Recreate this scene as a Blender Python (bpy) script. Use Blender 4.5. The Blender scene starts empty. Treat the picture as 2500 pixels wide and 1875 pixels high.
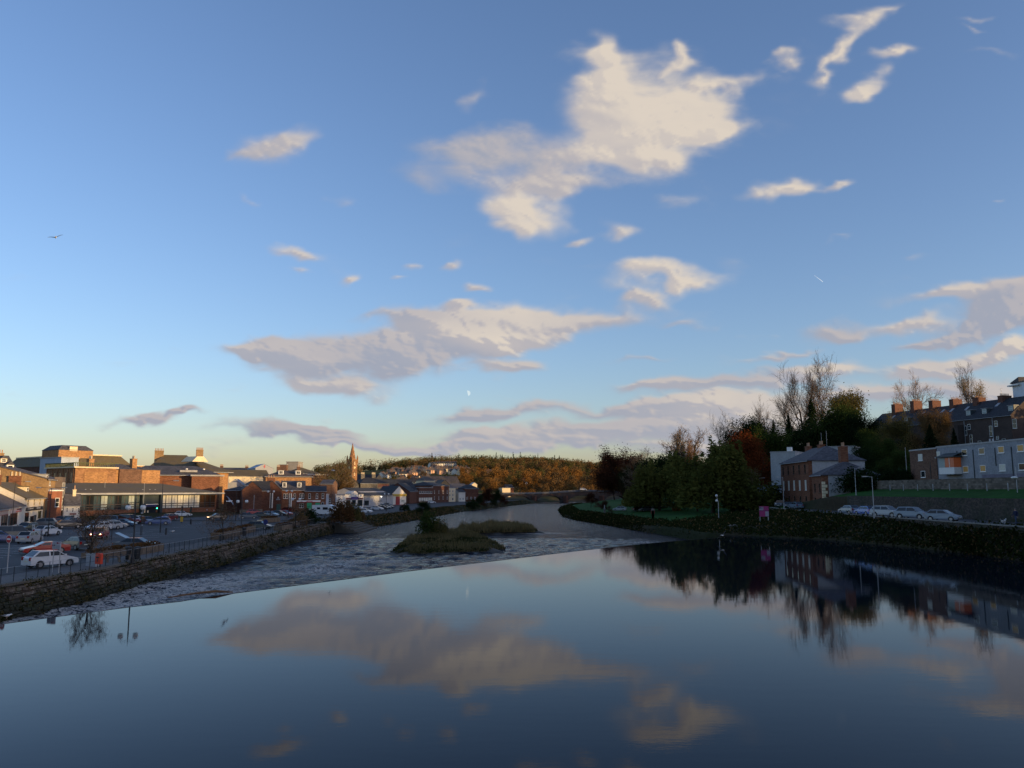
import bpy, math, random
import numpy as np
from mathutils import Vector, Matrix, noise as mnoise

random.seed(7)
rng = np.random.default_rng(7)
sc = bpy.context.scene
COL = sc.collection
PI = math.pi

# ------------------------------------------------------------------ camera
F_PX, PITCH, EYE = 1950.0, math.radians(7.57), 7.3     # focal length on a 2500 px wide frame
cam_data = bpy.data.cameras.new('camera')
cam_data.sensor_width = 36.0
cam_data.lens = F_PX / 2500 * 36.0
cam_data.clip_start = 0.5
cam_data.clip_end = 12000
cam = bpy.data.objects.new('camera', cam_data)
COL.objects.link(cam)
cam.location = (0, 0, EYE)
cam.rotation_euler = (PI / 2 + PITCH, 0, 0)
sc.camera = cam

# ------------------------------------------------------------------ sun and exposure
SUN_EL, SUN_AZ = math.radians(7.0), math.radians(-24)    # azimuth from +x towards -y (behind the viewer's right)
sd = Vector((math.cos(SUN_AZ) * math.cos(SUN_EL), math.sin(SUN_AZ) * math.cos(SUN_EL), math.sin(SUN_EL)))
sun_d = bpy.data.lights.new('sun', 'SUN')
sun_d.energy = 3.2
sun_d.angle = math.radians(0.55)
sun_d.color = (1.0, 0.66, 0.29)
sun = bpy.data.objects.new('sun', sun_d)
COL.objects.link(sun)
sun.rotation_euler = sd.to_track_quat('Z', 'Y').to_euler()
sc.view_settings.view_transform = 'Standard'
sc.view_settings.look = 'None'
sc.view_settings.exposure = 0.75
sc.view_settings.gamma = 1.0
sc.cycles.max_bounces = 6
sc.cycles.diffuse_bounces = 2
sc.cycles.glossy_bounces = 3
sc.cycles.transmission_bounces = 3
sc.cycles.transparent_max_bounces = 6
sc.cycles.use_denoising = True

# ------------------------------------------------------------------ sky: Nishita plus a cloud layer
world = bpy.data.worlds.new('World')
sc.world = world
world.use_nodes = True
wt = world.node_tree
for n in list(wt.nodes):
    wt.nodes.remove(n)
SKY_STRENGTH, CLOUD_STRENGTH = 0.15, 0.36

def wn(t, **kw):
    n = wt.nodes.new(t)
    for k, v in kw.items():
        setattr(n, k, v)
    return n

def wl(a, b):
    wt.links.new(a, b)

def wmath(op, a, b=None, c=None, clamp=False):
    n = wn('ShaderNodeMath', operation=op, use_clamp=clamp)
    for i, x in enumerate((a, b, c)):
        if x is None:
            continue
        if isinstance(x, (int, float)):
            n.inputs[i].default_value = x
        else:
            wl(x, n.inputs[i])
    return n.outputs[0]

sky = wn('ShaderNodeTexSky', sky_type='NISHITA', sun_disc=False)
sky.sun_elevation = SUN_EL
sky.sun_rotation = PI / 2 - SUN_AZ
sky.altitude = 20
sky.air_density = 1.0
sky.dust_density = 1.0
sky.ozone_density = 3.0
SKY_TINT = (1.24, 1.05, 1.10, 1)
SKY_SAT = 1.0
tintn = wn('ShaderNodeMix', data_type='RGBA', blend_type='MULTIPLY')
tintn.inputs[0].default_value = 1.0
wl(sky.outputs[0], tintn.inputs[6]); tintn.inputs[7].default_value = SKY_TINT
bg1 = wn('ShaderNodeBackground'); bg1.inputs[1].default_value = SKY_STRENGTH
wl(tintn.outputs[2], bg1.inputs[0])
# scattered cloud over the rest of the sky (the part in view has its own cloud sheet, built below)
tc = wn('ShaderNodeTexCoord')
sep = wn('ShaderNodeSeparateXYZ')
wl(tc.outputs['Generated'], sep.inputs[0])
X_, Y_, Z_ = sep.outputs
zz = wmath('DIVIDE', 1.0, wmath('MAXIMUM', wmath('ADD', Z_, 0.08), 0.08))
cplan = wn('ShaderNodeVectorMath', operation='SCALE')
wl(tc.outputs['Generated'], cplan.inputs[0]); wl(zz, cplan.inputs['Scale'])
nC = wn('ShaderNodeTexNoise', noise_dimensions='2D'); nC.inputs['Scale'].default_value = 0.9; nC.inputs['Detail'].default_value = 5
wl(cplan.outputs[0], nC.inputs['Vector'])
gen = wn('ShaderNodeMapRange', interpolation_type='SMOOTHSTEP'); wl(nC.outputs[0], gen.inputs[0]); gen.inputs[1].default_value = 0.56; gen.inputs[2].default_value = 0.74
side = wn('ShaderNodeMapRange', interpolation_type='SMOOTHSTEP'); wl(Y_, side.inputs[0])
side.inputs[1].default_value = 0.55; side.inputs[2].default_value = 0.35; side.inputs[3].default_value = 0.0; side.inputs[4].default_value = 0.8
alpha = wmath('MULTIPLY', wmath('MULTIPLY', gen.outputs[0], side.outputs[0]), wmath('GREATER_THAN', Z_, 0.0))
bg2 = wn('ShaderNodeBackground'); bg2.inputs[0].default_value = (0.75, 0.68, 0.66, 1); bg2.inputs[1].default_value = CLOUD_STRENGTH
mixs = wn('ShaderNodeMixShader')
wl(alpha, mixs.inputs[0]); wl(bg1.outputs[0], mixs.inputs[1]); wl(bg2.outputs[0], mixs.inputs[2])
wo = wn('ShaderNodeOutputWorld'); wl(mixs.outputs[0], wo.inputs[0])
world.cycles.sampling_method = 'MANUAL'
world.cycles.sample_map_resolution = 512

# ------------------------------------------------------------------ node and mesh helpers
class NT:
    """small helper round a material's node tree"""
    def __init__(s, name):
        s.m = bpy.data.materials.new(name); s.m.use_nodes = True
        s.t = s.m.node_tree
        s.b = s.t.nodes['Principled BSDF']; s.out = s.t.nodes['Material Output']
    def n(s, typ, ins=None, **kw):
        n = s.t.nodes.new(typ)
        for k, v in kw.items():
            setattr(n, k, v)
        for k, v in (ins or {}).items():
            s.set(n.inputs[k], v)
        return n
    def set(s, sock, v):
        if hasattr(v, 'is_output'):
            s.t.links.new(v, sock)
        elif isinstance(v, bpy.types.Node):
            s.t.links.new(v.outputs[0], sock)
        else:
            if hasattr(sock.default_value, '__len__') and not hasattr(v, '__len__'):
                v = (v,) * len(sock.default_value)
            if hasattr(v, '__len__') and len(v) == 3 and len(sock.default_value) == 4:
                v = (*v, 1)
            sock.default_value = v
    def math(s, op, a, b=0.0, c=None, clamp=False):
        n = s.n('ShaderNodeMath', operation=op, use_clamp=clamp)
        s.set(n.inputs[0], a); s.set(n.inputs[1], b)
        if c is not None: s.set(n.inputs[2], c)
        return n.outputs[0]
    def mr(s, v, a, b, c=0.0, d=1.0, smooth=True):
        n = s.n('ShaderNodeMapRange', interpolation_type='SMOOTHSTEP' if smooth else 'LINEAR')
        s.set(n.inputs[0], v)
        for i, x in enumerate((a, b, c, d)): n.inputs[i + 1].default_value = x
        return n.outputs[0]
    def mix(s, f, a, b, blend='MIX'):
        n = s.n('ShaderNodeMix', data_type='RGBA', blend_type=blend)
        s.set(n.inputs[0], f); s.set(n.inputs[6], a); s.set(n.inputs[7], b)
        return n.outputs[2]
    def noise(s, vec, scale, detail=3, rough=0.55, dims='3D', dist=0.0):
        n = s.n('ShaderNodeTexNoise', noise_dimensions=dims)
        n.inputs['Scale'].default_value = scale; n.inputs['Detail'].default_value = detail
        n.inputs['Roughness'].default_value = rough; n.inputs['Distortion'].default_value = dist
        if vec is not None: s.set(n.inputs['Vector'], vec)
        return n
    def vscale(s, vec, mul, add=(0, 0, 0)):
        n = s.n('ShaderNodeVectorMath', operation='MULTIPLY_ADD')
        s.set(n.inputs[0], vec); n.inputs[1].default_value = mul; n.inputs[2].default_value = add
        return n.outputs[0]
    def pos(s):
        return s.n('ShaderNodeNewGeometry').outputs['Position']
    def bump(s, h, strength=0.3, dist=0.05):
        n = s.n('ShaderNodeBump'); n.inputs['Strength'].default_value = strength; n.inputs['Distance'].default_value = dist
        s.set(n.inputs['Height'], h); s.set(s.b.inputs['Normal'], n.outputs[0])

def np_mesh(name, V, Fc, mats=(), smooth=False, mat_idx=None):
    """mesh from arrays; Fc is an (n,3) or (n,4) array or a list of index tuples"""
    me = bpy.data.meshes.new(name)
    V = np.asarray(V, dtype=np.float32)
    if isinstance(Fc, np.ndarray):
        k = Fc.shape[1]; n = len(Fc)
        me.vertices.add(len(V)); me.vertices.foreach_set('co', V.ravel())
        me.loops.add(n * k); me.loops.foreach_set('vertex_index', Fc.astype(np.int32).ravel())
        me.polygons.add(n)
        me.polygons.foreach_set('loop_start', np.arange(0, n * k, k, dtype=np.int32))
        me.polygons.foreach_set('loop_total', np.full(n, k, dtype=np.int32))
        me.update(calc_edges=True)
    else:
        me.from_pydata([tuple(v) for v in V], [], Fc)
    for m in mats: me.materials.append(m)
    if mat_idx is not None: me.polygons.foreach_set('material_index', np.asarray(mat_idx, dtype=np.int32))
    if smooth: me.polygons.foreach_set('use_smooth', np.ones(len(me.polygons), dtype=bool))
    me.update()
    return me

def link(name, me, parent=None, loc=None, rot=None):
    o = bpy.data.objects.new(name, me); COL.objects.link(o)
    if parent is not None: o.parent = parent
    if loc is not None: o.location = loc
    if rot is not None: o.rotation_euler = rot
    return o

def tag(o, label=None, cat=None, group=None, kind=None):
    if label: o['label'] = label
    if cat: o['category'] = cat
    if group: o['group'] = group
    if kind: o['kind'] = kind
    return o

def empty(name, loc, rz=0.0):
    o = bpy.data.objects.new(name, None); COL.objects.link(o)
    o.location = loc; o.rotation_euler = (0, 0, rz); o.empty_display_size = 0.3
    return o

def fbm(x, y, scale=1.0, octaves=4, seed=0, rough=0.5):
    """value-noise fbm on arrays, about -0.5..0.5"""
    x = np.asarray(x, float) * scale; y = np.asarray(y, float) * scale
    tot = np.zeros(np.broadcast(x, y).shape); amp = 1.0; norm = 0
    for o in range(octaves):
        xi = np.floor(x).astype(np.int64); yi = np.floor(y).astype(np.int64)
        fx = x - xi; fy = y - yi
        fx = fx * fx * (3 - 2 * fx); fy = fy * fy * (3 - 2 * fy)
        def h(a, b):
            v = (a * 374761393 + b * 668265263 + (seed + o * 17) * 2147483647) & 0xffffffff
            v = ((v ^ (v >> 13)) * 1274126177) & 0xffffffff
            v = (v ^ (v >> 16)) & 0xffff
            return v / 65535.0
        v = (h(xi, yi) * (1 - fx) + h(xi + 1, yi) * fx) * (1 - fy) + (h(xi, yi + 1) * (1 - fx) + h(xi + 1, yi + 1) * fx) * fy
        tot += (v - 0.5) * amp; norm += amp
        amp *= rough; x = x * 2.03 + 11.7; y = y * 2.03 + 5.3
    return tot / norm

cP, sP = math.cos(PITCH), math.sin(PITCH)
def ray(px, py):
    a, u = (px - 1250) / F_PX, (937.5 - py) / F_PX
    return a, cP - u * sP, sP + u * cP
def P(px, py, z):
    """survey: the point on the level z that a sight line meets"""
    a, b, d = ray(px, py); t = (z - EYE) / d
    return a * t, b * t
def X(px, Y):
    return (px - 1250) / 1966.0 * Y
def Zh(py, Y):
    a, b, d = ray(1250, py)
    return EYE + d * Y / b

# ------------------------------------------------------------------ sky: the cloud sheet, a piece of dome 9 km away
# clouds of this sky: (x, y, half width, half height, weight, brightness 0..1, tilt in degrees); directions surveyed on a 2212 px wide frame
CLOUDS = [
 (1295,140,50,70,1.3,1,0),(1400,205,165,95,1.5,1,0),(1335,265,120,95,1.4,.9,0),(1470,260,130,75,1.5,1,8),(1555,272,62,26,1.2,1,12),
 (1415,345,95,50,1.2,.8,0),(1450,118,42,24,1,.9,50),(1590,160,75,20,1,.75,8),(1530,160,50,30,1,.8,0),(1690,122,36,14,.9,.6,10),
 (1000,330,110,50,.95,.3,0),(1110,318,110,50,1.0,.15,0),(1210,345,100,50,.95,.35,0),(950,395,80,42,.9,.3,0),(1060,370,90,50,1,.55,0),
 (1180,395,80,40,1,.6,0),(1145,450,85,56,1.4,1,0),(1260,390,90,28,.8,.5,0),(1110,480,40,22,.9,.9,0),
 (610,335,92,44,.92,.55,18),(665,310,70,24,.65,.5,30),(545,360,70,16,.5,.4,10),(1030,215,32,40,.55,.45,-20),
 (1795,118,85,22,1.15,.8,45),(1860,45,75,26,1.15,.85,20),(1745,155,50,16,1,.7,15),(1850,183,65,20,1.1,.8,12),(1905,135,60,16,1,.7,5),
 (1648,413,68,18,1.15,.8,2),(1775,405,75,12,.95,.7,12),(1465,440,60,26,1,.7,-8),(1355,505,66,22,1.05,.75,0),(1240,520,36,12,.7,.6,0),
 (1430,600,125,22,1.15,.8,-3),(1390,635,50,12,.8,.6,0),(660,535,62,14,.8,.6,-12),(780,592,30,16,.8,.6,20),(1010,560,38,12,.8,.65,10),
 (655,570,32,12,.7,.6,0),(905,563,32,10,.7,.6,0),(1065,605,36,10,.7,.6,0),(880,592,24,9,.6,.6,0),(760,450,46,12,.45,.5,0),(560,440,26,10,.4,.5,0),
 (560,742,105,19,1.15,.35,-2),(700,768,165,36,1.25,.25,0),(870,772,160,32,1.2,.3,0),(985,748,150,34,1.2,.25,8),(1080,702,160,34,1.25,.6,6),
 (1270,680,170,24,1.2,.5,5),(730,824,130,20,1.1,.5,0),(960,692,90,22,1.0,.2,6),(1080,725,90,18,1,.95,5),(1040,650,60,12,.8,.6,5),
 (1150,775,80,16,.95,.45,0),(1230,720,60,14,.7,.5,0),(860,690,80,10,.5,.3,5),
 (2070,636,130,17,1.15,.6,0),(2180,662,90,34,1.25,.1,0),(1815,705,90,22,1.1,.35,14),(1975,690,105,15,1.05,.6,2),(2105,716,170,20,1.15,.15,6),
 (2190,692,90,22,1.15,.2,0),(2090,782,160,22,1.1,.5,6),(2190,758,60,20,1.1,.75,0),(2000,800,90,14,.95,.6,0),(2010,730,90,10,.8,.3,8),
 (1620,818,260,17,1.2,.3,4),(1440,826,90,12,1.0,.6,0),(1780,802,80,12,.95,.8,4),
 (1080,888,160,15,1.15,.3,0),(1330,882,190,14,1.1,.4,2),(1550,868,170,22,1.15,.55,3),(1650,896,170,26,1.15,.45,0),(1950,848,230,20,1.15,.35,3),
 (2150,870,120,22,1.0,.4,0),(1060,940,120,20,1.1,.4,0),(1250,938,210,24,1.1,.35,2),(1450,925,220,36,1.1,.4,3),(1640,935,180,32,1.1,.45,0),
 (900,966,190,10,1.0,.3,0),(1150,965,210,12,1.0,.3,0),(560,936,110,14,1.0,.35,0),(700,934,120,9,.95,.3,0),(650,950,220,9,.95,.3,0),
 (700,966,100,7,.8,.3,0),(300,922,80,9,1,.3,4),(385,912,70,8,.9,.3,0),(1500,975,200,10,.9,.4,0),(1130,1000,90,5,.5,.3,0),
 (1400,990,220,7,.5,.3,0),(2110,60,60,12,.45,.6,20),(2110,90,40,12,.4,.6,0),(2130,135,90,10,.3,.6,0),(1790,515,60,10,.45,.6,6),(2205,520,30,16,.8,.6,0),
 (1990,578,40,9,.6,.6,4),(2205,430,20,9,.5,.6,0),(1480,680,60,12,.6,.4,8),(1700,765,80,9,.6,.4,6),(1400,770,60,8,.6,.4,4),(1920,30,50,10,.4,.6,10)]

def build_clouds():
    nu, nv = 820, 420
    u = np.linspace(-0.92, 0.92, nu); v = np.concatenate([np.linspace(0.0, 0.2, 170), np.linspace(0.2, 0.9, nv - 169)[1:]])
    U, V = np.meshgrid(u, v)
    wx = U + fbm(U, V * 1.8, 5.5, 3, 1) * 0.10 + fbm(U, V * 1.6, 19, 3, 2) * 0.045
    wy = V + fbm(U, V * 1.8, 5.5, 3, 3) * 0.05 + fbm(U, V * 1.6, 19, 3, 4) * 0.024
    wx += fbm(U, V * 1.5, 48, 3, 41) * 0.016; wy += fbm(U, V * 1.5, 48, 3, 42) * 0.009
    D = np.zeros_like(U); B = np.zeros_like(U); VE = np.zeros_like(U)
    k_ = 2500 / 2212
    for (x, y, rx, ry, wgt, br, tilt) in CLOUDS:
        a, b, d = ray(x * k_, y * k_)
        cu, cv = a / b, d / b
        ru, rv = rx * k_ / F_PX * 1.28, ry * k_ / F_PX * 1.38
        if y > 600: ry_ = 1.22; wgt *= 1.55
        else: ry_ = 1.0
        rv *= ry_
        t = math.radians(tilt); dx, dy = wx - cu, wy - cv
        lx = (dx * math.cos(t) + dy * math.sin(t)) / ru; ly = (-dx * math.sin(t) + dy * math.cos(t)) / rv
        w = np.exp(-(lx * lx + ly * ly) * 2.6) * wgt; w = np.clip(w - 0.07, 0, 9)
        D += w; B += w * br
        VE += np.exp(-(lx * lx + ly * ly) * 0.9) * min(wgt, 1.0)
    # small torn scraps elsewhere
    scr = np.clip(fbm(U, V * 3.2, 14, 4, 9) - 0.13, 0, 1) * 2.2 * np.clip(1 - V / 0.45, 0, 1)
    D += scr; B += scr * 0.6
    B = B / np.maximum(D, 1e-3)
    fine = fbm(U + V * .3, V * 2.4, 26, 5, 31, 0.6); broad = fbm(U, V * 2.0, 7, 3, 33)
    veil = np.clip(VE, 0, 1.3) * np.clip(0.18 + broad * 1.6 + fine * 1.5, 0, 1) * 0.55
    D = np.maximum(D, 0) * (1 + broad * 0.8) + veil * 0.5
    # light comes from the right: thickness facing it is brighter
    gx = np.gradient(D, axis=1) / np.gradient(U, axis=1); gy = np.gradient(D, axis=0) / np.maximum(np.gradient(V, axis=0), 1e-4)
    B = np.clip(B - np.clip(gx * 0.010 + gy * 0.005, -0.22, 0.22) + broad * 0.35, 0, 1)
    L = np.sqrt(1 + U * U + V * V); R = 9000.0
    pts = np.stack([U / L * R, R / L, EYE - 2 + V / L * R], -1).reshape(-1, 3)
    nv2, nu2 = U.shape
    i = np.arange(nv2 * nu2).reshape(nv2, nu2)
    F = np.stack([i[:-1, :-1], i[:-1, 1:], i[1:, 1:], i[1:, :-1]], -1).reshape(-1, 4)
    m = NT('cloud'); t = m.t
    ao = m.n('ShaderNodeAttribute', attribute_name='cloud')
    s2 = m.n('ShaderNodeSeparateColor', {0: ao.outputs['Color']})
    pos = m.pos(); s3 = m.n('ShaderNodeSeparateXYZ', {0: pos})
    uu = m.math('DIVIDE', s3.outputs[0], s3.outputs[1]); vv = m.math('DIVIDE', s3.outputs[2], s3.outputs[1])
    cu_ = m.n('ShaderNodeCombineXYZ', {0: uu, 1: vv})
    nA = m.noise(m.vscale(cu_.outputs[0], (1, 2.2, 1)), 8, 4, 0.52, '2D', 0.2)
    nB = m.noise(m.vscale(cu_.outputs[0], (1, 2.2, 1), (0.012, 0.02, 0)), 8, 4, 0.52, '2D', 0.2)
    amp = m.math('MULTIPLY_ADD', nA.outputs[0], 1.7, 0.10)
    amp = m.math('MAXIMUM', amp, 0.05)
    dd = m.math('MULTIPLY', s2.outputs[0], amp)
    al = m.mr(dd, 0.03, 1.15, 0, 0.96)
    dl = m.math('SUBTRACT', nA.outputs[0], nB.outputs[0])
    lit = m.math('ADD', m.math('MULTIPLY', dl, 0.35), s2.outputs[1], clamp=True)
    rp = m.n('ShaderNodeValToRGB', {0: lit})
    e = rp.color_ramp.elements
    e[0].position = 0; e[0].color = CLOUD_DARK
    e[1].position = 1; e[1].color = CLOUD_LIT
    c = rp.color_ramp.elements.new(0.5); c.color = CLOUD_MID
    em = m.n('ShaderNodeEmission', {0: rp.outputs[0], 1: 1.0})
    tr = m.n('ShaderNodeBsdfTransparent')
    mx = m.n('ShaderNodeMixShader', {0: al, 1: tr.outputs[0], 2: em.outputs[0]})
    t.nodes.remove(m.b); t.links.new(mx.outputs[0], m.out.inputs[0])
    m.m.cycles.emission_sampling = 'NONE'
    me = np_mesh('sky', pts, F, [m.m], smooth=True)
    edge = np.clip((0.92 - np.abs(U)) / 0.1, 0, 1) * np.clip((0.9 - V) / 0.1, 0, 1)
    ca = me.color_attributes.new('cloud', 'FLOAT_COLOR', 'POINT')
    arr = np.stack([np.clip(D * edge, 0, 2.5), B, np.zeros_like(D), np.ones_like(D)], -1).reshape(-1)
    ca.data.foreach_set('color', arr.astype(np.float32))
    tag(link('sky', me), 'pale blue evening sky with drifting cream and grey clouds', None, kind='structure')
CLOUD_DARK, CLOUD_MID, CLOUD_LIT = (0.215, 0.228, 0.275, 1), (0.295, 0.275, 0.283, 1), (0.44, 0.385, 0.325, 1)
build_clouds()

# ================================================================== materials
_mats = {}
def M(name, col, rough=0.85, var=0.25, scale=1.5, bump=0.0, metal=0.0, spec=0.5, col2=None, em=None, fine=None, coat=0.0):
    """a plain procedural material: base colour broken up by two noises in object space"""
    if name in _mats: return _mats[name]
    m = NT(name)
    tcn = m.n('ShaderNodeTexCoord')
    n1 = m.noise(tcn.outputs['Object'], scale, 4, 0.6)
    n2 = m.noise(tcn.outputs['Object'], scale * (fine or 9), 3, 0.6)
    c = tuple(col); d = col2 or tuple(x * (1 - var) for x in c); l = tuple(min(1, x * (1 + var)) for x in c)
    f = m.math('MULTIPLY_ADD', n2.outputs[0], 0.5, m.math('MULTIPLY', n1.outputs[0], 0.5))
    f = m.mr(f, 0.33, 0.67)
    m.set(m.b.inputs['Base Color'], m.mix(f, d, l))
    m.b.inputs['Roughness'].default_value = rough
    m.b.inputs['Metallic'].default_value = metal
    m.b.inputs['Specular IOR Level'].default_value = spec
    m.b.inputs['Coat Weight'].default_value = coat
    if bump: m.bump(n2.outputs[0], bump, 0.03)
    if em:
        m.b.inputs['Emission Color'].default_value = (*em[0], 1); m.b.inputs['Emission Strength'].default_value = em[1]
    _mats[name] = m.m
    return m.m

def brickwork(name, col, mortar, sx=0.45, sy=0.16, var=0.35):
    """coursed stone or brick: joints too fine to model at this distance, in object space on walls of any heading"""
    if name in _mats: return _mats[name]
    m = NT(name)
    o = m.n('ShaderNodeTexCoord').outputs['Object']
    s = m.n('ShaderNodeSeparateXYZ', {0: o})
    run = m.math('ADD', s.outputs[0], s.outputs[1])
    v = m.n('ShaderNodeCombineXYZ', {0: run, 1: s.outputs[2]})
    b = m.n('ShaderNodeTexBrick', {'Vector': v.outputs[0], 'Color1': tuple(x * (1 - var) for x in col), 'Color2': tuple(min(1, x * (1 + var)) for x in col), 'Mortar': mortar,
            'Scale': 1.0, 'Mortar Size': 0.012, 'Brick Width': sx, 'Row Height': sy})
    n = m.noise(o, 0.5, 4, 0.6)
    m.set(m.b.inputs['Base Color'], m.mix(m.mr(n.outputs[0], 0.3, 0.75, 0, 0.55), b.outputs[0], tuple(x * 0.55 for x in col)))
    m.b.inputs['Roughness'].default_value = 0.9
    m.b.inputs['Specular IOR Level'].default_value = 0.2
    _mats[name] = m.m
    return m.m

def slates(name, col, moss=(0.10, 0.085, 0.03), mossy=0.4):
    if name in _mats: return _mats[name]
    m = NT(name)
    o = m.n('ShaderNodeTexCoord').outputs['Object']
    s = m.n('ShaderNodeSeparateXYZ', {0: o})
    v = m.n('ShaderNodeCombineXYZ', {0: m.math('ADD', s.outputs[0], s.outputs[1]), 1: m.math('MULTIPLY', s.outputs[2], 1.6)})
    b = m.n('ShaderNodeTexBrick', {'Vector': v.outputs[0], 'Color1': tuple(x * 0.7 for x in col), 'Color2': tuple(x * 1.35 for x in col), 'Mortar': tuple(x * 0.5 for x in col),
            'Scale': 1.0, 'Mortar Size': 0.01, 'Brick Width': 0.5, 'Row Height': 0.35})
    n = m.noise(o, 0.35, 5, 0.65); n2 = m.noise(o, 3.0, 3, 0.6)
    f = m.mr(m.math('MULTIPLY_ADD', n2.outputs[0], 0.35, m.math('MULTIPLY', n.outputs[0], 0.65)), 0.62 - mossy * 0.35, 0.78 - mossy * 0.3, 0, 0.85)
    m.set(m.b.inputs['Base Color'], m.mix(f, b.outputs[0], moss))
    m.b.inputs['Roughness'].default_value = 0.75
    m.b.inputs['Specular IOR Level'].default_value = 0.3
    _mats[name] = m.m
    return m.m

def glassy(name, col=(0.02, 0.025, 0.03), rough=0.08, em=None):
    if name in _mats: return _mats[name]
    m = NT(name)
    n = m.noise(m.n('ShaderNodeTexCoord').outputs['Object'], 0.8, 2, 0.5)
    m.set(m.b.inputs['Base Color'], m.mix(n.outputs[0], tuple(x * 0.6 for x in col), tuple(x * 1.5 for x in col)))
    m.b.inputs['Roughness'].default_value = rough
    m.b.inputs['IOR'].default_value = 1.5
    if em:
        m.b.inputs['Emission Color'].default_value = (*em[0], 1); m.b.inputs['Emission Strength'].default_value = em[1]
    _mats[name] = m.m
    return m.m

def leafmat(name, c1, c2, trans=0.35):
    if name in _mats: return _mats[name]
    m = NT(name)
    g = m.n('ShaderNodeNewGeometry')
    n = m.noise(g.outputs['Position'], 0.22, 3, 0.6)
    oi = m.n('ShaderNodeObjectInfo')
    f = m.math('MULTIPLY_ADD', g.outputs['Random Per Island'], 0.45, m.math('MULTIPLY_ADD', n.outputs[0], 0.9, -0.25))
    f = m.math('MULTIPLY_ADD', oi.outputs['Random'], 0.3, m.math('SUBTRACT', f, 0.12), clamp=True)
    c = m.mix(f, c1, c2)
    d = m.n('ShaderNodeBsdfDiffuse', {0: c}); t = m.n('ShaderNodeBsdfTranslucent', {0: c})
    mx = m.n('ShaderNodeMixShader', {0: trans, 1: d.outputs[0], 2: t.outputs[0]})
    m.t.nodes.remove(m.b); m.t.links.new(mx.outputs[0], m.out.inputs[0])
    _mats[name] = m.m
    return m.m

ASPHALT = M('asphalt', (0.042, 0.042, 0.046), 0.8, 0.3, 0.12, bump=0.15, fine=30, spec=0.35)
PAVING = M('paving', (0.11, 0.10, 0.095), 0.85, 0.3, 0.4)
PAINT = M('road_paint', (0.55, 0.55, 0.53), 0.7, 0.35, 2.0)
GRASS = M('grass', (0.020, 0.075, 0.012), 0.95, 0.35, 0.2, bump=0.3, spec=0.1)
EARTH = M('earth', (0.045, 0.042, 0.028), 0.95, 0.4, 0.15, bump=0.3, spec=0.1)
SANDSTONE = brickwork('sandstone', (0.32, 0.17, 0.085), (0.25, 0.14, 0.09), 0.6, 0.3)
REDBRICK = brickwork('red_brick', (0.21, 0.088, 0.048), (0.2, 0.12, 0.09))
DARKBRICK = brickwork('dark_brick', (0.125, 0.055, 0.038), (0.12, 0.07, 0.05))
ORANGEBRICK = brickwork('orange_brick', (0.40, 0.215, 0.095), (0.3, 0.18, 0.11))
BROWNBRICK = brickwork('brown_brick', (0.17, 0.095, 0.065), (0.14, 0.1, 0.08))
RUBBLE = brickwork('rubble_stone', (0.16, 0.135, 0.11), (0.09, 0.08, 0.065), 0.7, 0.32, 0.45)
GREYSTONE = brickwork('grey_stone', (0.14, 0.13, 0.115), (0.09, 0.085, 0.08), 0.7, 0.3)
OCHRE = M('ochre_render', (0.30, 0.19, 0.09), 0.9, 0.3, 0.3)
WHITE = M('white_render', (0.68, 0.65, 0.58), 0.85, 0.12, 0.4)
CREAM = M('cream_render', (0.72, 0.60, 0.40), 0.85, 0.12, 0.4)
PALEBLUE = M('pale_blue_render', (0.36, 0.42, 0.50), 0.85, 0.12, 0.4)
GREYR = M('grey_render', (0.36, 0.37, 0.38), 0.9, 0.18, 0.3)
ROUGHCAST = M('blue_grey_roughcast', (0.27, 0.285, 0.31), 0.95, 0.22, 0.35)
CONCRETE = M('concrete', (0.28, 0.27, 0.25), 0.9, 0.2, 0.4)
SLATE = slates('slate', (0.075, 0.075, 0.085), mossy=0.15)
MOSSY = slates('mossy_slate', (0.10, 0.09, 0.075), (0.13, 0.10, 0.045), 0.85)
DARKSLATE = slates('dark_slate', (0.035, 0.038, 0.045), mossy=0.0)
BROWNROOF = slates('brown_slate', (0.105, 0.085, 0.075), (0.09, 0.075, 0.04), 0.4)
LEAD = M('lead_flashing', (0.33, 0.33, 0.33), 0.6, 0.2, 1.0)
TRIM = M('white_trim', (0.75, 0.74, 0.70), 0.6, 0.06, 3)
GREYTRIM = M('grey_trim', (0.32, 0.34, 0.37), 0.6, 0.1, 3)
DARKTRIM = M('dark_trim', (0.03, 0.045, 0.05), 0.6, 0.2, 3)
GLASS = glassy('window_glass')
BLIND = M('window_blind', (0.32, 0.38, 0.36), 0.6, 0.15, 0.7)
BLIND2 = M('pale_window_blind', (0.62, 0.60, 0.50), 0.6, 0.15, 0.7)
WARMGLASS = glassy('amber_curtained_glass', (0.30, 0.20, 0.05), 0.4, em=((1.0, 0.52, 0.10), 0.02))
ORANGEGLASS = glassy('orange_curtained_glass', (0.22, 0.07, 0.03), 0.4, em=((1.0, 0.25, 0.06), 0.03))
POT = M('terracotta_pot', (0.42, 0.26, 0.16), 0.8, 0.2, 3)
PALEPOT = M('buff_pot', (0.62, 0.52, 0.36), 0.8, 0.15, 3)
BLACKMETAL = M('black_metal', (0.012, 0.013, 0.016), 0.5, 0.3, 4)
GALV = M('galvanised_metal', (0.36, 0.37, 0.38), 0.5, 0.12, 4, metal=0.3)
WOOD = M('weathered_timber', (0.16, 0.12, 0.09), 0.85, 0.3, 3)
GLOBE = M('lamp_globe', (0.70, 0.70, 0.68), 0.25, 0.05, 4)

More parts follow.
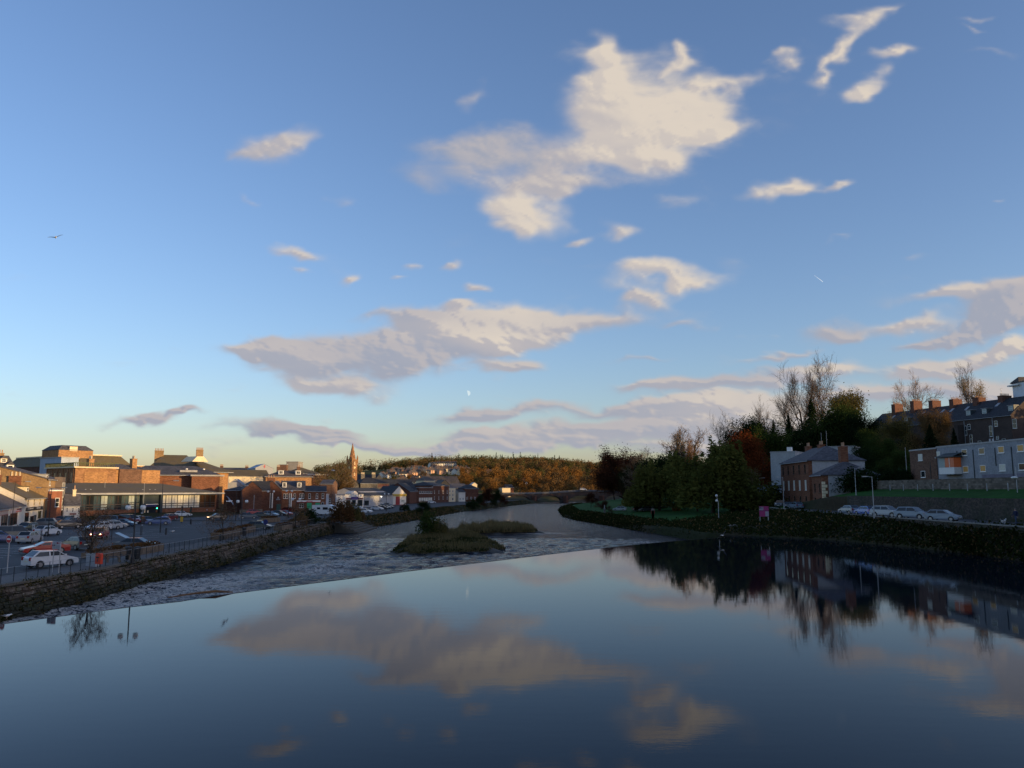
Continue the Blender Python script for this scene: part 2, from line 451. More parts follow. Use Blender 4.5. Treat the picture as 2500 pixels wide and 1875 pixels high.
# ================================================================== mesh builder
class MB:
    def __init__(s): s.v = []; s.f = []; s.mi = []; s.cur = 0
    def add(s, vs, fs, mi=None):
        b = len(s.v); s.v.extend([tuple(p) for p in vs])
        for f in fs: s.f.append(tuple(i + b for i in f)); s.mi.append(s.cur if mi is None else mi)
        return s
    def box(s, x0, x1, y0, y1, z0, z1, mi=None):
        return s.add([(x0,y0,z0),(x1,y0,z0),(x1,y1,z0),(x0,y1,z0),(x0,y0,z1),(x1,y0,z1),(x1,y1,z1),(x0,y1,z1)],
                     [(0,3,2,1),(4,5,6,7),(0,1,5,4),(1,2,6,5),(2,3,7,6),(3,0,4,7)], mi)
    def prism(s, poly, axis, a0, a1, mi=None):
        """extrude a polygon [(p,q)] along an axis: 'y' takes (x,z), 'x' takes (y,z), 'z' takes (x,y)"""
        def pt(p, q, a):
            return (p, a, q) if axis == 'y' else ((a, p, q) if axis == 'x' else (p, q, a))
        n = len(poly)
        vs = [pt(p, q, a0) for p, q in poly] + [pt(p, q, a1) for p, q in poly]
        fs = [tuple(range(n))[::-1], tuple(range(n, 2 * n))] + [(i, (i + 1) % n, (i + 1) % n + n, i + n) for i in range(n)]
        return s.add(vs, fs, mi)
    def tube(s, pts, rads, k=6, cap=True, mi=None):
        pts = [Vector(p) for p in pts]
        vs = []; fs = []
        for i, p in enumerate(pts):
            d = (pts[min(i + 1, len(pts) - 1)] - pts[max(i - 1, 0)]).normalized()
            a = d.orthogonal().normalized(); b = d.cross(a)
            r = rads[i] if hasattr(rads, '__len__') else rads
            for j in range(k):
                t = 2 * PI * j / k
                vs.append(p + (a * math.cos(t) + b * math.sin(t)) * r)
        for i in range(len(pts) - 1):
            for j in range(k):
                fs.append((i * k + j, i * k + (j + 1) % k, (i + 1) * k + (j + 1) % k, (i + 1) * k + j))
        if cap:
            fs.append(tuple(range(k))[::-1]); fs.append(tuple(range((len(pts) - 1) * k, len(pts) * k)))
        return s.add(vs, fs, mi)
    def ball(s, c, r, nu=10, nv=7, mi=None, sx=1, sy=1, sz=1):
        vs = [(c[0], c[1], c[2] - r * sz)]; fs = []
        for i in range(1, nv):
            t = PI * i / nv - PI / 2
            for j in range(nu):
                a = 2 * PI * j / nu
                vs.append((c[0] + r * sx * math.cos(t) * math.cos(a), c[1] + r * sy * math.cos(t) * math.sin(a), c[2] + r * sz * math.sin(t)))
        vs.append((c[0], c[1], c[2] + r * sz)); top = len(vs) - 1
        for j in range(nu):
            fs.append((0, 1 + (j + 1) % nu, 1 + j)); fs.append((top, top - nu + j, top - nu + (j + 1) % nu))
        for i in range(nv - 2):
            for j in range(nu):
                a = 1 + i * nu; b = a + nu
                fs.append((a + j, a + (j + 1) % nu, b + (j + 1) % nu, b + j))
        return s.add(vs, fs, mi)
    def mesh(s, name, mats, smooth=False):
        if not isinstance(mats, (list, tuple)): mats = [mats]
        me = bpy.data.meshes.new(name); me.from_pydata(s.v, [], s.f)
        for m in mats: me.materials.append(m)
        if len(mats) > 1: me.polygons.foreach_set('material_index', s.mi)
        if smooth: me.polygons.foreach_set('use_smooth', [True] * len(me.polygons))
        me.update()
        return me
    def build(s, name, mats, parent=None, loc=None, rot=None, smooth=False):
        return link(name, s.mesh(name, mats, smooth), parent, loc, rot)

# ================================================================== terrain
def itp(x, xs, ys): return float(np.interp(x, xs, ys))
LY = [-100, 40, 56, 68, 100, 118, 150, 180, 201, 230, 260, 332, 428, 531, 600, 660, 760]
LX = [-37, -35.3, -34.9, -34.2, -34.7, -35.8, -37, -37.4, -32, -28.5, -26.3, -20.2, -4.3, 13.5, 26, 40, 70]
RY = [-100, 84, 91, 106, 120, 128, 136, 157, 177, 201, 242, 271, 366, 430, 530, 600, 660, 760]
RX = [54, 53, 52.6, 50.5, 46.5, 40, 32.5, 30.9, 27.7, 24.4, 18.4, 16.5, 20.4, 33, 57, 74, 92, 120]
def xL(Y): return itp(Y, LY, LX)
def xR(Y): return itp(Y, RY, RX)
WEIR = [(-40, 34), (-36, 38), (-28, 45.1), (-24.3, 51.2), (-21.6, 54.4), (-20.6, 57.0), (-17.1, 62.3), (-9.3, 74.0), (0, 87), (7.3, 97.3), (16.6, 109.6), (24.5, 118.4), (31.5, 124.6), (34, 127.5)]
def far_h(x, Y):
    a = x / max(Y, 1)
    b = itp(Y, [600, 750, 900, 1100, 1300, 1500, 1800, 2600], [3, 6, 16, 30, 46, 59, 62, 60])
    k = itp(a, [-0.6, -0.3, -0.23, -0.17, -0.09, 0.05, 0.12, 0.6], [0.5, 0.5, 0.62, 0.76, 0.95, 0.9, 0.82, 0.8])
    return b * k + float(fbm(np.array([x]), np.array([Y]), 0.004, 3, 5)[0]) * 14 * min(1, max(0, (Y - 700) / 500))
# right bank cross-sections: offsets from the water's edge or absolute x, with heights
def right_profile(Y):
    r = xR(Y)
    if Y < 150:   e = max(r + 0.8, 53.3)
    else:         e = itp(Y, [150, 175, 200], [54, 56.5, 50])
    near = [(r, -2.4), (r + 0.4, 0.15), (e, 3.25), (61.6, 3.3), (62.4, 3.3), (62.5, 6.1), (70.2, 7.4), (74.5, 8.9), (92, 12), (105, 15), (135, 22), (180, 32), (260, 40), (450, 44)]
    park = [(r, -2.4), (r + 1.2, -0.9), (r + 4, 0.3), (r + 16, 1.1), (r + 26, 1.6), (r + 34, 2.0), (66, 2.6), (80, 4.5), (100, 9), (125, 15), (155, 21), (200, 30), (280, 35), (480, 35)]
    flat = [(r, -2.4), (r + 1.2, -1.0), (r + 4, 0.6), (r + 20, 1.8), (r + 40, 2.4), (r + 60, 2.8), (r + 80, 3), (r + 100, 3), (r + 120, 3.4), (r + 140, 4), (r + 170, 5), (r + 220, 6), (r + 300, 7), (r + 500, 8)]
    def mixp(A, B, t): return [(a[0] * (1 - t) + b[0] * t, a[1] * (1 - t) + b[1] * t) for a, b in zip(A, B)]
    if Y <= 158: p = near
    elif Y <= 205: p = mixp(near, park, (Y - 158) / 47)
    elif Y <= 400: p = park
    elif Y <= 540: p = mixp(park, flat, (Y - 400) / 140)
    else: p = flat
    if Y < 60:                       # the hill carries on behind the viewer
        pass
    return p
def left_profile(Y):
    l = xL(Y)
    quay = [(l - 0.75, -2.4), (l - 0.8, 0.66), (l - 3, 0.68), (l - 20, 0.7), (l - 50, 0.7), (l - 64, 0.8), (l - 90, 2.2), (l - 130, 5), (l - 220, 8), (l - 420, 10)]
    emb = [(l, -2.4), (l - 3.6, -0.2), (l - 6.5, 0.66), (l - 16, 0.7), (l - 30, 0.7), (l - 46, 0.75), (l - 70, 2.2), (l - 120, 6), (l - 220, 8), (l - 420, 10)]
    t = min(1, max(0, (Y - 176) / 24))
    return [(a[0] * (1 - t) + b[0] * t, a[1] * (1 - t) + b[1] * t) for a, b in zip(quay, emb)]
def ground_h(x, Y):
    if Y > 700: return far_h(x, Y)
    if x < (xL(Y) + xR(Y)) / 2:
        p = left_profile(Y); xs = [q[0] for q in p][::-1]; zs = [q[1] for q in p][::-1]
    else:
        p = right_profile(Y); xs = [q[0] for q in p]; zs = [q[1] for q in p]
    h = itp(x, xs, zs)
    if Y > 600: h = h * (700 - Y) / 100 + far_h(x, Y) * (Y - 600) / 100
    return h
def build_ground():
    Ys = list(np.arange(-100, 20, 8)) + list(np.arange(20, 300, 2.0)) + list(np.arange(300, 620, 5.0)) + list(np.arange(620, 700, 10))
    def sub(p, k):
        out = []
        for a, b in zip(p[:-1], p[1:]):
            for i in range(k): out.append((a[0] + (b[0] - a[0]) * i / k, a[1] + (b[1] - a[1]) * i / k))
        return out + [p[-1]]
    V = []; rows = []
    for Y in Ys:
        lp = sub(left_profile(Y), 4)[::-1]; rp = sub(right_profile(Y), 4)
        row = lp + [(((lp[-1][0] + rp[0][0]) / 2), -2.6)] + rp
        row = [(-900, 12)] + row + [(900, 30 if Y < 300 else 12)]
        rows.append([(x, Y, z) for x, z in row])
    n = len(rows[0])
    V = np.array(rows).reshape(-1, 3)
    k = min(1.0, 1.0)
    inland = np.minimum(np.abs(V[:, 0] - np.array([xL(y) for y in V[:, 1]])), np.abs(V[:, 0] - np.array([xR(y) for y in V[:, 1]])))
    amp = np.clip((np.abs(V[:, 0]) - 100) / 40, 0, 1) * 1.2 + np.where(V[:, 0] > 0, 0.06, 0.0)
    V[:, 2] += fbm(V[:, 0], V[:, 1], 0.05, 4, 3) * amp
    blend = np.clip((V[:, 1] - 600) / 90, 0, 1)
    for q in np.nonzero(blend > 0)[0]:
        V[q, 2] = V[q, 2] * (1 - blend[q]) + far_h(V[q, 0], V[q, 1]) * blend[q]
    i = np.arange(len(V)).reshape(-1, n)
    F = np.stack([i[:-1, :-1], i[:-1, 1:], i[1:, 1:], i[1:, :-1]], -1).reshape(-1, 4)
    cx = V[F].mean(1)
    mi = np.zeros(len(F), int)
    for q, c in enumerate(cx):
        x, y = c[0], c[1]
        r = xR(y)
        if x > r + 3.5 and y > 176 and x < r + 300: mi[q] = 1
        if y <= 176 and 62.6 < x < 74: mi[q] = 1
        if x > 84: mi[q] = 1 if y > 176 else 0
    gm = NT('rough_ground')
    g = gm.pos(); n1 = gm.noise(g, 0.05, 5, 0.6); n2 = gm.noise(g, 1.2, 3, 0.6)
    c = gm.mix(gm.mr(n1.outputs[0], 0.4, 0.6), (0.030, 0.038, 0.016), (0.055, 0.045, 0.028))
    gm.set(gm.b.inputs['Base Color'], gm.mix(gm.mr(n2.outputs[0], 0.35, 0.7, 0, 0.5), c, (0.025, 0.022, 0.015)))
    gm.b.inputs['Roughness'].default_value = 0.95; gm.b.inputs['Specular IOR Level'].default_value = 0.1
    gm.bump(n2.outputs[0], 0.5, 0.2)
    tag(link('ground', np_mesh('ground', V, F, [gm.m, GRASS], smooth=True, mat_idx=mi)), 'river banks and rising ground either side of the water', kind='structure')
    # country beyond the bridge
    Yf = np.concatenate([np.arange(698, 1000, 12), np.arange(1000, 2700, 40)]); al = np.linspace(-0.95, 0.95, 110)
    Vf = np.array([[(a * Y, Y, far_h(a * Y, Y)) for a in al] for Y in Yf]).reshape(-1, 3)
    Vf = np.concatenate([Vf, np.array([(a * 8000, 8000, 20) for a in al])])
    i = np.arange(len(Vf)).reshape(-1, len(al))
    F = np.stack([i[:-1, :-1], i[:-1, 1:], i[1:, 1:], i[1:, :-1]], -1).reshape(-1, 4)
    hm = NT('hill_fields')
    g = hm.pos(); n1 = hm.noise(g, 0.006, 4, 0.6); n2 = hm.noise(g, 0.08, 4, 0.6)
    c = hm.mix(hm.mr(n1.outputs[0], 0.42, 0.58), (0.075, 0.10, 0.022), (0.10, 0.075, 0.035))
    hm.set(hm.b.inputs['Base Color'], hm.mix(hm.mr(n2.outputs[0], 0.4, 0.7, 0, 0.5), c, (0.05, 0.05, 0.02)))
    hm.b.inputs['Roughness'].default_value = 1; hm.b.inputs['Specular IOR Level'].default_value = 0.05
    tag(link('hills', np_mesh('hills', Vf, F, [hm.m], smooth=True)), 'low wooded hill beyond the river bridge', kind='structure')
build_ground()

# ------------------------------------------------------------------ river
def build_water():
    wy = np.interp
    Wx = [p[0] for p in WEIR]; Wy = [p[1] for p in WEIR]
    # still water above the weir
    m = NT('still_water')
    g = m.pos()
    n1 = m.noise(m.vscale(g, (0.5, 1.5, 1)), 0.9, 3, 0.55); n2 = m.noise(m.vscale(g, (1, 2.2, 1)), 3.6, 3, 0.6)
    calm = m.noise(g, 0.035, 3, 0.6)
    k = m.mr(calm.outputs[0], 0.35, 0.7, 0.35, 1.0)
    h = m.math('MULTIPLY', m.math('MULTIPLY_ADD', n2.outputs[0], 0.16, m.math('MULTIPLY', n1.outputs[0], 0.55)), k)
    m.bump(h, 1.0, 0.0050)
    m.set(m.b.inputs['Base Color'], m.mix(calm.outputs[0], (0.003, 0.006, 0.013), (0.004, 0.009, 0.019)))
    m.b.inputs['Roughness'].default_value = 0.02
    m.b.inputs['IOR'].default_value = 1.15
    xs = np.concatenate([np.linspace(-40, 34, 75), np.linspace(35, 62, 20)])
    V = []
    T = np.linspace(0, 1, 40) ** 0.8
    for x in xs:
        ye = wy(x, Wx, Wy) if x <= 34 else 150
        for t in T: V.append((x, -70 + (ye + 70) * t, 0))
    V = np.array(V); i = np.arange(len(V)).reshape(len(xs), -1)
    F = np.stack([i[:-1, :-1], i[1:, :-1], i[1:, 1:], i[:-1, 1:]], -1).reshape(-1, 4)
    tag(link('river_pool', np_mesh('river_pool', V, F, [m.m], smooth=True)), 'still dark water held above the weir, mirroring the sky', kind='structure')
    # fast water below the weir
    m = NT('fast_water')
    g = m.pos()
    a = m.n('ShaderNodeAttribute', attribute_name='foam')
    fo = m.n('ShaderNodeSeparateColor', {0: a.outputs['Color']})
    n1 = m.noise(m.vscale(g, (0.45, 1.1, 1)), 1.0, 6, 0.66, dist=0.6); n2 = m.noise(m.vscale(g, (1, 0.8, 1)), 5.0, 4, 0.65)
    farr = m.noise(m.vscale(g, (0.25, 0.05, 1)), 1.0, 3, 0.6)
    h = m.math('MULTIPLY_ADD', n2.outputs[0], 0.35, n1.outputs[0])
    bmp = m.n('ShaderNodeBump'); bmp.inputs['Distance'].default_value = 0.55; m.set(bmp.inputs['Height'], h)
    m.set(bmp.inputs['Strength'], m.math('MULTIPLY_ADD', fo.outputs[1], 0.75, 0.35, clamp=True))
    m.set(m.b.inputs['Normal'], bmp.outputs[0])
    m.b.inputs['Roughness'].default_value = 0.08; m.b.inputs['IOR'].default_value = 1.15
    ff = m.math('MULTIPLY', fo.outputs[0], m.mr(m.noise(m.vscale(g, (0.8, 1.3, 1)), 2.2, 6, 0.72, dist=1.2).outputs[0], 0.44, 0.60))
    ff = m.math('MULTIPLY', ff, 1.9, clamp=True)
    m.set(m.b.inputs['Base Color'], m.mix(ff, (0.003, 0.008, 0.022), (0.62, 0.58, 0.52)))
    m.set(m.b.inputs['Roughness'], m.math('MULTIPLY_ADD', ff, 0.7, 0.08))
    m.set(m.b.inputs['Specular IOR Level'], m.mr(ff, 0, 1, 0.5, 0.15))
    xs = np.arange(-38, 52, 0.6)
    Ya = np.concatenate([np.arange(34, 150, 0.55), np.arange(150, 260, 1.4), np.arange(260, 720, 5)])
    Xg, Yg = np.meshgrid(xs, Ya)
    lft = np.interp(Yg, LY, LX) - 1.5; rgt = np.interp(Yg, RY, RX) + 3
    tt = (Xg - xs[0]) / (xs[-1] - xs[0]); Xg = lft + (rgt - lft) * tt
    foam = np.zeros_like(Xg); rough = np.clip(1.25 - (Yg - 60) / 160, 0.25, 1)
    dist = Yg - np.interp(Xg, Wx, Wy)
    def spot(px, py, rx, ry, w):
        x, y = P(px, py, -1.6)
        return w * np.exp(-(((Xg - x) / rx) ** 2 + ((Yg - y) / ry) ** 2))
    foam += spot(790, 1385, 3.4, 3.0, 1.35) + spot(745, 1398, 5, 1.6, .8) + spot(460, 1430, 4.6, 4, 1.1) + spot(400, 1440, 3, 3, 1.0) + spot(500, 1422, 4, 2.5, .9)
    foam += spot(300, 1470, 3, 5, .9) + spot(180, 1500, 3.5, 4, .9) + spot(640, 1405, 5, 2.5, .6) + spot(880, 1370, 5, 2, .7) + spot(60, 1512, 3, 3, .8) + spot(350, 1440, 3, 4, .8)
    foam += spot(1200, 1300, 7, 2.5, .65) + spot(1260, 1302, 7, 2.5, .5) + spot(980, 1352, 3, 1, .5) + spot(1600, 1325, 8, 3, .35) + spot(560, 1445, 3, 2, .8)
    foam += np.exp(-((dist - 2.6) / 1.3) ** 2) * 0.35 * (0.5 + fbm(Xg, Yg, 0.35, 3, 8)) + np.clip(fbm(Xg, Yg, 0.25, 4, 4) - 0.12, 0, 1) * 1.4 * np.clip(1.2 - (Yg - 60) / 90, 0, 1)
    foam *= 1.5
    hump = spot(780, 1390, 5, 2.4, .5) + spot(440, 1432, 5, 2, .35) + spot(560, 1418, 4, 1.6, .3) + spot(850, 1380, 4, 1.5, .3)
    Z = -1.6 + fbm(Xg * 0.7, Yg * 1.5, 0.8, 4, 6) * 0.55 * rough * np.clip((Yg - 20) / 30, 0, 1) + hump
    Z = np.where(Yg > 150, -1.6 + (Z + 1.6) * 0.35, Z)
    V = np.stack([Xg, Yg, Z], -1).reshape(-1, 3)
    i = np.arange(len(V)).reshape(Xg.shape)
    F = np.stack([i[:-1, :-1], i[:-1, 1:], i[1:, 1:], i[1:, :-1]], -1).reshape(-1, 4)
    keep = (dist[:-1, :-1] > -0.8).ravel()
    me = np_mesh('river', V, F[keep], [m.m], smooth=True)
    ca = me.color_attributes.new('foam', 'FLOAT_COLOR', 'POINT')
    ca.data.foreach_set('color', np.stack([np.clip(foam, 0, 1.4), rough, foam * 0, foam * 0 + 1], -1).reshape(-1).astype(np.float32))
    tag(link('river', me), 'fast broken river water below the weir with patches of foam', kind='structure')
    # the weir: a stone sill and the smooth tongue of water over it
    pts = []; dn = []
    xs2 = np.linspace(-40, 34, 260)
    ys2 = np.interp(xs2, Wx, Wy)
    wob = fbm(xs2, xs2 * 0, 0.35, 3, 2) * 0.5
    P2 = np.stack([xs2, ys2 + wob * 0], 1)
    tx = np.gradient(P2[:, 0]); ty = np.gradient(P2[:, 1]); L = np.hypot(tx, ty)
    nx, ny = -ty / L, tx / L
    prof = [(0.0, 0.0), (0.12, -0.012), (0.3, -0.07), (0.7, -0.28), (1.3, -0.68), (2.0, -1.15), (2.7, -1.62), (3.0, -1.9)]
    V = []
    for d, z in prof:
        for q in range(len(xs2)):
            V.append((P2[q, 0] + nx[q] * (d + (wob[q] if d > 0.5 else 0)), P2[q, 1] + ny[q] * (d + (wob[q] if d > 0.5 else 0)), z))
    V = np.array(V); i = np.arange(len(V)).reshape(len(prof), -1)
    F = np.stack([i[:-1, :-1], i[:-1, 1:], i[1:, 1:], i[1:, :-1]], -1).reshape(-1, 4)
    wmt = NT('weir_face')
    g = wmt.pos(); n = wmt.noise(wmt.vscale(g, (1, 1, 0.2)), 3, 5, 0.7)
    sz = wmt.n('ShaderNodeSeparateXYZ', {0: g})
    fo = wmt.math('MULTIPLY', wmt.mr(n.outputs[0], 0.45, 0.65), wmt.mr(sz.outputs[2], -0.2, -1.4))
    wmt.set(wmt.b.inputs['Base Color'], wmt.mix(fo, (0.02, 0.022, 0.02), (0.5, 0.5, 0.5)))
    wmt.b.inputs['Roughness'].default_value = 0.2
    wmt.bump(n.outputs[0], 0.6, 0.1)
    root = empty('weir', (0, 87, 0))
    tag(root, 'long diagonal river weir with a thin dark crest line', 'weir')
    o = link('weir_face', np_mesh('weir_face', V, F, [wmt.m], smooth=True), root); o.location = (0, -87, 0)
    # stones proud of the crest, coloured dark for the shade line seen from upstream
    mb = MB()
    for q in range(0, len(xs2) - 1, 2):
        if xs2[q] < -30 or xs2[q] > 31: continue
        a = Vector((P2[q, 0] + nx[q] * 0.14, P2[q, 1] + ny[q] * 0.14 - 87, 0)); b = Vector((P2[q + 2 if q + 2 < len(xs2) else q + 1, 0] + nx[q] * 0.14, P2[min(q + 2, len(xs2) - 1), 1] + ny[q] * 0.14 - 87, 0))
        h = 0.006 + 0.015 * random.random()
        mb.add([(a.x, a.y, -.2), (b.x, b.y, -.2), (b.x + nx[q] * .25, b.y + ny[q] * .25, -.25), (a.x + nx[q] * .25, a.y + ny[q] * .25, -.25), (a.x, a.y, h), (b.x, b.y, h), (b.x + nx[q] * .25, b.y + ny[q] * .25, h - .04), (a.x + nx[q] * .25, a.y + ny[q] * .25, h - .04)],
               [(0,3,2,1),(4,5,6,7),(0,1,5,4),(1,2,6,5),(2,3,7,6),(3,0,4,7)])
    c = mb.build('crest_stones', M('shaded_crest_stone', (0.03, 0.028, 0.024), 0.4, 0.4, 2), root); c['kind'] = 'stuff'
    return root
build_water()

# ================================================================== trees
BARK = M('bark', (0.055, 0.045, 0.035), 0.95, 0.35, 1.0, spec=0.1)
PALEBARK = M('pale_bark', (0.22, 0.17, 0.13), 0.95, 0.3, 1.0, spec=0.1)
TWIG = M('twigs', (0.20, 0.145, 0.10), 0.95, 0.3, 1.0, spec=0.1)
LEAF = {
 'green': leafmat('green_leaves', (0.028, 0.050, 0.014), (0.065, 0.085, 0.022)),
 'dark': leafmat('dark_evergreen_needles', (0.008, 0.018, 0.008), (0.020, 0.034, 0.014), 0.15),
 'ivy': leafmat('ivy_leaves', (0.012, 0.026, 0.010), (0.030, 0.045, 0.015), 0.2),
 'willow': leafmat('yellow_green_willow_leaves', (0.070, 0.082, 0.020), (0.150, 0.140, 0.036)),
 'orange': leafmat('orange_autumn_leaves', (0.17, 0.082, 0.026), (0.30, 0.16, 0.045)),
 'brown': leafmat('brown_autumn_leaves', (0.12, 0.072, 0.032), (0.21, 0.135, 0.060)),
 'red': leafmat('rust_red_leaves', (0.085, 0.022, 0.010), (0.16, 0.045, 0.016)),
 'copper': leafmat('copper_leaves', (0.050, 0.020, 0.014), (0.095, 0.040, 0.022)),
 'yellow': leafmat('yellow_leaves', (0.17, 0.125, 0.018), (0.32, 0.22, 0.03)),
 'olive': leafmat('olive_leaves', (0.085, 0.078, 0.028), (0.15, 0.125, 0.045)),
 'reed': leafmat('dry_reeds', (0.07, 0.065, 0.028), (0.24, 0.18, 0.085)),
 'grass': leafmat('rank_grass', (0.014, 0.024, 0.007), (0.040, 0.042, 0.014), 0.2),
 'bronze': leafmat('bronze_hedge_leaves', (0.07, 0.035, 0.018), (0.14, 0.075, 0.03), 0.2),
}
def leaf_quads(C, size, r, flat=0.0, long=1.0):
    n = len(C)
    a = r.normal(size=(n, 3)); a[:, 2] *= (1 - flat); a /= np.linalg.norm(a, axis=1, keepdims=True) + 1e-9
    b = np.cross(a, r.normal(size=(n, 3))); b /= np.linalg.norm(b, axis=1, keepdims=True) + 1e-9
    s = (size * (0.6 + 0.8 * r.random(n))).reshape(-1, 1)
    V = np.stack([C - a * s * long * .5, C - b * s * .35, C + a * s * long * .5, C + b * s * .35], 1).reshape(-1, 3)
    F = np.arange(n * 4).reshape(n, 4)
    return V, F
def tubes(paths):
    """paths: list of (points, r0, r1, sides)"""
    mb = MB()
    for pts, r0, r1, k in paths:
        n = len(pts)
        mb.tube(pts, [r0 + (r1 - r0) * i / (n - 1) for i in range(n)], k, cap=False)
    return mb
def skeleton(r, H, trunk=0.28, levels=3, kids=(7, 5, 4), ang=(50, 45, 45), ratio=(0.55, 0.5, 0.5), r0=None, upright=0.25, stems=1, lean=0.05):
    out = []; tips = []
    def grow(p, d, L, rad, lv):
        pts = [p]; q = p.copy(); dd = d.copy(); seg = 4 if lv < 2 else 3
        for i in range(seg):
            dd = (dd + Vector(r.normal(size=3) * (0.10 + 0.05 * lv)) + Vector((0, 0, upright * (0.4 if lv else 0.1)))).normalized()
            q = q + dd * (L / seg); pts.append(q.copy())
        e = rad * (0.35 if lv else 0.5)
        out.append((pts, rad, e, 6 if lv == 0 else (4 if lv == 1 else 3), lv))
        if lv >= levels: tips.append(pts); return
        k = kids[min(lv, len(kids) - 1)]
        for c in range(k):
            t = (trunk_t + (1 - trunk_t) * (c + r.random()) / k) if lv == 0 else (0.25 + 0.75 * (c + r.random()) / k)
            t = min(t, 0.999); s = t * seg; i = int(s); base = pts[i].lerp(pts[i + 1], s - i)
            az = r.random() * 2 * PI; an = math.radians(ang[min(lv, len(ang) - 1)] * (0.7 + 0.6 * r.random())) * (1.1 - 0.45 * t)
            o = dd.orthogonal().normalized(); o2 = dd.cross(o)
            nd = (dd * math.cos(an) + (o * math.cos(az) + o2 * math.sin(az)) * math.sin(an)).normalized()
            grow(base, nd, L * ratio[min(lv, len(ratio) - 1)] * (0.75 + 0.5 * r.random()) * (1.15 - 0.35 * t if lv == 0 else 1), rad * (0.5 if lv else 0.45) * (1.15 - 0.5 * t), lv + 1)
        tips.append(pts[-2:])
    trunk_t = trunk
    for s in range(stems):
        d = Vector((r.normal() * lean, r.normal() * lean, 1)).normalized()
        if stems > 1: d = Vector((math.cos(s * 2.4) * .22, math.sin(s * 2.4) * .22, 1)).normalized()
        grow(Vector((r.normal() * .1, r.normal() * .1, -0.4)), d, H * (0.8 if levels > 1 else 1) * (0.85 + 0.15 * r.random()), r0 or H * 0.022, 0)
    return out, tips
_tm = {}
def tree_meshes(kind, H, seed):
    key = (kind, H, seed)
    if key in _tm: return _tm[key]
    r = np.random.default_rng(seed * 13 + 5)
    tw = []
    if kind == 'bare':       # fine twiggy crown
        sk, tips = skeleton(r, H, 0.16, 4, (10, 8, 6, 7), (46, 40, 36, 34), (0.60, 0.52, 0.5, 0.6), upright=0.20, stems=1)
        big = [s[:4] for s in sk if s[4] <= 2]; fine = [(s[0], max(s[1] * .8, 0.020), 0.010, 3) for s in sk if s[4] > 2]
        tm = tubes(big).mesh('trunk', [BARK], True); cm = tubes(fine).mesh('crown', [TWIG])
    elif kind == 'sparse':   # tall, several stems, a few leaves left
        sk, tips = skeleton(r, H, 0.3, 4, (8, 6, 5, 4), (44, 45, 45, 42), (0.34, 0.45, 0.5, 0.55), upright=0.2, stems=3)
        big = [s[:4] for s in sk if s[4] <= 2]
        C = np.concatenate([np.array([t[-1]]) + r.normal(size=(1, 3)) * 0.3 for t in tips])
        V, F = leaf_quads(C, 0.13, r)
        fine = tubes([(s[0], max(s[1], .03), .012, 3) for s in sk if s[4] > 2])
        nb = len(fine.v); F2 = [tuple(f) for f in fine.f] + [tuple(int(x) + nb for x in f) for f in F]
        cm = np_mesh('crown', np.concatenate([np.array(fine.v), V]), F2, [TWIG])
        tm = tubes(big).mesh('trunk', [BARK], True)
    elif kind in ('round', 'light', 'far'):
        far = kind == 'far'
        if kind == 'light':
            st_ = r.bit_generator.state
            sk2, t2 = skeleton(r, H, 0.18, 4, (9, 6, 5, 4), (58, 48, 45, 40), (0.5, 0.5, 0.5, 0.55), upright=0.16)
        sk, tips = skeleton(r, H, 0.18, 2 if far else 3, (9, 6, 5) if not far else (8, 5), (58, 48, 45), (0.5, 0.5, 0.5), upright=0.16)
        if kind == 'light': sk = sk2; tips = [t for t in t2]
        big = [s[:4] for s in sk if s[4] <= (1 if far else 2)]
        if far:
            C = np.concatenate([np.array([p for p in t[1:]]).repeat(7, 0) + r.normal(size=(7 * (len(t) - 1), 3)) * H * 0.055 for t in tips])
            V, F = leaf_quads(C, H * 0.055, r)
        else:
            k, sp = (20, 0.85) if kind == 'round' else (5, 0.45)
            if kind == 'light': C = np.concatenate([np.array([t[-1]]).repeat(2, 0) + r.normal(size=(2, 3)) * sp * H / 15 for t in tips])
            else: C = np.concatenate([np.array([p for p in t[1:]]).repeat(k, 0) + r.normal(size=(k * (len(t) - 1), 3)) * sp * H / 15 for t in tips])
            V, F = leaf_quads(C, (0.30 if kind == 'round' else 0.2) * H / 15 + 0.04, r)
        V[:, 2] = np.maximum(V[:, 2], H * 0.04)
        if kind == 'light':
            fine = tubes([(s[0], max(s[1], .03), .012, 3) for s in sk2 if s[4] > 2]); nb = len(V)
            F2 = [tuple(int(q) for q in f) for f in F] + [tuple(q + nb for q in f) for f in fine.f]
            cm = np_mesh('crown', np.concatenate([V, np.array(fine.v)]), F2, [LEAF['green'], TWIG], mat_idx=[0] * len(F) + [1] * len(fine.f))
        else: cm = np_mesh('crown', V, F, [LEAF['green']])
        tm = tubes(big).mesh('trunk', [BARK], True)
    elif kind == 'conifer' or kind == 'farconifer':
        paths = [([Vector((0, 0, -.4)), Vector((0, 0, H * .5)), Vector((0, 0, H * .98))], H * 0.018, 0.03, 5)]
        R = H * (0.24 if seed % 2 else 0.30); C = []
        nl = 46 if kind == 'conifer' else 14
        for i in range(nl):
            z = H * (0.06 + 0.92 * (i / nl)); rr = R * (1 - i / nl) + 0.05
            for j in range(11 if kind == 'conifer' else 6):
                az = r.random() * 2 * PI; L = rr * (0.65 + 0.5 * r.random()); m = 9 if kind == 'conifer' else 4
                for q in range(m):
                    t = (q + r.random()) / m
                    C.append((math.cos(az) * L * t, math.sin(az) * L * t, z - L * t * t * 0.45))
        C = np.array(C); C += r.normal(size=C.shape) * H * 0.010 * (1.1 - np.clip(C[:, 2:3] / H, 0, 1))
        V, F = leaf_quads(C, H * (0.030 if kind == 'conifer' else 0.06) * (1.15 - 0.75 * np.clip(C[:, 2] / H, 0, 1)), r, 0.3, 1.5)
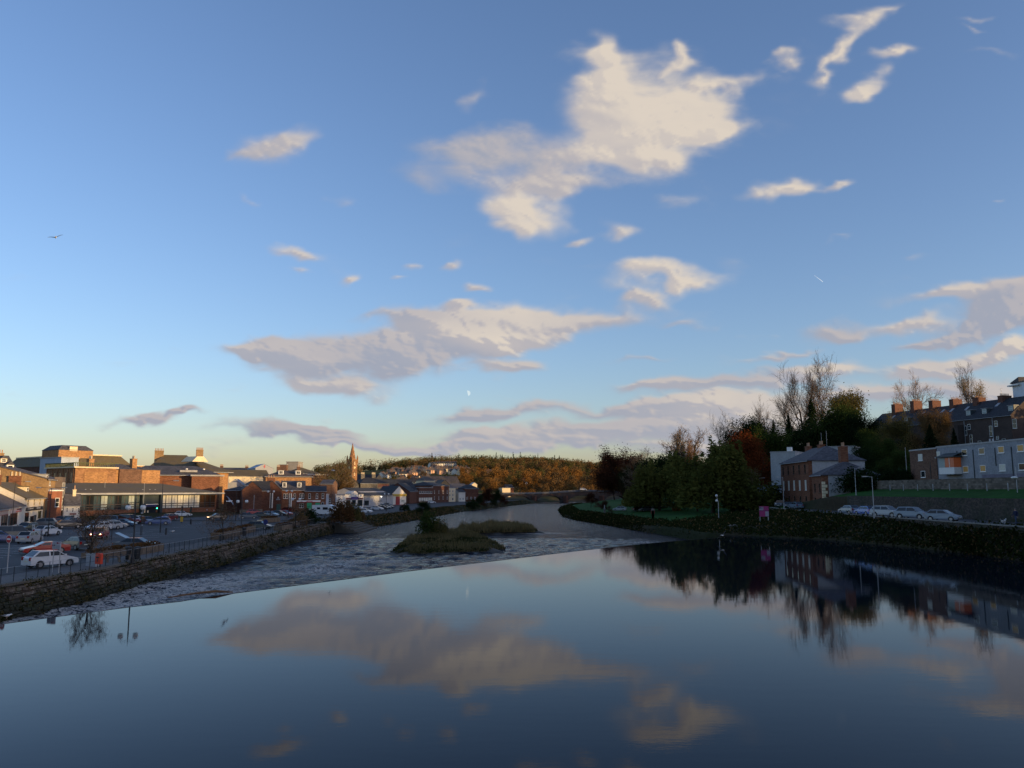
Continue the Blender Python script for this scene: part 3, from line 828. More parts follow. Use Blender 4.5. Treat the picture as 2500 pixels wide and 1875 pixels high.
        cm = np_mesh('crown', V, F, [LEAF['dark']]); tm = tubes(paths).mesh('trunk', [BARK], True)
    elif kind == 'willow':
        sk, tips = skeleton(r, H, 0.15, 2, (9, 6), (62, 50), (0.5, 0.5), upright=0.12)
        C = []
        for t in tips:
            for s in range(15):
                p = np.array(t[-1]) + r.normal(size=3) * H * 0.05; L = H * (0.12 + 0.35 * r.random()); ou = np.array([p[0], p[1], 0]); ou = ou / (np.linalg.norm(ou) + .1)
                for q in range(16):
                    u = (q + r.random()) / 16
                    C.append(p + ou * L * 0.22 * math.sqrt(u) - np.array([0, 0, L * u * 1.2]) + r.normal(size=3) * 0.13)
        C = np.array(C); C = C[C[:, 2] > H * 0.10]
        V, F = leaf_quads(C, 0.40, r, 0, 1.5)
        cm = np_mesh('crown', V, F, [LEAF['willow']]); tm = tubes([s[:4] for s in sk]).mesh('trunk', [BARK], True)
    elif kind == 'shrub':
        n = int(900 * min(6, H)); az = r.random(n) * 2 * PI; el = np.arcsin(r.random(n) ** 0.7); rr = (0.62 + 0.38 * r.random(n) ** 0.5)
        lump = 1 + 0.28 * np.sin(az * 3 + seed) * np.cos(el * 4 + seed) + 0.15 * np.sin(az * 7)
        C = np.stack([np.cos(az) * np.cos(el) * rr * lump, np.sin(az) * np.cos(el) * rr * lump, np.sin(el) * rr * lump], 1) * np.array([H * .62, H * .62, H])
        C += r.normal(size=C.shape) * 0.12; C[:, 2] = np.abs(C[:, 2])
        V, F = leaf_quads(C, 0.24, r)
        cm = np_mesh('crown', V, F, [LEAF['green']])
        st = []
        for i in range(7):
            a = i * 0.9; st.append(([Vector((0, 0, -.2)), Vector((math.cos(a) * H * .2, math.sin(a) * H * .2, H * .4)), Vector((math.cos(a) * H * .4, math.sin(a) * H * .4, H * .8))], 0.07, 0.02, 4))
        tm = tubes(st).mesh('trunk', [BARK], True)
    _tm[key] = (tm, cm)
    return _tm[key]
def plant(name, label, cat, kind, leaf, x, y, H, seed=1, z=None, group=None, sx=1.0, parts=True, rot=None):
    """one tree standing on the ground: an Empty at its foot with trunk and crown"""
    base = {'bare': 16, 'sparse': 18, 'round': 15, 'light': 15, 'far': 15, 'conifer': 18, 'farconifer': 15, 'willow': 12, 'shrub': 3}[kind]
    tm, cm = tree_meshes(kind, base, seed)
    zz = ground_h(x, y) - 0.1 if z is None else z
    s = H / base
    if kind == 'bare': s *= 1.0 / 0.92
    rz = random.random() * 6.28 if rot is None else rot
    if not parts:
        o = link(name, cm, None, (x, y, zz), (0, 0, rz)); o.scale = (s * sx, s * sx, s)
        root = o
    else:
        root = empty(name, (x, y, zz), rz); root.scale = (s * sx, s * sx, s)
        link('trunk', tm, root); o = link('crown', cm, root)
    if leaf and o.material_slots and kind not in ('bare',):
        o.material_slots[0].link = 'OBJECT'; o.material_slots[0].material = leaf if not isinstance(leaf, str) else LEAF[leaf]
    return tag(root, label, cat, group)

# ================================================================== buildings
_wm = {}
def win_meshes(w, h, style, frame, glass):
    key = (round(w, 2), round(h, 2), style, frame.name, glass.name)
    if key in _wm: return _wm[key]
    t = 0.09 if w > 0.7 else 0.07
    f = MB()
    f.box(-w/2, w/2, -0.05, 0.0, 0, t); f.box(-w/2, w/2, -0.05, 0.0, h - t, h)
    f.box(-w/2, -w/2 + t, -0.05, 0.0, t, h - t); f.box(w/2 - t, w/2, -0.05, 0.0, t, h - t)
    if style in ('sash', 'cross'): f.box(-w/2 + t, w/2 - t, -0.045, 0.0, h/2 - .04, h/2 + .04)
    if style in ('mull', 'cross'): f.box(-.04, .04, -0.047, 0.0, t, h - t)
    if style == 'tri':
        for q in (-w/6, w/6): f.box(q - .04, q + .04, -0.047, 0.0, t, h - t)
    f.box(-w/2 - .08, w/2 + .08, -0.12, 0.0, -0.09, 0)      # sill
    p = MB().box(-w/2 + t * .5, w/2 - t * .5, -0.02, 0.004, t * .5, h - t * .5)
    _wm[key] = (f.mesh('window', [frame]), p.mesh('pane', [glass]))
    return _wm[key]
def add_window(root, face, L, D, x, z, w, h, style='sash', frame=None, glass=None, inset=0.0):
    fm, pm = win_meshes(w, h, style, frame or TRIM, glass or GLASS)
    if face == 'F': loc, rz = (x, -0.006 - inset, z), 0
    elif face == 'R': loc, rz = (L + 0.006 + inset, x, z), PI / 2
    elif face == 'L': loc, rz = (-0.006 - inset, D - x, z), -PI / 2
    else: loc, rz = (L - x, D + 0.006, z), PI
    o = link('window', fm, root, loc, (0, 0, rz)); link('pane', pm, o)
    return o
def row(face, n, x0, x1, z, w, h, **k):
    return [(face, x0 + (x1 - x0) * (i / (n - 1) if n > 1 else 0.5), z, w, h, k) for i in range(n)]
def building(name, label, cat, A, B, D, z0, ze, zr=None, roof='gable', wall=WHITE, roofm=SLATE, wins=(), chim=(), group=None, over=0.35, inset=None, eave_col=None, gutter=True, skews=None, flue=POT):
    """front wall runs from A to B (seen from outside, left to right); local x along it, y into the building"""
    A = Vector((A[0], A[1])); B = Vector((B[0], B[1])); L = (B - A).length
    root = empty(name, (A.x, A.y, z0), math.atan2(B.y - A.y, B.x - A.x))
    tag(root, label, cat, group)
    H = ze - z0; R = (zr if zr is not None else ze) - z0
    w = MB(); rf = MB()
    ov = over
    if roof == 'gable':      # ridge along x
        poly = [(0, -0.6), (D, -0.6), (D, H), (D / 2, R), (0, H)]
        w.prism(poly, 'x', 0, L)
        th = 0.16; sl = (R - H) / (D / 2); e = 0.12
        for sgn in (0, 1):
            p = [(-ov, H - sl * ov + 0.02), (D / 2, R + 0.02), (D / 2, R + 0.02 + th), (-ov, H - sl * ov + 0.02 + th)]
            if sgn: p = [(D - a, b) for a, b in p]
            rf.prism(p, 'x', -e, L + e)
    elif roof == 'gablef':   # ridge along y, gable to the front
        poly = [(0, -0.6), (L, -0.6), (L, H), (L / 2, R), (0, H)]
        w.prism(poly, 'y', 0, D)
        th = 0.16; sl = (R - H) / (L / 2)
        for sgn in (0, 1):
            p = [(-ov, H - sl * ov + 0.02), (L / 2, R + 0.02), (L / 2, R + 0.02 + th), (-ov, H - sl * ov + 0.02 + th)]
            if sgn: p = [(L - a, b) for a, b in p]
            rf.prism(p, 'y', -0.12, D + 0.12)
    elif roof == 'hip' or roof == 'mansard':
        w.box(0, L, 0, D, -0.6, H)
        ins = (inset if inset is not None else min(L, D) / 2)
        insy = min(D / 2 - 0.02, D / 2) if roof == 'hip' else ins
        b = [(-ov, -ov), (L + ov, -ov), (L + ov, D + ov), (-ov, D + ov)]
        if roof == 'hip': t = [(ins, D / 2 - .05), (L - ins, D / 2 - .05), (L - ins, D / 2 + .05), (ins, D / 2 + .05)]
        else: t = [(ins, ins), (L - ins, ins), (L - ins, D - ins), (ins, D - ins)]
        rf.add([(x, y, H) for x, y in b] + [(x, y, H + 0.14) for x, y in b] + [(x, y, R) for x, y in t],
               [(3,2,1,0),(0,1,5,4),(1,2,6,5),(2,3,7,6),(3,0,4,7),(4,5,9,8),(5,6,10,9),(6,7,11,10),(7,4,8,11),(8,9,10,11)])
    elif roof == 'flat':
        w.box(0, L, 0, D, -0.6, H)
        rf.box(-ov * .5, L + ov * .5, -ov * .5, D + ov * .5, H, H + 0.25)
    w.build('wall', [wall], root)
    ro = rf.build('roof', [roofm], root)
    if skews is not None and roof == 'gable':
        for x in (0, L):
            s = MB()
            for sgn in (0, 1):
                p = [(-0.1, H), (D / 2, R + .02), (D / 2, R + .42), (-0.1, H + .36)]
                if sgn: p = [(D - a, b) for a, b in p]
                s.prism(p, 'x', x - 0.15, x + 0.15)
            s.build('coping', [skews], root)
    if gutter and roof in ('gable', 'hip') and H > 2:
        g = MB().box(-ov, L + ov, -ov - 0.13, -ov - 0.005, H - (0.12 if roof == 'hip' else 0.1 + (R - H) / (D / 2) * ov), H + 0.03 - (0 if roof == 'hip' else (R - H) / (D / 2) * ov))
        g.build('gutter', [eave_col or GREYTRIM], root)
    for c in chim:
        x, y, cw, cd, top, n = c[:6]
        m = c[6] if len(c) > 6 else wall
        cb = MB(); cb.box(x - cw / 2, x + cw / 2, y - cd / 2, y + cd / 2, min(H, top - z0) - 0.5, top - z0)
        cb.box(x - cw / 2 - .08, x + cw / 2 + .08, y - cd / 2 - .08, y + cd / 2 + .08, top - z0, top - z0 + .15)
        co = cb.build('chimney', [m], root)
        for q in range(n):
            if cw >= cd: px, py = x - cw / 2 + cw * (q + .5) / n, y
            else: px, py = x, y - cd / 2 + cd * (q + .5) / n
            link('chimney_pot', pot_mesh(flue), co, (px, py, top - z0 + .15))
    for wn_ in wins:
        face, x, z, ww, hh, k = wn_
        add_window(root, face, L, D, x, z, ww, hh, **k)
    root['_L'] = L; root['_D'] = D
    return root
_pm = {}
def pot_mesh(m):
    if m.name not in _pm:
        _pm[m.name] = MB().tube([(0, 0, 0), (0, 0, .1), (0, 0, .75), (0, 0, .85)], [.17, .14, .12, .16], 8).mesh('chimney_pot', [m])
    return _pm[m.name]
def dormer(root, x, y, z, w, h, d, wall=TRIM, roofm=SLATE, style='sash', frame=None, gable=True, glass=None):
    """dormer standing on a roof slope, front towards local -y"""
    b = MB().box(x - w/2, x + w/2, y, y + d, z, z + h, 0)
    if gable:
        b.prism([(x - w/2 - .15, z + h), (x + w/2 + .15, z + h), (x, z + h + w * .5)], 'y', y - .12, y + d, 1)
    else:
        b.box(x - w/2 - .15, x + w/2 + .15, y - .15, y + d, z + h, z + h + .15, 1)
    o = b.build('dormer', [wall, roofm], root)
    fm, pm = win_meshes(w * .72, h * .82, style, frame or TRIM, glass or GLASS)
    f = link('window', fm, o, (x, y - .006, z + h * .1))
    me = f.data
    # the pane of a dormer window belongs to the same piece
    j = MB(); t = .05; ww = w * .72; hh = h * .82
    j.box(-ww/2 + t, ww/2 - t, -0.02, 0.004, t, hh - t)
    g = j.mesh('window_pane', [glass or GLASS]); p2 = link('pane', g, o, (x, y - .006, z + h * .1))
    return o
def panel(root, name, face, L, x0, x1, z0, z1, mat, t=0.06, D=0):
    if face == 'F': b = MB().box(x0, x1, -t, 0.01, z0, z1)
    elif face == 'R': b = MB().box(L - .01, L + t, x0, x1, z0, z1)
    else: b = MB().box(-t, .01, D - x1, D - x0, z0, z1)
    return b.build(name, [mat], root)
def lettering(root, x0, x1, z0, z1, y, mat, seed=0, name='lettering', n=None):
    """raised strokes standing for shop lettering too small to read: as blurred and unreadable as in the place seen from here"""
    r = random.Random(seed); b = MB(); h = z1 - z0; x = x0
    while x < x1 - h * .35:
        w = h * (.35 + .25 * r.random())
        k = r.random()
        b.box(x, x + w * .25, y - .03, y, z0, z1)
        if k < .7: b.box(x + w * .25, x + w * .8, y - .03, y, z1 - h * .22, z1)
        if k > .3: b.box(x + w * .25, x + w * .8, y - .03, y, z0, z0 + h * .2)
        if .2 < k < .8: b.box(x + w * .25, x + w * .7, y - .03, y, z0 + h * .42, z0 + h * .6)
        x += w * 1.12 + (h * .5 if r.random() < .18 else 0)
    o = b.build(name, [mat], root); o['kind'] = 'stuff'
    return o

# ================================================================== vehicles
TYRE = M('tyre_rubber', (0.015, 0.015, 0.016), 0.8, 0.2, 5)
RIM = M('wheel_rim', (0.32, 0.32, 0.33), 0.35, 0.1, 5, metal=0.6)
CARGLASS = glassy('car_glass', (0.012, 0.016, 0.02), 0.03)
HEADL = M('headlight_glass', (0.55, 0.55, 0.55), 0.15, 0.1, 5)
HEADON = M('lit_headlight', (0.8, 0.7, 0.6), 0.3, 0.1, 5, em=((1.0, 0.62, 0.30), 6.0))
TAILL = M('tail_light', (0.30, 0.015, 0.01), 0.2, 0.1, 5)
TAILON = M('lit_tail_light', (0.5, 0.02, 0.015), 0.3, 0.1, 5, em=((1.0, 0.04, 0.02), 1.5))
PLASTIC = M('dark_plastic', (0.02, 0.02, 0.022), 0.6, 0.2, 5)
PLATE = M('number_plate', (0.6, 0.58, 0.45), 0.5, 0.05, 5)
def paint(name, col): return M('paint_' + name, col, 0.28, 0.05, 0.6, coat=0.6)
PA = {'white': paint('white', (0.62, 0.63, 0.64)), 'silver': paint('silver', (0.33, 0.35, 0.37)), 'blue': paint('blue', (0.02, 0.05, 0.18)), 'navy': paint('navy', (0.012, 0.022, 0.055)),
      'black': paint('black', (0.008, 0.009, 0.011)), 'red': paint('red', (0.32, 0.012, 0.012)), 'darkred': paint('dark_red', (0.12, 0.010, 0.012)), 'grey': paint('grey', (0.075, 0.08, 0.09)), 'teal': paint('steel_blue', (0.05, 0.10, 0.17)), 'brightblue': paint('bright_blue', (0.03, 0.12, 0.42)), 'bluegrey': paint('blue_grey', (0.14, 0.19, 0.25))}
CARS = {  # length, half width, lower outline (front to back along the top), cabin outline, wheel xs, wheel radius
 'hatch': (4.0, .83, [(2.0,.30),(2.02,.55),(1.93,.72),(1.0,.96),(-1.86,1.0),(-2.0,.86),(-2.0,.30)], [(1.05,.95),(.30,1.42),(-1.25,1.46),(-1.80,1.02)], (1.25,-1.22), .31),
 'saloon': (4.5, .86, [(2.25,.28),(2.27,.52),(2.15,.70),(1.05,.93),(-1.5,.97),(-2.15,.95),(-2.27,.75),(-2.25,.30)], [(1.1,.92),(.35,1.38),(-.85,1.38),(-1.65,.96)], (1.38,-1.35), .32),
 'coupe': (4.4, .88, [(2.2,.25),(2.22,.48),(2.1,.64),(.95,.86),(-1.4,.92),(-2.1,.90),(-2.22,.7),(-2.2,.28)], [(1.0,.85),(.15,1.22),(-.75,1.22),(-1.65,.92)], (1.35,-1.3), .32),
 'suv': (4.4, .90, [(2.2,.38),(2.22,.72),(2.1,.90),(1.1,1.08),(-2.05,1.12),(-2.2,1.0),(-2.2,.38)], [(1.15,1.06),(.45,1.62),(-1.6,1.66),(-2.0,1.12)], (1.35,-1.35), .36),
 'estate': (4.5, .86, [(2.25,.28),(2.27,.55),(2.12,.72),(1.1,.95),(-2.1,1.0),(-2.25,.9),(-2.25,.30)], [(1.15,.93),(.40,1.42),(-1.75,1.46),(-2.12,1.02)], (1.38,-1.35), .32),
 'van': (4.6, .90, [(2.3,.32),(2.32,.7),(2.2,.95),(1.45,1.15),(-2.25,1.15),(-2.3,.9),(-2.3,.32)], [(1.5,1.12),(.75,1.85),(-2.15,1.88),(-2.28,1.12)], (1.5,-1.4), .33),
}
_cm = {}
def car_meshes(kind):
    if kind in _cm: return _cm[kind]
    L, hw, lo, cab, wx, wr = CARS[kind]
    b = MB()
    out = [(x, z) for x, z in lo]
    # underside with wheel arches cut out
    und = []
    for w in (wx[1], wx[0]):
        for i in range(9):
            t = PI - PI * i / 8
            und.append((w + math.cos(t) * (wr + .06), lo[0][1] - .02 + max(0, math.sin(t)) * (wr + .08)))
    poly = out + und
    n = len(poly)
    def yy(z): return hw - max(0, z - .55) * .10
    vs = [(x, -yy(z), z) for x, z in poly] + [(x, yy(z), z) for x, z in poly]
    b.add(vs, [tuple(range(n)), tuple(range(n, 2 * n))[::-1]] + [(i + n, (i + 1) % n + n, (i + 1) % n, i) for i in range(n)])
    def cy(z): return hw - .08 - (z - cab[0][1]) * .26
    vs = [(x, -cy(z), z) for x, z in cab] + [(x, cy(z), z) for x, z in cab]
    b.add(vs, [(0, 1, 2, 3), (7, 6, 5, 4), (4, 5, 1, 0), (5, 6, 2, 1), (6, 7, 3, 2)])
    if kind == 'suv' or kind == 'estate':
        for s in (-1, 1): b.box(-1.3, .2, s * (cy(cab[1][1]) - .05) - .02, s * (cy(cab[1][1]) - .05) + .02, cab[1][1] + .03, cab[1][1] + .08)
    for s in (-1, 1): b.box(cab[0][0] - .32, cab[0][0] - .18, s * (hw + .09) - .07, s * (hw + .09) + .07, cab[0][1] + .03, cab[0][1] + .17)
    body = b.mesh('body', [PA['white']])
    body.validate()
    def quad(p, q, r_, s_, f=.08, off=.012):
        P_ = [Vector(t) for t in (p, q, r_, s_)]; c = sum(P_, Vector()) / 4
        nrm = (P_[1] - P_[0]).cross(P_[3] - P_[0]).normalized()
        return [tuple(t + (c - t) * f + nrm * off) for t in P_]
    A, B_, C_, D_ = [(x, z) for x, z in cab]
    def pt(q, s): return (q[0], s * cy(q[1]), q[1])
    ws = MB().add(quad(pt(A, -1), pt(A, 1), pt(B_, 1), pt(B_, -1), .07), [(0, 1, 2, 3)]).mesh('windscreen', [CARGLASS])
    rw = MB().add(quad(pt(D_, 1), pt(D_, -1), pt(C_, -1), pt(C_, 1), .12), [(0, 1, 2, 3)]).mesh('rear_window', [CARGLASS])
    sides = []
    for s in (-1, 1):
        m = MB(); mid = ((A[0] + D_[0]) / 2 - .05)
        def at(t, z): # point on side plane
            return (t, s * (cy(z) + .012), z)
        z0, z1 = A[1] + .06, B_[1] - .06
        fx = lambda z: A[0] + (B_[0] - A[0]) * (z - A[1]) / (B_[1] - A[1]) - .12
        bx = lambda z: D_[0] + (C_[0] - D_[0]) * (z - D_[1]) / (C_[1] - D_[1]) + .14
        for a0, a1, c0, c1 in (((mid + .05), (mid + .05), fx(z0), fx(z1)), (bx(z0), bx(z1), mid - .05, mid - .05)):
            q = [at(a0, z0), at(c0, z0), at(c1, z1), at(a1, z1)]
            m.add(q, [(0, 1, 2, 3) if s < 0 else (3, 2, 1, 0)])
        sides.append(m.mesh('side_window', [CARGLASS]))
    fz = lo[1][1]; fx0 = lo[1][0]
    hl = [MB().box(fx0 - .28, fx0 - .02, s * (hw - .34) - .17, s * (hw - .34) + .17, fz + .0, fz + .14).mesh('headlight', [HEADL]) for s in (-1, 1)]
    rz = lo[-2][1]; rx = lo[-2][0]
    tl = [MB().box(rx - .03, rx + .2, s * (hw - .20) - .12, s * (hw - .20) + .125, rz - .18, rz + .10).mesh('tail_light', [TAILL]) for s in (-1, 1)]
    bump = MB().box(lo[0][0] - .08, lo[0][0] + .05, -hw * .6, hw * .6, .30, .46).mesh('grille', [PLASTIC])
    plates = [MB().box(lo[0][0] + .03, lo[0][0] + .065, -.26, .26, .44, .55).mesh('number_plate', [PLATE]), MB().box(rx - .035, rx + .0, -.26, .26, .56, .67).mesh('number_plate', [PLATE])]
    ty = MB().tube([(0, -.10, 0), (0, .10, 0)], wr, 16).mesh('tyre', [TYRE])
    rm = MB().tube([(0, -.112, 0), (0, .112, 0)], wr * .62, 10).mesh('rim', [RIM])
    _cm[kind] = dict(body=body, glass=[ws, rw] + sides, hl=hl, tl=tl, grille=bump, plates=plates, ty=ty, rm=rm, wx=wx, wr=wr, hw=hw)
    return _cm[kind]
def car(label, kind, colour, x, y, head, z=None, group=None, lights=0, detail=True, name='parked_car', pitch=0):
    """head: the way it faces, degrees from +x; copies share their meshes"""
    m = car_meshes(kind)
    root = empty(name, (x, y, z if z is not None else 0.705), math.radians(head))
    tag(root, label, 'car' if kind != 'van' else 'van', group)
    o = link('body', m['body'], root); o.material_slots[0].link = 'OBJECT'; o.material_slots[0].material = PA[colour]
    for g, nm in zip(m['glass'], ('windscreen', 'rear_window', 'side_window', 'side_window')): link(nm, g, root)
    for w in m['wx']:
        for s in (-1, 1):
            t = link('wheel', m['ty'], root, (w, s * (m['hw'] - .10), m['wr']))
            if detail: link('rim', m['rm'], t)
    if detail:
        for h in m['hl']:
            o = link('headlight', h, root)
            if lights == 1: o.material_slots[0].link = 'OBJECT'; o.material_slots[0].material = HEADON
        for h in m['tl']:
            o = link('tail_light', h, root)
            if lights == 2: o.material_slots[0].link = 'OBJECT'; o.material_slots[0].material = TAILON
        link('grille', m['grille'], root)
        for p in m['plates']: link('number_plate', p, root)
    return root
def motorhome(x, y, head, label):
    root = empty('motorhome', (x, y, .705), math.radians(head)); tag(root, label, 'motorhome')
    b = MB()
    b.prism([(-3.3,.45),(-3.3,2.75),(1.2,2.85),(2.0,2.6),(2.55,1.65),(3.2,1.25),(3.3,.45)], 'y', -1.05, 1.05)
    b.build('body', [PA['white']], root)
    MB().add([(2.02, -.95, 2.52), (2.5, -.98, 1.72), (2.5, .98, 1.72), (2.02, .95, 2.52)], [(0, 1, 2, 3)]).build('windscreen', [CARGLASS], root, loc=(.03, 0, .02))
    for s in (-1, 1):
        y0, y1 = (s * 1.05, s * 1.065) if s > 0 else (s * 1.065, s * 1.05)
        MB().box(-.3, 1.1, y0, y1, 1.55, 2.2).build('side_window', [CARGLASS], root)
        MB().box(-1.9, -1.0, y0, y1, 1.65, 2.15).build('side_window', [CARGLASS], root)
        MB().prism([(1.55,1.3),(2.45,1.3),(2.3,1.7),(1.9,2.05),(1.55,2.05)], 'y', y0, y1).build('cab_window', [CARGLASS], root)
    for w in (-1.7, 2.2):
        for s in (-1, 1):
            t = MB().tube([(0, -.12, 0), (0, .12, 0)], .36, 16).build('wheel', [TYRE], root, (w, s * .97, .36))
            MB().tube([(0, -.13, 0), (0, .13, 0)], .2, 10).build('rim', [RIM], t)
    for s in (-1, 1): MB().box(3.05, 3.3, s * .8 - .15, s * .8 + .15, .85, 1.1).build('headlight', [HEADL], root)
    return root
def truck(x, y, head, label):
    root = empty('pickup_truck', (x, y, 0.9), math.radians(head)); tag(root, label, 'truck')
    MB().prism([(1.0,.5),(1.0,2.1),(2.2,2.1),(2.75,1.35),(2.9,1.1),(2.9,.5)], 'y', -.98, .98).build('cab', [PA['white']], root)
    MB().add([(2.27, -.85, 2.03), (2.72, -.9, 1.42), (2.72, .9, 1.42), (2.27, .85, 2.03)], [(0, 1, 2, 3)]).build('windscreen', [CARGLASS], root, loc=(.03, 0, .02))
    for s in (-1, 1):
        y0, y1 = sorted((s * .98, s * .995))
        MB().prism([(1.3,1.3),(2.55,1.3),(2.1,1.95),(1.3,1.95)], 'y', y0, y1).build('side_window', [CARGLASS], root)
    MB().box(-3.0, .95, -1.0, 1.0, .7, .85).box(-3.0, .95, -1.0, -.96, .85, 1.25).box(-3.0, .95, .96, 1.0, .85, 1.25).build('flatbed', [PA['white']], root)
    for w in (-1.9, 2.0):
        for s in (-1, 1):
            MB().tube([(0, -.12, 0), (0, .12, 0)], .36, 14).build('wheel', [TYRE], root, (w, s * .9, .36))
    return root

# ================================================================== street furniture
_sf = {}
def twin_lamp(x, y, H, label, z=.7, ang=0.0, group='twin globe lamps along the quay'):
    root = empty('street_lamp', (x, y, z), ang); tag(root, label, 'street lamp', group)
    if 'twin' not in _sf:
        p = MB(); p.tube([(0,0,0),(0,0,.5),(0,0,.6),(0,0,1.3),(0,0,1.4),(0,0,1)], [.17,.17,.12,.10,.07,.07], 8)
        p.tube([(0,0,1.35),(0,0,1.0 + 4.0)], [.065,.05], 8)
        a = MB().tube([(-.62,0,.1),(-.55,0,.28),(-.3,0,.32),(0,0,.25),(.3,0,.32),(.55,0,.28),(.62,0,.1)], .025, 5).tube([(0,0,0),(0,0,.75)], [.04,.01], 6)
        g = MB().ball((0,0,-.16), .25, 14, 9); c = MB().tube([(0,0,.05),(0,0,.12)], [.16,.05], 8)
        _sf['twin'] = (p.mesh('post', [BLACKMETAL]), a.mesh('arm', [BLACKMETAL]), g.mesh('globe', [GLOBE], True), c.mesh('cap', [BLACKMETAL]))
    p, a, g, c = _sf['twin']
    o = link('post', p, root); o.scale = (1, 1, H / 5.0)
    link('arm', a, root, (0, 0, H))
    for s in (-1, 1):
        gg = link('globe', g, root, (s * .62, 0, H)); link('cap', c, gg)
    return root
def arm_lamp(x, y, H, label, z=.7, ang=0.0, mat=None, arms=1, reach=1.6, group=None, r=.075):
    root = empty('street_lamp', (x, y, z), ang); tag(root, label, 'street lamp', group)
    m = mat or BLACKMETAL
    MB().tube([(0,0,0),(0,0,1.2),(0,0,1.25),(0,0,H)], [r*1.5,r*1.5,r,r*.6], 8).build('pole', [m], root)
    if not arms: return root
    for s in ((1,), (1, -1))[arms - 1]:
        MB().tube([(0,0,H-.05),(s*reach,0,H+.05)], [r*.5,r*.4], 6).build('arm', [m], root)
        MB().prism([(s*reach-.1,H+.1),(s*(reach)+s*.75,H+.12),(s*reach+s*.7,H-.04),(s*reach-.05,H-.02)], 'y', -.13, .13).build('lamp_head', [GALV], root)
    return root
def person(x, y, z, ang, label, top, legs, H=1.75, stride=.28):
    root = empty('person', (x, y, z), math.radians(ang)); tag(root, label, 'person')
    s = H / 1.75
    J = {'pel':(0,0,.95),'w':(0,0,1.12),'ch':(0.02,0,1.34),'nk':(.03,0,1.50),'hd':(.05,0,1.62),'hd2':(.05,0,1.70),
         'hl':(0,.09,.92),'kl':(stride*.55,.09,.50),'al':(stride*.7,.09,.09),'tl':(stride*.7+.2,.10,.04),
         'hr':(0,-.09,.92),'kr':(-stride*.15,-.09,.49),'ar':(-stride,-.09,.12),'tr':(-stride+.18,-.10,.04),
         'sl':(.02,.19,1.42),'el':(-.08,.25,1.14),'wl':(.05,.26,.92),'gl':(.10,.26,.83),
         'sr':(.02,-.19,1.42),'er':(.04,-.26,1.14),'wr':(.22,-.25,.98),'gr':(.29,-.25,.92)}
    R = {'pel':.155,'w':.15,'ch':.165,'nk':.06,'hd':.10,'hd2':.085,'hl':.10,'kl':.07,'al':.045,'tl':.04,'hr':.10,'kr':.07,'ar':.045,'tr':.04,'sl':.075,'el':.055,'wl':.038,'gl':.04,'sr':.075,'er':.055,'wr':.038,'gr':.04}
    E = [('pel','w'),('w','ch'),('ch','nk'),('nk','hd'),('hd','hd2'),('pel','hl'),('hl','kl'),('kl','al'),('al','tl'),('pel','hr'),('hr','kr'),('kr','ar'),('ar','tr'),('ch','sl'),('sl','el'),('el','wl'),('wl','gl'),('ch','sr'),('sr','er'),('er','wr'),('wr','gr')]
    ks = list(J); me = bpy.data.meshes.new('body')
    me.from_pydata([tuple(c * s for c in J[k]) for k in ks], [(ks.index(a), ks.index(b)) for a, b in E], [])
    o = link('body', me, root)
    md = o.modifiers.new('skin', 'SKIN'); md.use_smooth_shade = True
    for i, k in enumerate(ks):
        v = me.skin_vertices[0].data[i]; v.radius = (R[k] * s, R[k] * s); v.use_root = (k == 'pel')
    o.modifiers.new('sub', 'SUBSURF').levels = 1; o.modifiers['sub'].render_levels = 2
    skin = M('skin', (0.45, 0.27, 0.20), 0.6, 0.1, 4)
    nt = NT('dressed_' + top + legs)
    sp = nt.n('ShaderNodeSeparateXYZ', {0: nt.n('ShaderNodeTexCoord').outputs['Object']})
    cols = {'navy': (0.012,0.016,0.05), 'black': (0.01,0.01,0.012), 'denim': (0.03,0.05,0.10), 'pink': (0.6,0.08,0.12), 'grey': (0.12,0.12,0.13)}
    zt = nt.math('GREATER_THAN', sp.outputs[2], .93 * s); zn = nt.math('GREATER_THAN', sp.outputs[2], 1.50 * s); zb = nt.math('LESS_THAN', sp.outputs[2], .08 * s)
    c = nt.mix(zt, cols[legs], cols[top]); c = nt.mix(zn, c, (0.45, 0.27, 0.20)); c = nt.mix(zb, c, (0.01, 0.01, 0.01))
    nt.set(nt.b.inputs['Base Color'], c); nt.b.inputs['Roughness'].default_value = .85
    me.materials.append(nt.m)
    h = MB().ball((.02 * s, 0, 1.695 * s), .118 * s, 12, 8, sz=.95); h.build('hair', [M('hair', (0.10, 0.09, 0.08), .8, .3, 8)], root, smooth=True)
    MB().ball((.145 * s, 0, 1.635 * s), .02 * s, 6, 5).build('nose', [skin], root, smooth=True)
    for q in (-1, 1):
        MB().ball((.128 * s, q * .035 * s, 1.665 * s), .012 * s, 6, 5).build('eye', [PLASTIC], root, smooth=True)
        gx, gy, gz = (J['gl'] if q > 0 else J['gr'])
        hb = MB()
        for f in range(4): hb.tube([(gx*s, gy*s + (f-1.5)*.018*s, gz*s), (gx*s+.02*s, gy*s + (f-1.5)*.02*s, (gz-.06)*s), (gx*s+.005*s, gy*s+(f-1.5)*.02*s, (gz-.09 - .01*(f in (1,2)))*s)], .010*s, 5)
        hb.tube([(gx*s+.02*s, gy*s-.03*s*q, (gz+.01)*s), (gx*s+.05*s, gy*s-.03*s*q, (gz-.04)*s)], .011*s, 5)
        hb.build('hand', [skin], root, smooth=True)
    return root
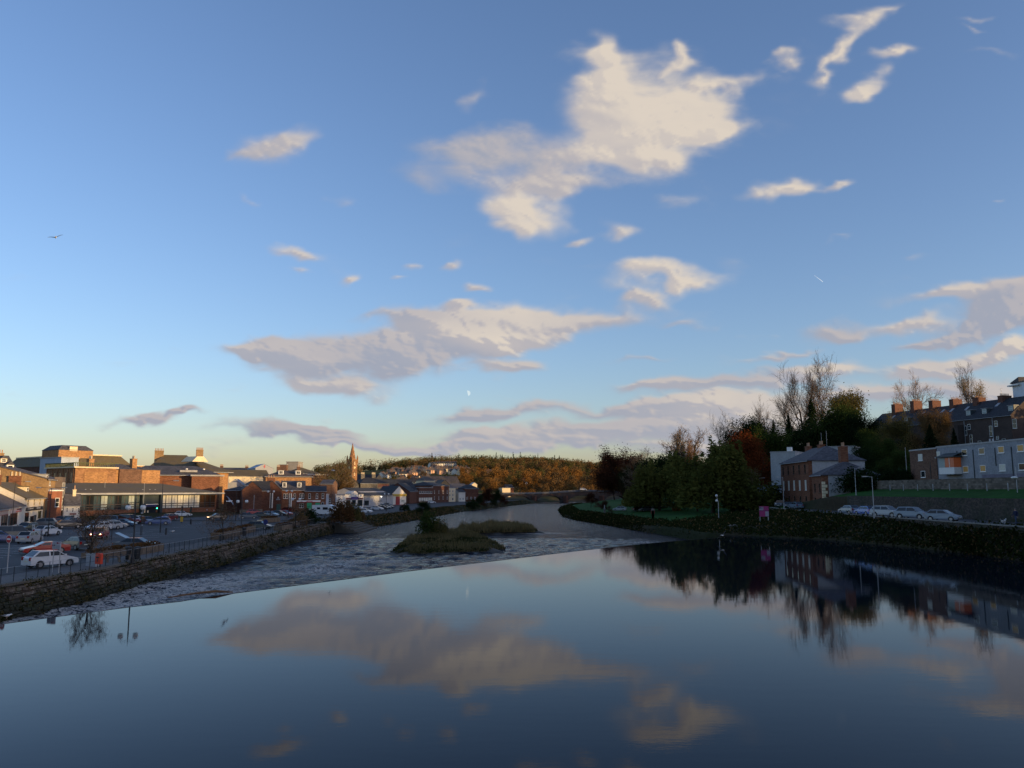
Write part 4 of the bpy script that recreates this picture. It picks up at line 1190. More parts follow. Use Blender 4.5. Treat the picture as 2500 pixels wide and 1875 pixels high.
def gull(x, y, z, ang, label, flying=True, span=1.3, bank=0.0):
    root = empty('gull', (x, y, z)); root.rotation_euler = (bank, 0, math.radians(ang)); tag(root, label, 'bird')
    wh = M('white_feathers', (0.75, 0.75, 0.74), .8, .05, 6); gr = M('grey_feathers', (0.16, 0.18, 0.21), .8, .1, 6)
    b = MB(); b.tube([(-.34,0,.02),(-.22,0,.02),(-.05,0,0),(.12,0,.02),(.2,0,.05),(.27,0,.06),(.31,0,.05)], [.02,.045,.085,.075,.045,.05,.02], 10)
    b.build('body', [wh], root, smooth=True)
    MB().tube([(.30,0,.05),(.37,0,.04)], [.016,.004], 5).build('beak', [M('yellow_beak', (0.6, 0.4, 0.05), .5, .1, 5)], root)
    MB().add([(-.3,-.03,.03),(-.46,-.08,.03),(-.46,.08,.03),(-.3,.03,.03),(-.3,-.03,.01),(-.46,-.08,.02),(-.46,.08,.02),(-.3,.03,.01)], [(0,1,2,3),(7,6,5,4),(0,4,5,1),(1,5,6,2),(2,6,7,3),(3,7,4,0)]).build('tail', [wh], root)
    for s in (-1, 1):
        w = MB(); n = 6; vs = []
        for i in range(n + 1):
            t = i / n; yv = s * (.05 + t * span / 2); c = .13 * (1 - t) ** .6 + .015; zc = .04 + .11 * math.sin(t * 2.2); xo = .05 - .16 * t * t
            vs += [(xo + c, yv, zc), (xo - c, yv, zc), (xo, yv, zc - .012)]
        fs = []
        for i in range(n):
            a = i * 3; q = a + 3
            fs += [(a, q, q + 1, a + 1), (a, a + 2, q + 2, q), (a + 1, q + 1, q + 2, a + 2)]
        if not flying:
            vs = [(-.05 - abs(v[1]) * .4 + v[0] * .5, s * .085, .03 + (v[0]) * .3) for v in vs]
        w.add(vs, fs); w.build('wing', [gr], root)
    if not flying:
        for s in (-1, 1): MB().tube([(0, s * .03, -.05), (0, s * .03, -.22)], .008, 5).build('leg', [M('pink_leg', (0.5, 0.3, 0.25), .7, .1, 5)], root)
    return root

# ================================================================== left bank: river wall, quay, car park
def rnd(a, b): return a + (b - a) * random.random()
wall_root = empty('river_wall', (-34.5, 90, 0)); tag(wall_root, 'long mossy stone river wall below the car park, coping along its top', 'stone wall')
def wall_pt(Y, z):     # battered face of the left river wall, in the wall's own frame
    return Vector((xL(Y) + 0.05 - (z + 1.9) * 0.29 + 34.5, Y - 90, z))
def build_wall():
    stone = NT('wall_stone')
    g = stone.pos(); oi = stone.n('ShaderNodeObjectInfo'); gi = stone.n('ShaderNodeNewGeometry')
    n1 = stone.noise(g, 0.35, 4, 0.6); n2 = stone.noise(g, 3.5, 4, 0.65); n3 = stone.noise(g, 1.1, 3, 0.6)
    f = stone.math('ADD', oi.outputs['Random'], stone.math('MULTIPLY', gi.outputs['Random Per Island'], 1.0)); f = stone.math('FRACT', f)
    c = stone.mix(f, (0.075, 0.050, 0.034), (0.15, 0.115, 0.085))
    c = stone.mix(stone.mr(n2.outputs[0], 0.56, 0.66, 0, 0.75), c, (0.36, 0.31, 0.25))           # pale lichen patches
    sz = stone.n('ShaderNodeSeparateXYZ', {0: g})
    low = stone.math('ADD', stone.math('MULTIPLY', sz.outputs[2], -0.55), stone.math('MULTIPLY', stone.math('SUBTRACT', n1.outputs[0], 0.5), 2.6))
    c = stone.mix(stone.mr(low, -0.15, 0.55, 0.0, 0.92), c, (0.016, 0.020, 0.008))           # weed and damp
    c = stone.mix(stone.mr(n3.outputs[0], 0.56, 0.66, 0, 0.6), c, (0.05, 0.055, 0.014))
    stone.set(stone.b.inputs['Base Color'], c); stone.b.inputs['Roughness'].default_value = 0.9
    stone.bump(n2.outputs[0], 0.6, 0.06)
    # backing
    V = []; F = []
    Ys = np.arange(20, 182, 2.0)
    for Y in Ys:
        for z in (-2.4, .62): p = wall_pt(Y, z); V.append((p.x - .13, p.y, p.z))
    for i in range(len(Ys) - 1): F.append((i*2, i*2+2, i*2+3, i*2+1))
    link('mortar', np_mesh('mortar', np.array(V), F, [M('mortar', (0.03, 0.026, 0.02), 0.95, 0.3, 1)]), wall_root)
    r = random.Random(4)
    def stone_verts(Y0, Y1, z0, z1, d):
        out = []
        g_ = 0.018
        j = lambda: r.uniform(-.03, .03)
        a = [(Y0 + g_, z0 + g_), (Y1 - g_, z0 + g_), (Y1 - g_, z1 - g_), (Y0 + g_, z1 - g_)]
        bk = [wall_pt(y, z) for y, z in a]
        fr = [wall_pt(y + (.03 if i in (0, 3) else -.03) + j() * .5, z + (.03 if i < 2 else -.03) + j() * .5) for i, (y, z) in enumerate(a)]
        vs = [(p.x - .14, p.y, p.z) for p in bk] + [(p.x + d + j() * .6, p.y, p.z) for p in fr]
        fs = [(4, 5, 6, 7), (0, 1, 5, 4), (1, 2, 6, 5), (2, 3, 7, 6), (3, 0, 4, 7)]
        return vs, fs
    allst = []
    z = -1.75
    while z < .5:
        h = r.uniform(.15, .30); h = min(h, .62 - z)
        if h < .1: break
        Y = 42 + r.random() * .3
        while Y < 172:
            w = r.uniform(.22, .75) * (1 + (Y - 42) / 130)
            dz = .05 * math.sin(Y * .9 + z * 5) + r.uniform(-.02, .02); allst.append((Y, Y + w, z + dz, z + h + dz, r.uniform(-.03, .12))); Y += w
        z += h
    allst.sort(key=lambda s: -((s[1] - s[0]) * (s[3] - s[2])) / (s[0] ** 2) if s[2] > -1.2 and s[0] > 47 else 0)
    for k, s in enumerate(allst[:300]):
        vs, fs = stone_verts(*s); c = Vector(vs[6])
        o = link('stone', np_mesh('stone', np.array([Vector(v) - c for v in vs]), fs, [stone.m]), wall_root, tuple(c))
    mb = MB()
    for s in allst[300:]:
        vs, fs = stone_verts(*s); mb.add(vs, fs)
    o = mb.build('stonework', [stone.m], wall_root); o['kind'] = 'stuff'
    # coping slabs
    cm = M('coping_stone', (0.12, 0.105, 0.085), 0.9, 0.35, 0.8, bump=0.4)
    Y = 20.0
    while Y < 178:
        Y2 = Y + 1.6
        a, b = wall_pt(Y + .01, .62), wall_pt(Y2 - .01, .62)
        MB().add([(a.x - .5, a.y, .6), (a.x + .06, a.y, .6), (b.x + .06, b.y, .6), (b.x - .5, b.y, .6), (a.x - .5, a.y, .78), (a.x + .06, a.y, .78), (b.x + .06, b.y, .78), (b.x - .5, b.y, .78)],
                 [(0,3,2,1),(4,5,6,7),(0,1,5,4),(1,2,6,5),(2,3,7,6),(3,0,4,7)]).build('coping', [cm], wall_root)
        Y = Y2
    # weed and ferns rooted in the joints
    rr = np.random.default_rng(3); C = []
    for q in range(3600):
        Y = rr.uniform(40, 170); z = -1.65 + 1.3 * rr.random() ** 1.7 if q % 3 else .55 + .25 * rr.random() ** 2 - (rr.random() < .35) * rr.random() * 1.2
        if fbm(np.array([Y]), np.array([z * 3]), .5, 2, 7)[0] < -.10: continue
        p = wall_pt(Y, z); c = np.array([p.x + .03, p.y, p.z])
        C.append(c + rr.normal(size=(12, 3)) * np.array([.05, .24, .13]))
    V, F = leaf_quads(np.concatenate(C), 0.12, rr)
    half = len(F) * 3 // 5
    o = link('moss_tufts', np_mesh('moss_tufts', V, F, [LEAF['grass'], LEAF['reed']], mat_idx=((np.arange(len(F)) // 24) % 5 > 2).astype(int)), wall_root); o['kind'] = 'stuff'
build_wall()

def strip(name, off0, off1, z, mat, Y0, Y1, step=3.0, label='', side=-1):
    V = []; Ys = np.arange(Y0, Y1 + .1, step)
    for Y in Ys:
        e = xL(Y) if side < 0 else 0
        V += [(e - off1, Y, z), (e - off0, Y, z)]
    n = len(Ys); F = [(i*2, i*2+1, i*2+3, i*2+2) for i in range(n - 1)]
    return tag(link(name, np_mesh(name, np.array(V), F, [mat])), label, kind='structure')
strip('car_park', 4.4, 62, 0.708, ASPHALT, -60, 176, label='dark tarmac of the riverside car park')
strip('road', 7.2, 44, 0.770, ASPHALT, 176, 520, label='riverside road going away from the car park')
strip('quay_path', 1.25, 4.25, 0.775, PAVING, -60, 176, label='paved walk along the top of the river wall')
strip('kerb', 4.25, 4.4, 0.80, M('kerb_stone', (0.2, 0.19, 0.18), .9, .2, 2), -60, 176, label='kerb between the walk and the car park')
def markings():
    mb = MB(); z = 0.714
    def dash(px, py, a, L=4.5, w=.1):
        x, y = P(px, py, .71); c, s = math.cos(a), math.sin(a)
        q = [(-L/2, -w/2), (L/2, -w/2), (L/2, w/2), (-L/2, w/2)]
        mb.add([(x + u * c - v * s, y + u * s + v * c, z) for u, v in q], [(0, 1, 2, 3)])
    for px, py in [(40,1345),(62,1338),(84,1332),(28,1338),(50,1331),(345,1313),(372,1307),(60,1347),(410,1302)]: dash(px, py, .5)
    for px, py in [(440,1287),(452,1283),(352,1299),(330,1303),(300,1308),(475,1279),(500,1274),(540,1266),(280,1312),(385,1292)]: dash(px, py, 1.15, 3.5, .12)
    for k in range(16):
        x, y = P(455 + k * 7, 1306 - k * 2.2, .71)
    for k in range(14):
        x, y = -62 - k * .9, 108 + k * 2.7
        mb.add([(x, y, z), (x - 4.6, y + 1.6, z), (x - 4.6, y + 1.72, z), (x, y + .12, z)], [(3, 2, 1, 0)])
        x, y = -50 - k * .9, 80 + k * 2.7
        mb.add([(x, y, z), (x - 4.6, y + 1.6, z), (x - 4.6, y + 1.72, z), (x, y + .12, z)], [(3, 2, 1, 0)])
    tag(mb.build('road_markings', [PAINT]), 'faded white bay lines painted on the tarmac', kind='structure')
markings()

# railing on the wall
rl = empty('railing', (-36, 100, .76)); tag(rl, 'thin dark metal railing along the top of the river wall', 'railing')
def build_railing():
    ps = MB().box(-.018, .018, -.018, .018, 0, 1.08).mesh('post', [BLACKMETAL])
    Ys = np.arange(44, 172, 1.35); a = MB()
    pts = [Vector((xL(y) - 1.15 + 36, y - 100, 0)) for y in Ys]
    for p in pts: link('post', ps, rl, tuple(p))
    for h, nm in ((1.06, 'top_rail'), (.58, 'middle_rail')):
        m = MB().tube([p + Vector((0, 0, h)) for p in pts], .016, 4); m.build(nm, [GALV if h > 1 else BLACKMETAL], rl)
    b = MB()
    for i, y in enumerate(np.arange(84, 171, .36)):
        b.box(xL(y) - 1.16 + 36, xL(y) - 1.14 + 36, y - 100.01, y - 99.99, .1, 1.05)
    o = b.build('balusters', [BLACKMETAL], rl); o['kind'] = 'stuff'
build_railing()

# slipway and steps at the far end of the wall
sl = empty('stone_steps', (-36, 176, 0)); tag(sl, 'stone steps and slip going down to the water past the end of the river wall', 'steps')
for k in range(6):
    MB().box(-1.2 + k * .9, -.3 + k * .9, -6 - k * .5, 12 + k * .6, -2.2, .55 - k * .36).build('step', [M('wet_concrete', (0.085, 0.075, 0.06), .8, .3, .6)], sl)

# ================================================================== left bank: buildings
WB = dict(glass=BLIND, frame=DARKTRIM)
b = building('shop', 'low white shop under a long dark roof, pink trimmed sign, left edge', 'shop', (-71, 106), (X(63,152), 152), 10, .75, 4.45, 7.0, 'gable', WHITE, BROWNROOF, skews=None,
    wins=[])
L = b['_L']
for a0, a1, z0, z1, m, nm in [(L*.30, L*.42, .5, 2.5, GLASS, 'shop_window'), (L*.50, L*.615, .4, 2.5, GLASS, 'shop_window'), (L*.68, L*.83, .55, 2.5, GLASS, 'shop_window'), (L*.64, L*.675, .1, 2.3, DARKTRIM, 'door'), (L*.22, L*.26, .1, 2.3, DARKTRIM, 'door')]:
    p = panel(b, nm, 'F', L, a0, a1, z0, z1, m, .04)
    if nm == 'shop_window':
        MB().box(a0 - .1, a1 + .1, -.10, -.041, z1, z1 + .12).box(a0 - .1, a0, -.10, -.041, z0, z1).box(a1, a1 + .1, -.10, -.041, z0, z1).box((a0+a1)/2 - .04, (a0+a1)/2 + .04, -.08, -.041, z0, z1).build('frame', [M('brown_frame', (0.12, 0.05, 0.03), .6, .2, 3)], p)
PINKS = M('pink_red_sign', (0.42, 0.10, 0.12), .6, .1, 4); MAUVE = M('mauve_sign', (0.42, 0.38, 0.44), .6, .1, 4)
s_ = panel(b, 'fascia_sign', 'F', L, L*.3, L*.62, 2.62, 3.25, M('buff_sign', (0.55, 0.42, 0.35), .7, .08, 4), .09)
MB().box(L*.3, L*.62, -.12, -.09, 3.19, 3.27).box(L*.3, L*.62, -.12, -.09, 2.58, 2.64).build('trim', [PINKS], s_)
s_ = panel(b, 'fascia_sign', 'F', L, L*.66, L*.93, 2.65, 3.35, MAUVE, .09)
lettering(s_, L*.80, L*.92, 3.02, 3.27, -.09, M('dark_purple', (0.08, 0.03, 0.08), .6, .1, 4), 2); MB().box(L*.79, L*.92, -.12, -.09, 2.7, 2.9).build('lower_strip', [PINKS], s_)

b = building('shop', 'white two storey shop with dark sign board, three slim windows and chimneys', 'shop', (X(63,152.5), 152.5), (X(112,171), 171), 11, .75, Zh(1215,160), Zh(1180,167), 'gable', M('cream_white_render', (0.66, 0.60, 0.50), .85, .1, .4), MOSSY,
    wins=row('F', 3, 3.0, 14.5, 3.55, 1.0, 1.35, frame=CREAM), chim=[(.6, 5.5, 1.0, 2.4, Zh(1163,160), 4, REDBRICK), (18.6, 5.5, 1.0, 2.2, Zh(1164,172), 3, REDBRICK)], flue=PALEPOT)
L = b['_L']
p = panel(b, 'fascia_sign', 'F', L, 1.6, L - 2.2, 2.55, 3.25, M('black_sign', (0.02, 0.02, 0.022), .5, .1, 4), .1)
lettering(p, 3.0, 8.0, 2.85, 3.1, -.1, GREYTRIM, 5); lettering(p, 11.2, 15.2, 2.8, 3.12, -.1, GREYTRIM, 6)
for a0, a1, z0, z1, m, nm in [(1.2, 4.6, .6, 2.3, GLASS, 'shop_window'), (6.2, 9.6, .1, 1.5, GLASS, 'shop_window'), (13.6, 16.6, .8, 2.3, glassy('green_glass', (0.03, 0.06, 0.03)), 'shop_window'), (10, 11.8, .1, 1.6, DARKTRIM, 'door')]:
    panel(b, nm, 'F', L, a0, a1, z0, z1, m, .04)
dormer(b, 12.5, 2.0, Zh(1207,164) - .75, 2.4, 1.5, 3.2, CREAM, MOSSY, gable=False)

b = building('tenement', 'tall ochre brown gabled house with ribbed roof and white bay windows', 'house', (X(113,170), 170), (X(150,186), 186), 19, .75, Zh(1171,178), Zh(1143,182), 'gable', OCHRE, BROWNROOF,
    wins=[('F', 3.4, 7.5, 1.2, 1.5, {}), ('F', 3.2, 4.4, 1.5, 1.7, {})])
L = b['_L']
bay = MB()
pts = [(5.0 + 2.6 * math.cos(t), -2.3 * math.sin(t)) for t in np.linspace(PI, 0, 9)]
bay.prism([(x, y) for x, y in pts] + [(7.6, .3), (2.4, .3)], 'z', -.2, Zh(1199, 176) - .75, 0)
bay.prism([(x * 1.04 - .2, y * 1.08) for x, y in pts] + [(7.7, .3), (2.3, .3)], 'z', Zh(1199, 176) - .75, Zh(1199, 176) - .5, 1)
bay.add([(x, y, Zh(1199,176) - .5) for x, y in pts] + [(5, .2, Zh(1190,176) - .75)], [(i, i + 1, 9) for i in range(8)], 2)
bo = bay.build('round_bay', [M('terracotta_brick', (0.26, 0.10, 0.055), .9, .2, .8), TRIM, LEAD], b)
for q, z in ((2, 3.0), (6, 3.0)):
    p = pts[q]; fm, pm = win_meshes(.95, 1.9, 'sash', TRIM, GLASS)
    o = link('window', fm, b, (p[0] + .12 * math.cos(PI - PI*q/8) , p[1] - .12 * math.sin(PI*q/8), z), (0, 0, PI/2 - PI*q/8 + PI)); 
    o.rotation_euler = (0, 0, (PI - PI * q / 8) + PI / 2 - PI * 0 - PI + PI); o.rotation_euler = (0, 0, math.atan2(-math.sin(PI * q / 8), -math.cos(PI*q/8)) + PI / 2); link('pane', pm, o)
bb = MB().prism([(9.4, .2), (9.8, -1.3), (13.4, -1.3), (13.8, .2)], 'z', .0, Zh(1165,182) - .75).build('tall_bay', [M('grey_brown_render', (0.13, 0.10, 0.085), .9, .2, .6)], b)
for z, h in ((2.2, 2.0), (5.0, 3.2)):
    add = win_meshes(3.2, h, 'tri', TRIM, GLASS); o = link('window', add[0], b, (11.6, -1.31, z)); link('pane', add[1], o)
panel(b, 'door', 'F', L, .6, 2.2, 0, 2.3, DARKTRIM, .05)
panel(b, 'shop_window', 'F', L, 9.9, 13.2, .6, 2.0, GLASS, 1.34)
dormer(b, 4.5, .8, Zh(1184,176) - .75, 2.2, 2.2, 3.0, GREYR, LEAD, gable=False)

b = building('cottage', 'small white cottage pub with red name board beside the round bay', 'pub', (X(160,167), 167), (X(199,168.6), 168.6), 2.6, .75, Zh(1232,169), Zh(1208,171), 'gable', WHITE, SLATE,
    wins=row('F', 3, .6, 2.7, 2.05, .32, .9), chim=[(1.8, 1.3, .6, .6, Zh(1197,171), 1, CREAM)], over=.15)
panel(b, 'name_board', 'F', b['_L'], 1.1, 2.3, 1.5, 1.8, M('dark_red_board', (0.18, 0.03, 0.02), .6, .1, 5), .06)
panel(b, 'door', 'F', b['_L'], 1.35, 2.0, 0, 1.35, DARKTRIM, .05); panel(b, 'shop_window', 'F', b['_L'], .4, 1.0, .35, 1.15, BLIND, .04)

b = building('house', 'slate roofed house with a white gabled dormer and four tall chimney pots, far left', 'house', (X(-60,190), 190), (X(44,198), 198), 12, .9, Zh(1156,194), Zh(1112,196), 'gable', CREAM, SLATE,
    wins=row('F', 4, 2, 9.4, 5.2, 1.0, 1.5), chim=[(7.2, 6, 2.2, 1.0, Zh(1106,196), 4, OCHRE)])
dormer(b, 8.0, 1.4, Zh(1149,194) - .9, 1.7, 1.5, 3, TRIM, SLATE); dormer(b, 7.3, 3.3, Zh(1128,194) - .9, 1.5, 1.0, 2, CREAM, SLATE)

TEALG = glassy('teal_glass', (0.06, 0.09, 0.10), .15)
# low glazed library block
A = (X(188,186), 186); B = (X(530,228), 228)
b = building('glazed_hall', 'long low brick hall with continuous glazed front under a wide mossy hipped roof', 'hall', A, B, 24, .75, Zh(1206,203), Zh(1180,218), 'hip', REDBRICK, MOSSY, over=1.5, inset=9)
L = b['_L']; zt = Zh(1206,203) - .75
MB().box(-1.5, L + 1.5, -1.62, -1.5, zt - .05, zt + .3).build('fascia', [LEAD], b)
for k in range(22):
    x0 = .6 + k * (L - 1.2) / 22; x1 = x0 + (L - 1.2) / 22
    if 9 <= k <= 11: continue
    m = [TEALG, GLASS, TEALG, BLIND][k % 4] if k < 9 else (BLIND2 if k < 19 else glassy('brown_glass', (0.05, 0.03, 0.02)))
    fr = MB().box(x0, x0 + .14, -.12, .01, 1.9, zt - .15).box(x0 + .14, x1, -.08, .01, zt - .4, zt - .15).box(x0 + .14, x1, -.08, .01, 3.0, 3.14).box(x0 + .14, x1, -.08, .01, 2.45, 2.55).build('window', [DARKTRIM], b)
    MB().box(x0 + .2, (x0 + x1) / 2 + .02, -.05, .012, 3.18, zt - .42).box((x0 + x1) / 2 + .12, x1 - .04, -.05, .012, 3.18, zt - .42).build('pane', [m], fr)
    MB().box(x0 + .2, x1 - .06, -.05, .012, 2.58, 2.96).box(x0 + .2, (x0+x1)/2, -.05, .012, 1.95, 2.42).box((x0+x1)/2 + .1, x1 - .06, -.05, .012, 1.95, 2.42).build('pane', [m], fr)
e0 = .6 + 9 * (L - 1.2) / 22; e1 = .6 + 12 * (L - 1.2) / 22
MB().box(e0, e1, -.3, .02, 1.9, zt - .15).build('entrance_recess', [DARKTRIM], b)
p = MB().box(e0 + .8, e1 - 1.2, -.9, -.3, 2.35, 3.0).build('entrance_sign', [M('dark_blue_sign', (0.015, 0.02, 0.09), .5, .1, 4)], b)
MB().box(e0 + .8, e1 - 1.2, -.92, -.9, 2.9, 3.05).build('white_edge', [TRIM], p)
MB().box(e0 + .9, e1 - 1.3, -.32, -.3, .1, 2.2).build('door', [GLASS], b)
MB().box(e0 + 1.0, e0 + 1.3, -.36, -.32, .3, 2.0).box(e0 + 1.9, e0 + 2.3, -.36, -.32, .2, 1.4).build('poster', [CREAM], b)
for x in (e0 - .3, e0 + .1, e1 - .4, e1): MB().box(x - .18, x + .18, -1.0, -.3, 0, zt).build('pier', [DARKTRIM], b)
panel(b, 'fascia_strip', 'F', L, .6, L - .6, 1.78, 1.9, DARKTRIM, .1)
for px in (249, 262, 382, 398, 410): 
    t = (px - 188) / (530 - 188)
    MB().ball((L * t ** 1.25, 3.5, zt + 1.05), .22, 8, 5, sz=.6).build('roof_dome', [TRIM], b)

# sandstone hotel, turned so that two faces are seen
def corner_block(name, label, cat, px, Y, Ll, Lr, z0, ze, zr=None, roof='flat', wall=SANDSTONE, roofm=LEAD, **k):
    """square-cornered block whose near corner stands at (px, Y); left face runs back-left, right face back-right"""
    C = Vector((X(px, Y), Y)); A = C + Vector((-.8, .6)) * Ll
    return building(name, label, cat, A, C, Lr, z0, ze, zr, roof, wall, roofm, **k)
b = corner_block('hotel', 'red sandstone corner building with green balustrade, pilasters and tall windows', 'building', 181, 215, 17, 11, 1.2, Zh(1142,215),
    wins=row('F', 5, 2, 15, 8.2, 1.2, 2.6, frame=SANDSTONE) + row('F', 5, 2, 15, 4.0, 1.2, 2.6), over=.5)
zt = Zh(1142,215) - 1.2
for k in range(6): MB().box(.3 + k * 3.1, .9 + k * 3.1, -.18, .01, 0, zt - .2).build('pilaster', [SANDSTONE], b)
MB().box(-.5, 17.5, -.5, -.2, zt, zt + .35).box(17.2, 17.5, -.2, 11.5, zt, zt + .35).build('cornice', [CREAM], b)
GREENST = M('green_stained_stone', (0.10, 0.11, 0.05), .9, .3, 1)
bl = MB()
for k in range(34): bl.box(-.2 + k * .5, -.05 + k * .5, -.35, -.2, zt + .35, zt + 1.25)
for k in range(22): bl.box(17.05, 17.2, -.2 + k * .5, -.05 + k * .5, zt + .35, zt + 1.25)
bl.box(-.4, 17.4, -.42, -.12, zt + 1.25, zt + 1.45).box(17.0, 17.4, -.12, 11.4, zt + 1.25, zt + 1.45)
bl.build('balustrade', [GREENST], b)
MB().box(17.0, 17.12, 2.4, 8.6, 3.5, zt - 1.0).box(17.12, 17.16, 3.2, 7.4, 5.0, 5.3).build('wall_panel', [ORANGEBRICK], b)
b = corner_block('outbuilding', 'lit orange brick rear wing with two chimney stacks and sloping gutter', 'building', 212, 222, 8, 21, 1.2, Zh(1147,232), Zh(1134,238), 'hip', ORANGEBRICK, SLATE,
    chim=[(6.5, 1.2, 1.6, 1.4, Zh(1122,225), 3, ORANGEBRICK), (6.5, 13.5, 1.6, 1.4, Zh(1123,240), 3, ORANGEBRICK)], flue=PALEPOT, over=.2)
MB().box(8.0, 8.5, 8.6, 15.2, .5, Zh(1146,232) - 1.2).build('buttress', [BROWNBRICK], b)
b = corner_block('theatre', 'big dark mansard roofed building with white parapet, behind the hotel', 'building', 185, 252, 54, 17.5, 2, Zh(1136,252), Zh(1110,252), 'mansard', DARKBRICK, MOSSY, inset=2.6, over=.2)
MB().box(2.4, 51.8, 2.4, 15.2, Zh(1110,252) - 2, Zh(1107,252) - 2).build('parapet', [CREAM], b)
fm = MB().box(34, 36.2, .9, 1.3, Zh(1131,255) - 2, Zh(1121,255) - 2).build('roof_window', [LEAD], b)
b = corner_block('plant_tower', 'square brick tower with flared slate cap rising over the mansard roof', 'tower', 137, 249, 11.5, 10.5, 8, Zh(1098,249), Zh(1085.5,249), 'mansard', ORANGEBRICK, SLATE, inset=1.6, over=.1)
MB().box(11.5, 11.56, 3.2, 5.6, Zh(1097,250) - 8.4, Zh(1089,250) - 8).build('vent', [CREAM], b)
corner_block('flat_block', 'blue grey clad flat roofed extension with one cream panel', 'building', 145, 238, 14, 5, 2, Zh(1117,238), None, 'flat', PALEBLUE, LEAD)
corner_block('annexe', 'square ochre orange block at the end of the mansard roof', 'building', 284, 268, 4, 20, 2, Zh(1137,268), None, 'flat', ORANGEBRICK, CREAM)

# banded brick complex behind the glazed hall
b = building('large_hall', 'big mossy roofed house between two broad chimney stacks', 'building', (X(350,275), 275), (X(500,283), 283), 26, 2, Zh(1152,275), Zh(1110,288), 'hip', REDBRICK, MOSSY, inset=6, over=.5,
    chim=[(4.4, 12.5, 3.0, 1.5, Zh(1101,287), 6, OCHRE), (18.0, 13, 2.4, 2.2, Zh(1098,290), 6, OCHRE)])
b = building('rear_wing', 'tall brick wing with flared cream gable and wide eaves', 'building', (X(500,272), 272), (X(556,280), 280), 22, 2, Zh(1153,276), Zh(1128,290), 'hip', ORANGEBRICK, MOSSY, inset=3, over=1.2,
    wins=row('F', 2, 2.2, 5.4, 3.5, .9, 1.5))
MB().add([(-3.2, 3, Zh(1128,276) - 2), (3.2, 3, Zh(1128,276) - 2), (1.4, 3.2, Zh(1115,276) - 2), (-1.2, 3.2, Zh(1115,276) - 2), (-3.2, 9, Zh(1128,276) - 2), (3.2, 9, Zh(1128,276) - 2), (1.4, 8.8, Zh(1115,276) - 2), (-1.2, 8.8, Zh(1115,276) - 2)],
         [(0,1,2,3),(7,6,5,4),(0,4,5,1),(1,5,6,2),(2,6,7,3),(3,7,4,0)]).build('cream_gable', [CREAM], b)
b = building('brick_wing', 'orange brick range with pale bands and dark hipped roof over the glazed hall', 'building', (X(300,238), 238), (X(535,250), 250), 17, 2, Zh(1160,243), Zh(1137,250), 'hip', REDBRICK, SLATE, inset=6, over=.6,
    wins=row('F', 5, 1.6, 7.4, 2.6, .8, 1.5, frame=DARKTRIM) + row('F', 3, 10, 14, 2.6, .8, 1.5, frame=DARKTRIM) + row('F', 3, 22, 27, 2.6, 1.3, 1.5, frame=DARKTRIM))
for x0, x1 in ((-.5, 8.6), (18.6, 27.5)):
    zt = Zh(1160,243) - 2
    bo = MB().box(x0, x1, -3.2, 0, 0, zt - .3, 0).box(x0 - .4, x1 + .4, -3.6, .2, zt - .3, zt + .15, 1).build('projecting_bay', [REDBRICK, LEAD], b)
    for k in range(4 if x0 < 0 else 5):
        fm, pm = win_meshes(.9, 1.5, 'mull', M('orange_stone_trim', (0.45, 0.2, 0.1), .8, .1, 3), GLASS)
        o = link('window', fm, b, (x0 + 1.2 + k * 1.75, -3.21, 2.6)); link('pane', pm, o)
    MB().box(x1 - .9, x1 + .05, -3.26, .3, 0, zt - .35).build('quoin_pier', [ORANGEBRICK], b)
MB().box(15.5, 20.5, 1.5, 3.2, Zh(1160,243) - 1.0, Zh(1147,243) - 2).build('roof_light', [LEAD], b)
for x in (17.5, 22.5): MB().ball((x, 3, Zh(1144,243) - 2), .4, 8, 5, sz=.6).build('roof_dome', [TRIM], b)

b = building('warehouse', 'long cream walled building under a mossy roof, lit by the sun', 'building', (X(557,330), 330), (X(657,338), 338), 14, 3, Zh(1162,333), Zh(1148,340), 'gable', CREAM, MOSSY, over=.4, wins=row('F', 2, 8, 12, 1.0, .8, 1.3, frame=DARKTRIM))
building('workshop', 'grey white lean to gable in front of the long cream wall', 'building', (X(555,305), 305), (X(592,306), 306), 9, 2, Zh(1184,305), Zh(1170,305), 'gablef', GREYR, GREYR, wins=[('F', 2.8, 1.5, 1.2, 2, {'frame': DARKTRIM}), ('F', 4.6, 3.2, .6, .4, {'frame': DARKTRIM})], over=.1)
building('flat_roofs', 'far grey and mauve roofs in front of the skyline', 'building', (X(520,395), 395), (X(620,400), 400), 14, 3, Zh(1149,398), Zh(1142,400), 'gable', GREYR, BROWNROOF, chim=[(3, 7, 1.5, 1, Zh(1138,400), 4, BROWNBRICK), (15, 7, 1.5, 1, Zh(1139,400), 3, BROWNBRICK)])
b = building('gabled_store', 'blue grey shed with a low pointed gable and a red diamond mark', 'building', (X(622,380), 380), (X(665,384), 384), 18, 3, Zh(1143,382), Zh(1133,382), 'gablef', GREYTRIM, PALEBLUE, over=.3)
z_ = Zh(1139,382) - 3
MB().add([(b['_L']/2 - .5, -.05, z_), (b['_L']/2, -.05, z_ - .9), (b['_L']/2 + .5, -.05, z_), (b['_L']/2, -.05, z_ + .9)], [(0, 1, 2, 3)]).build('red_mark', [PINKS], b)

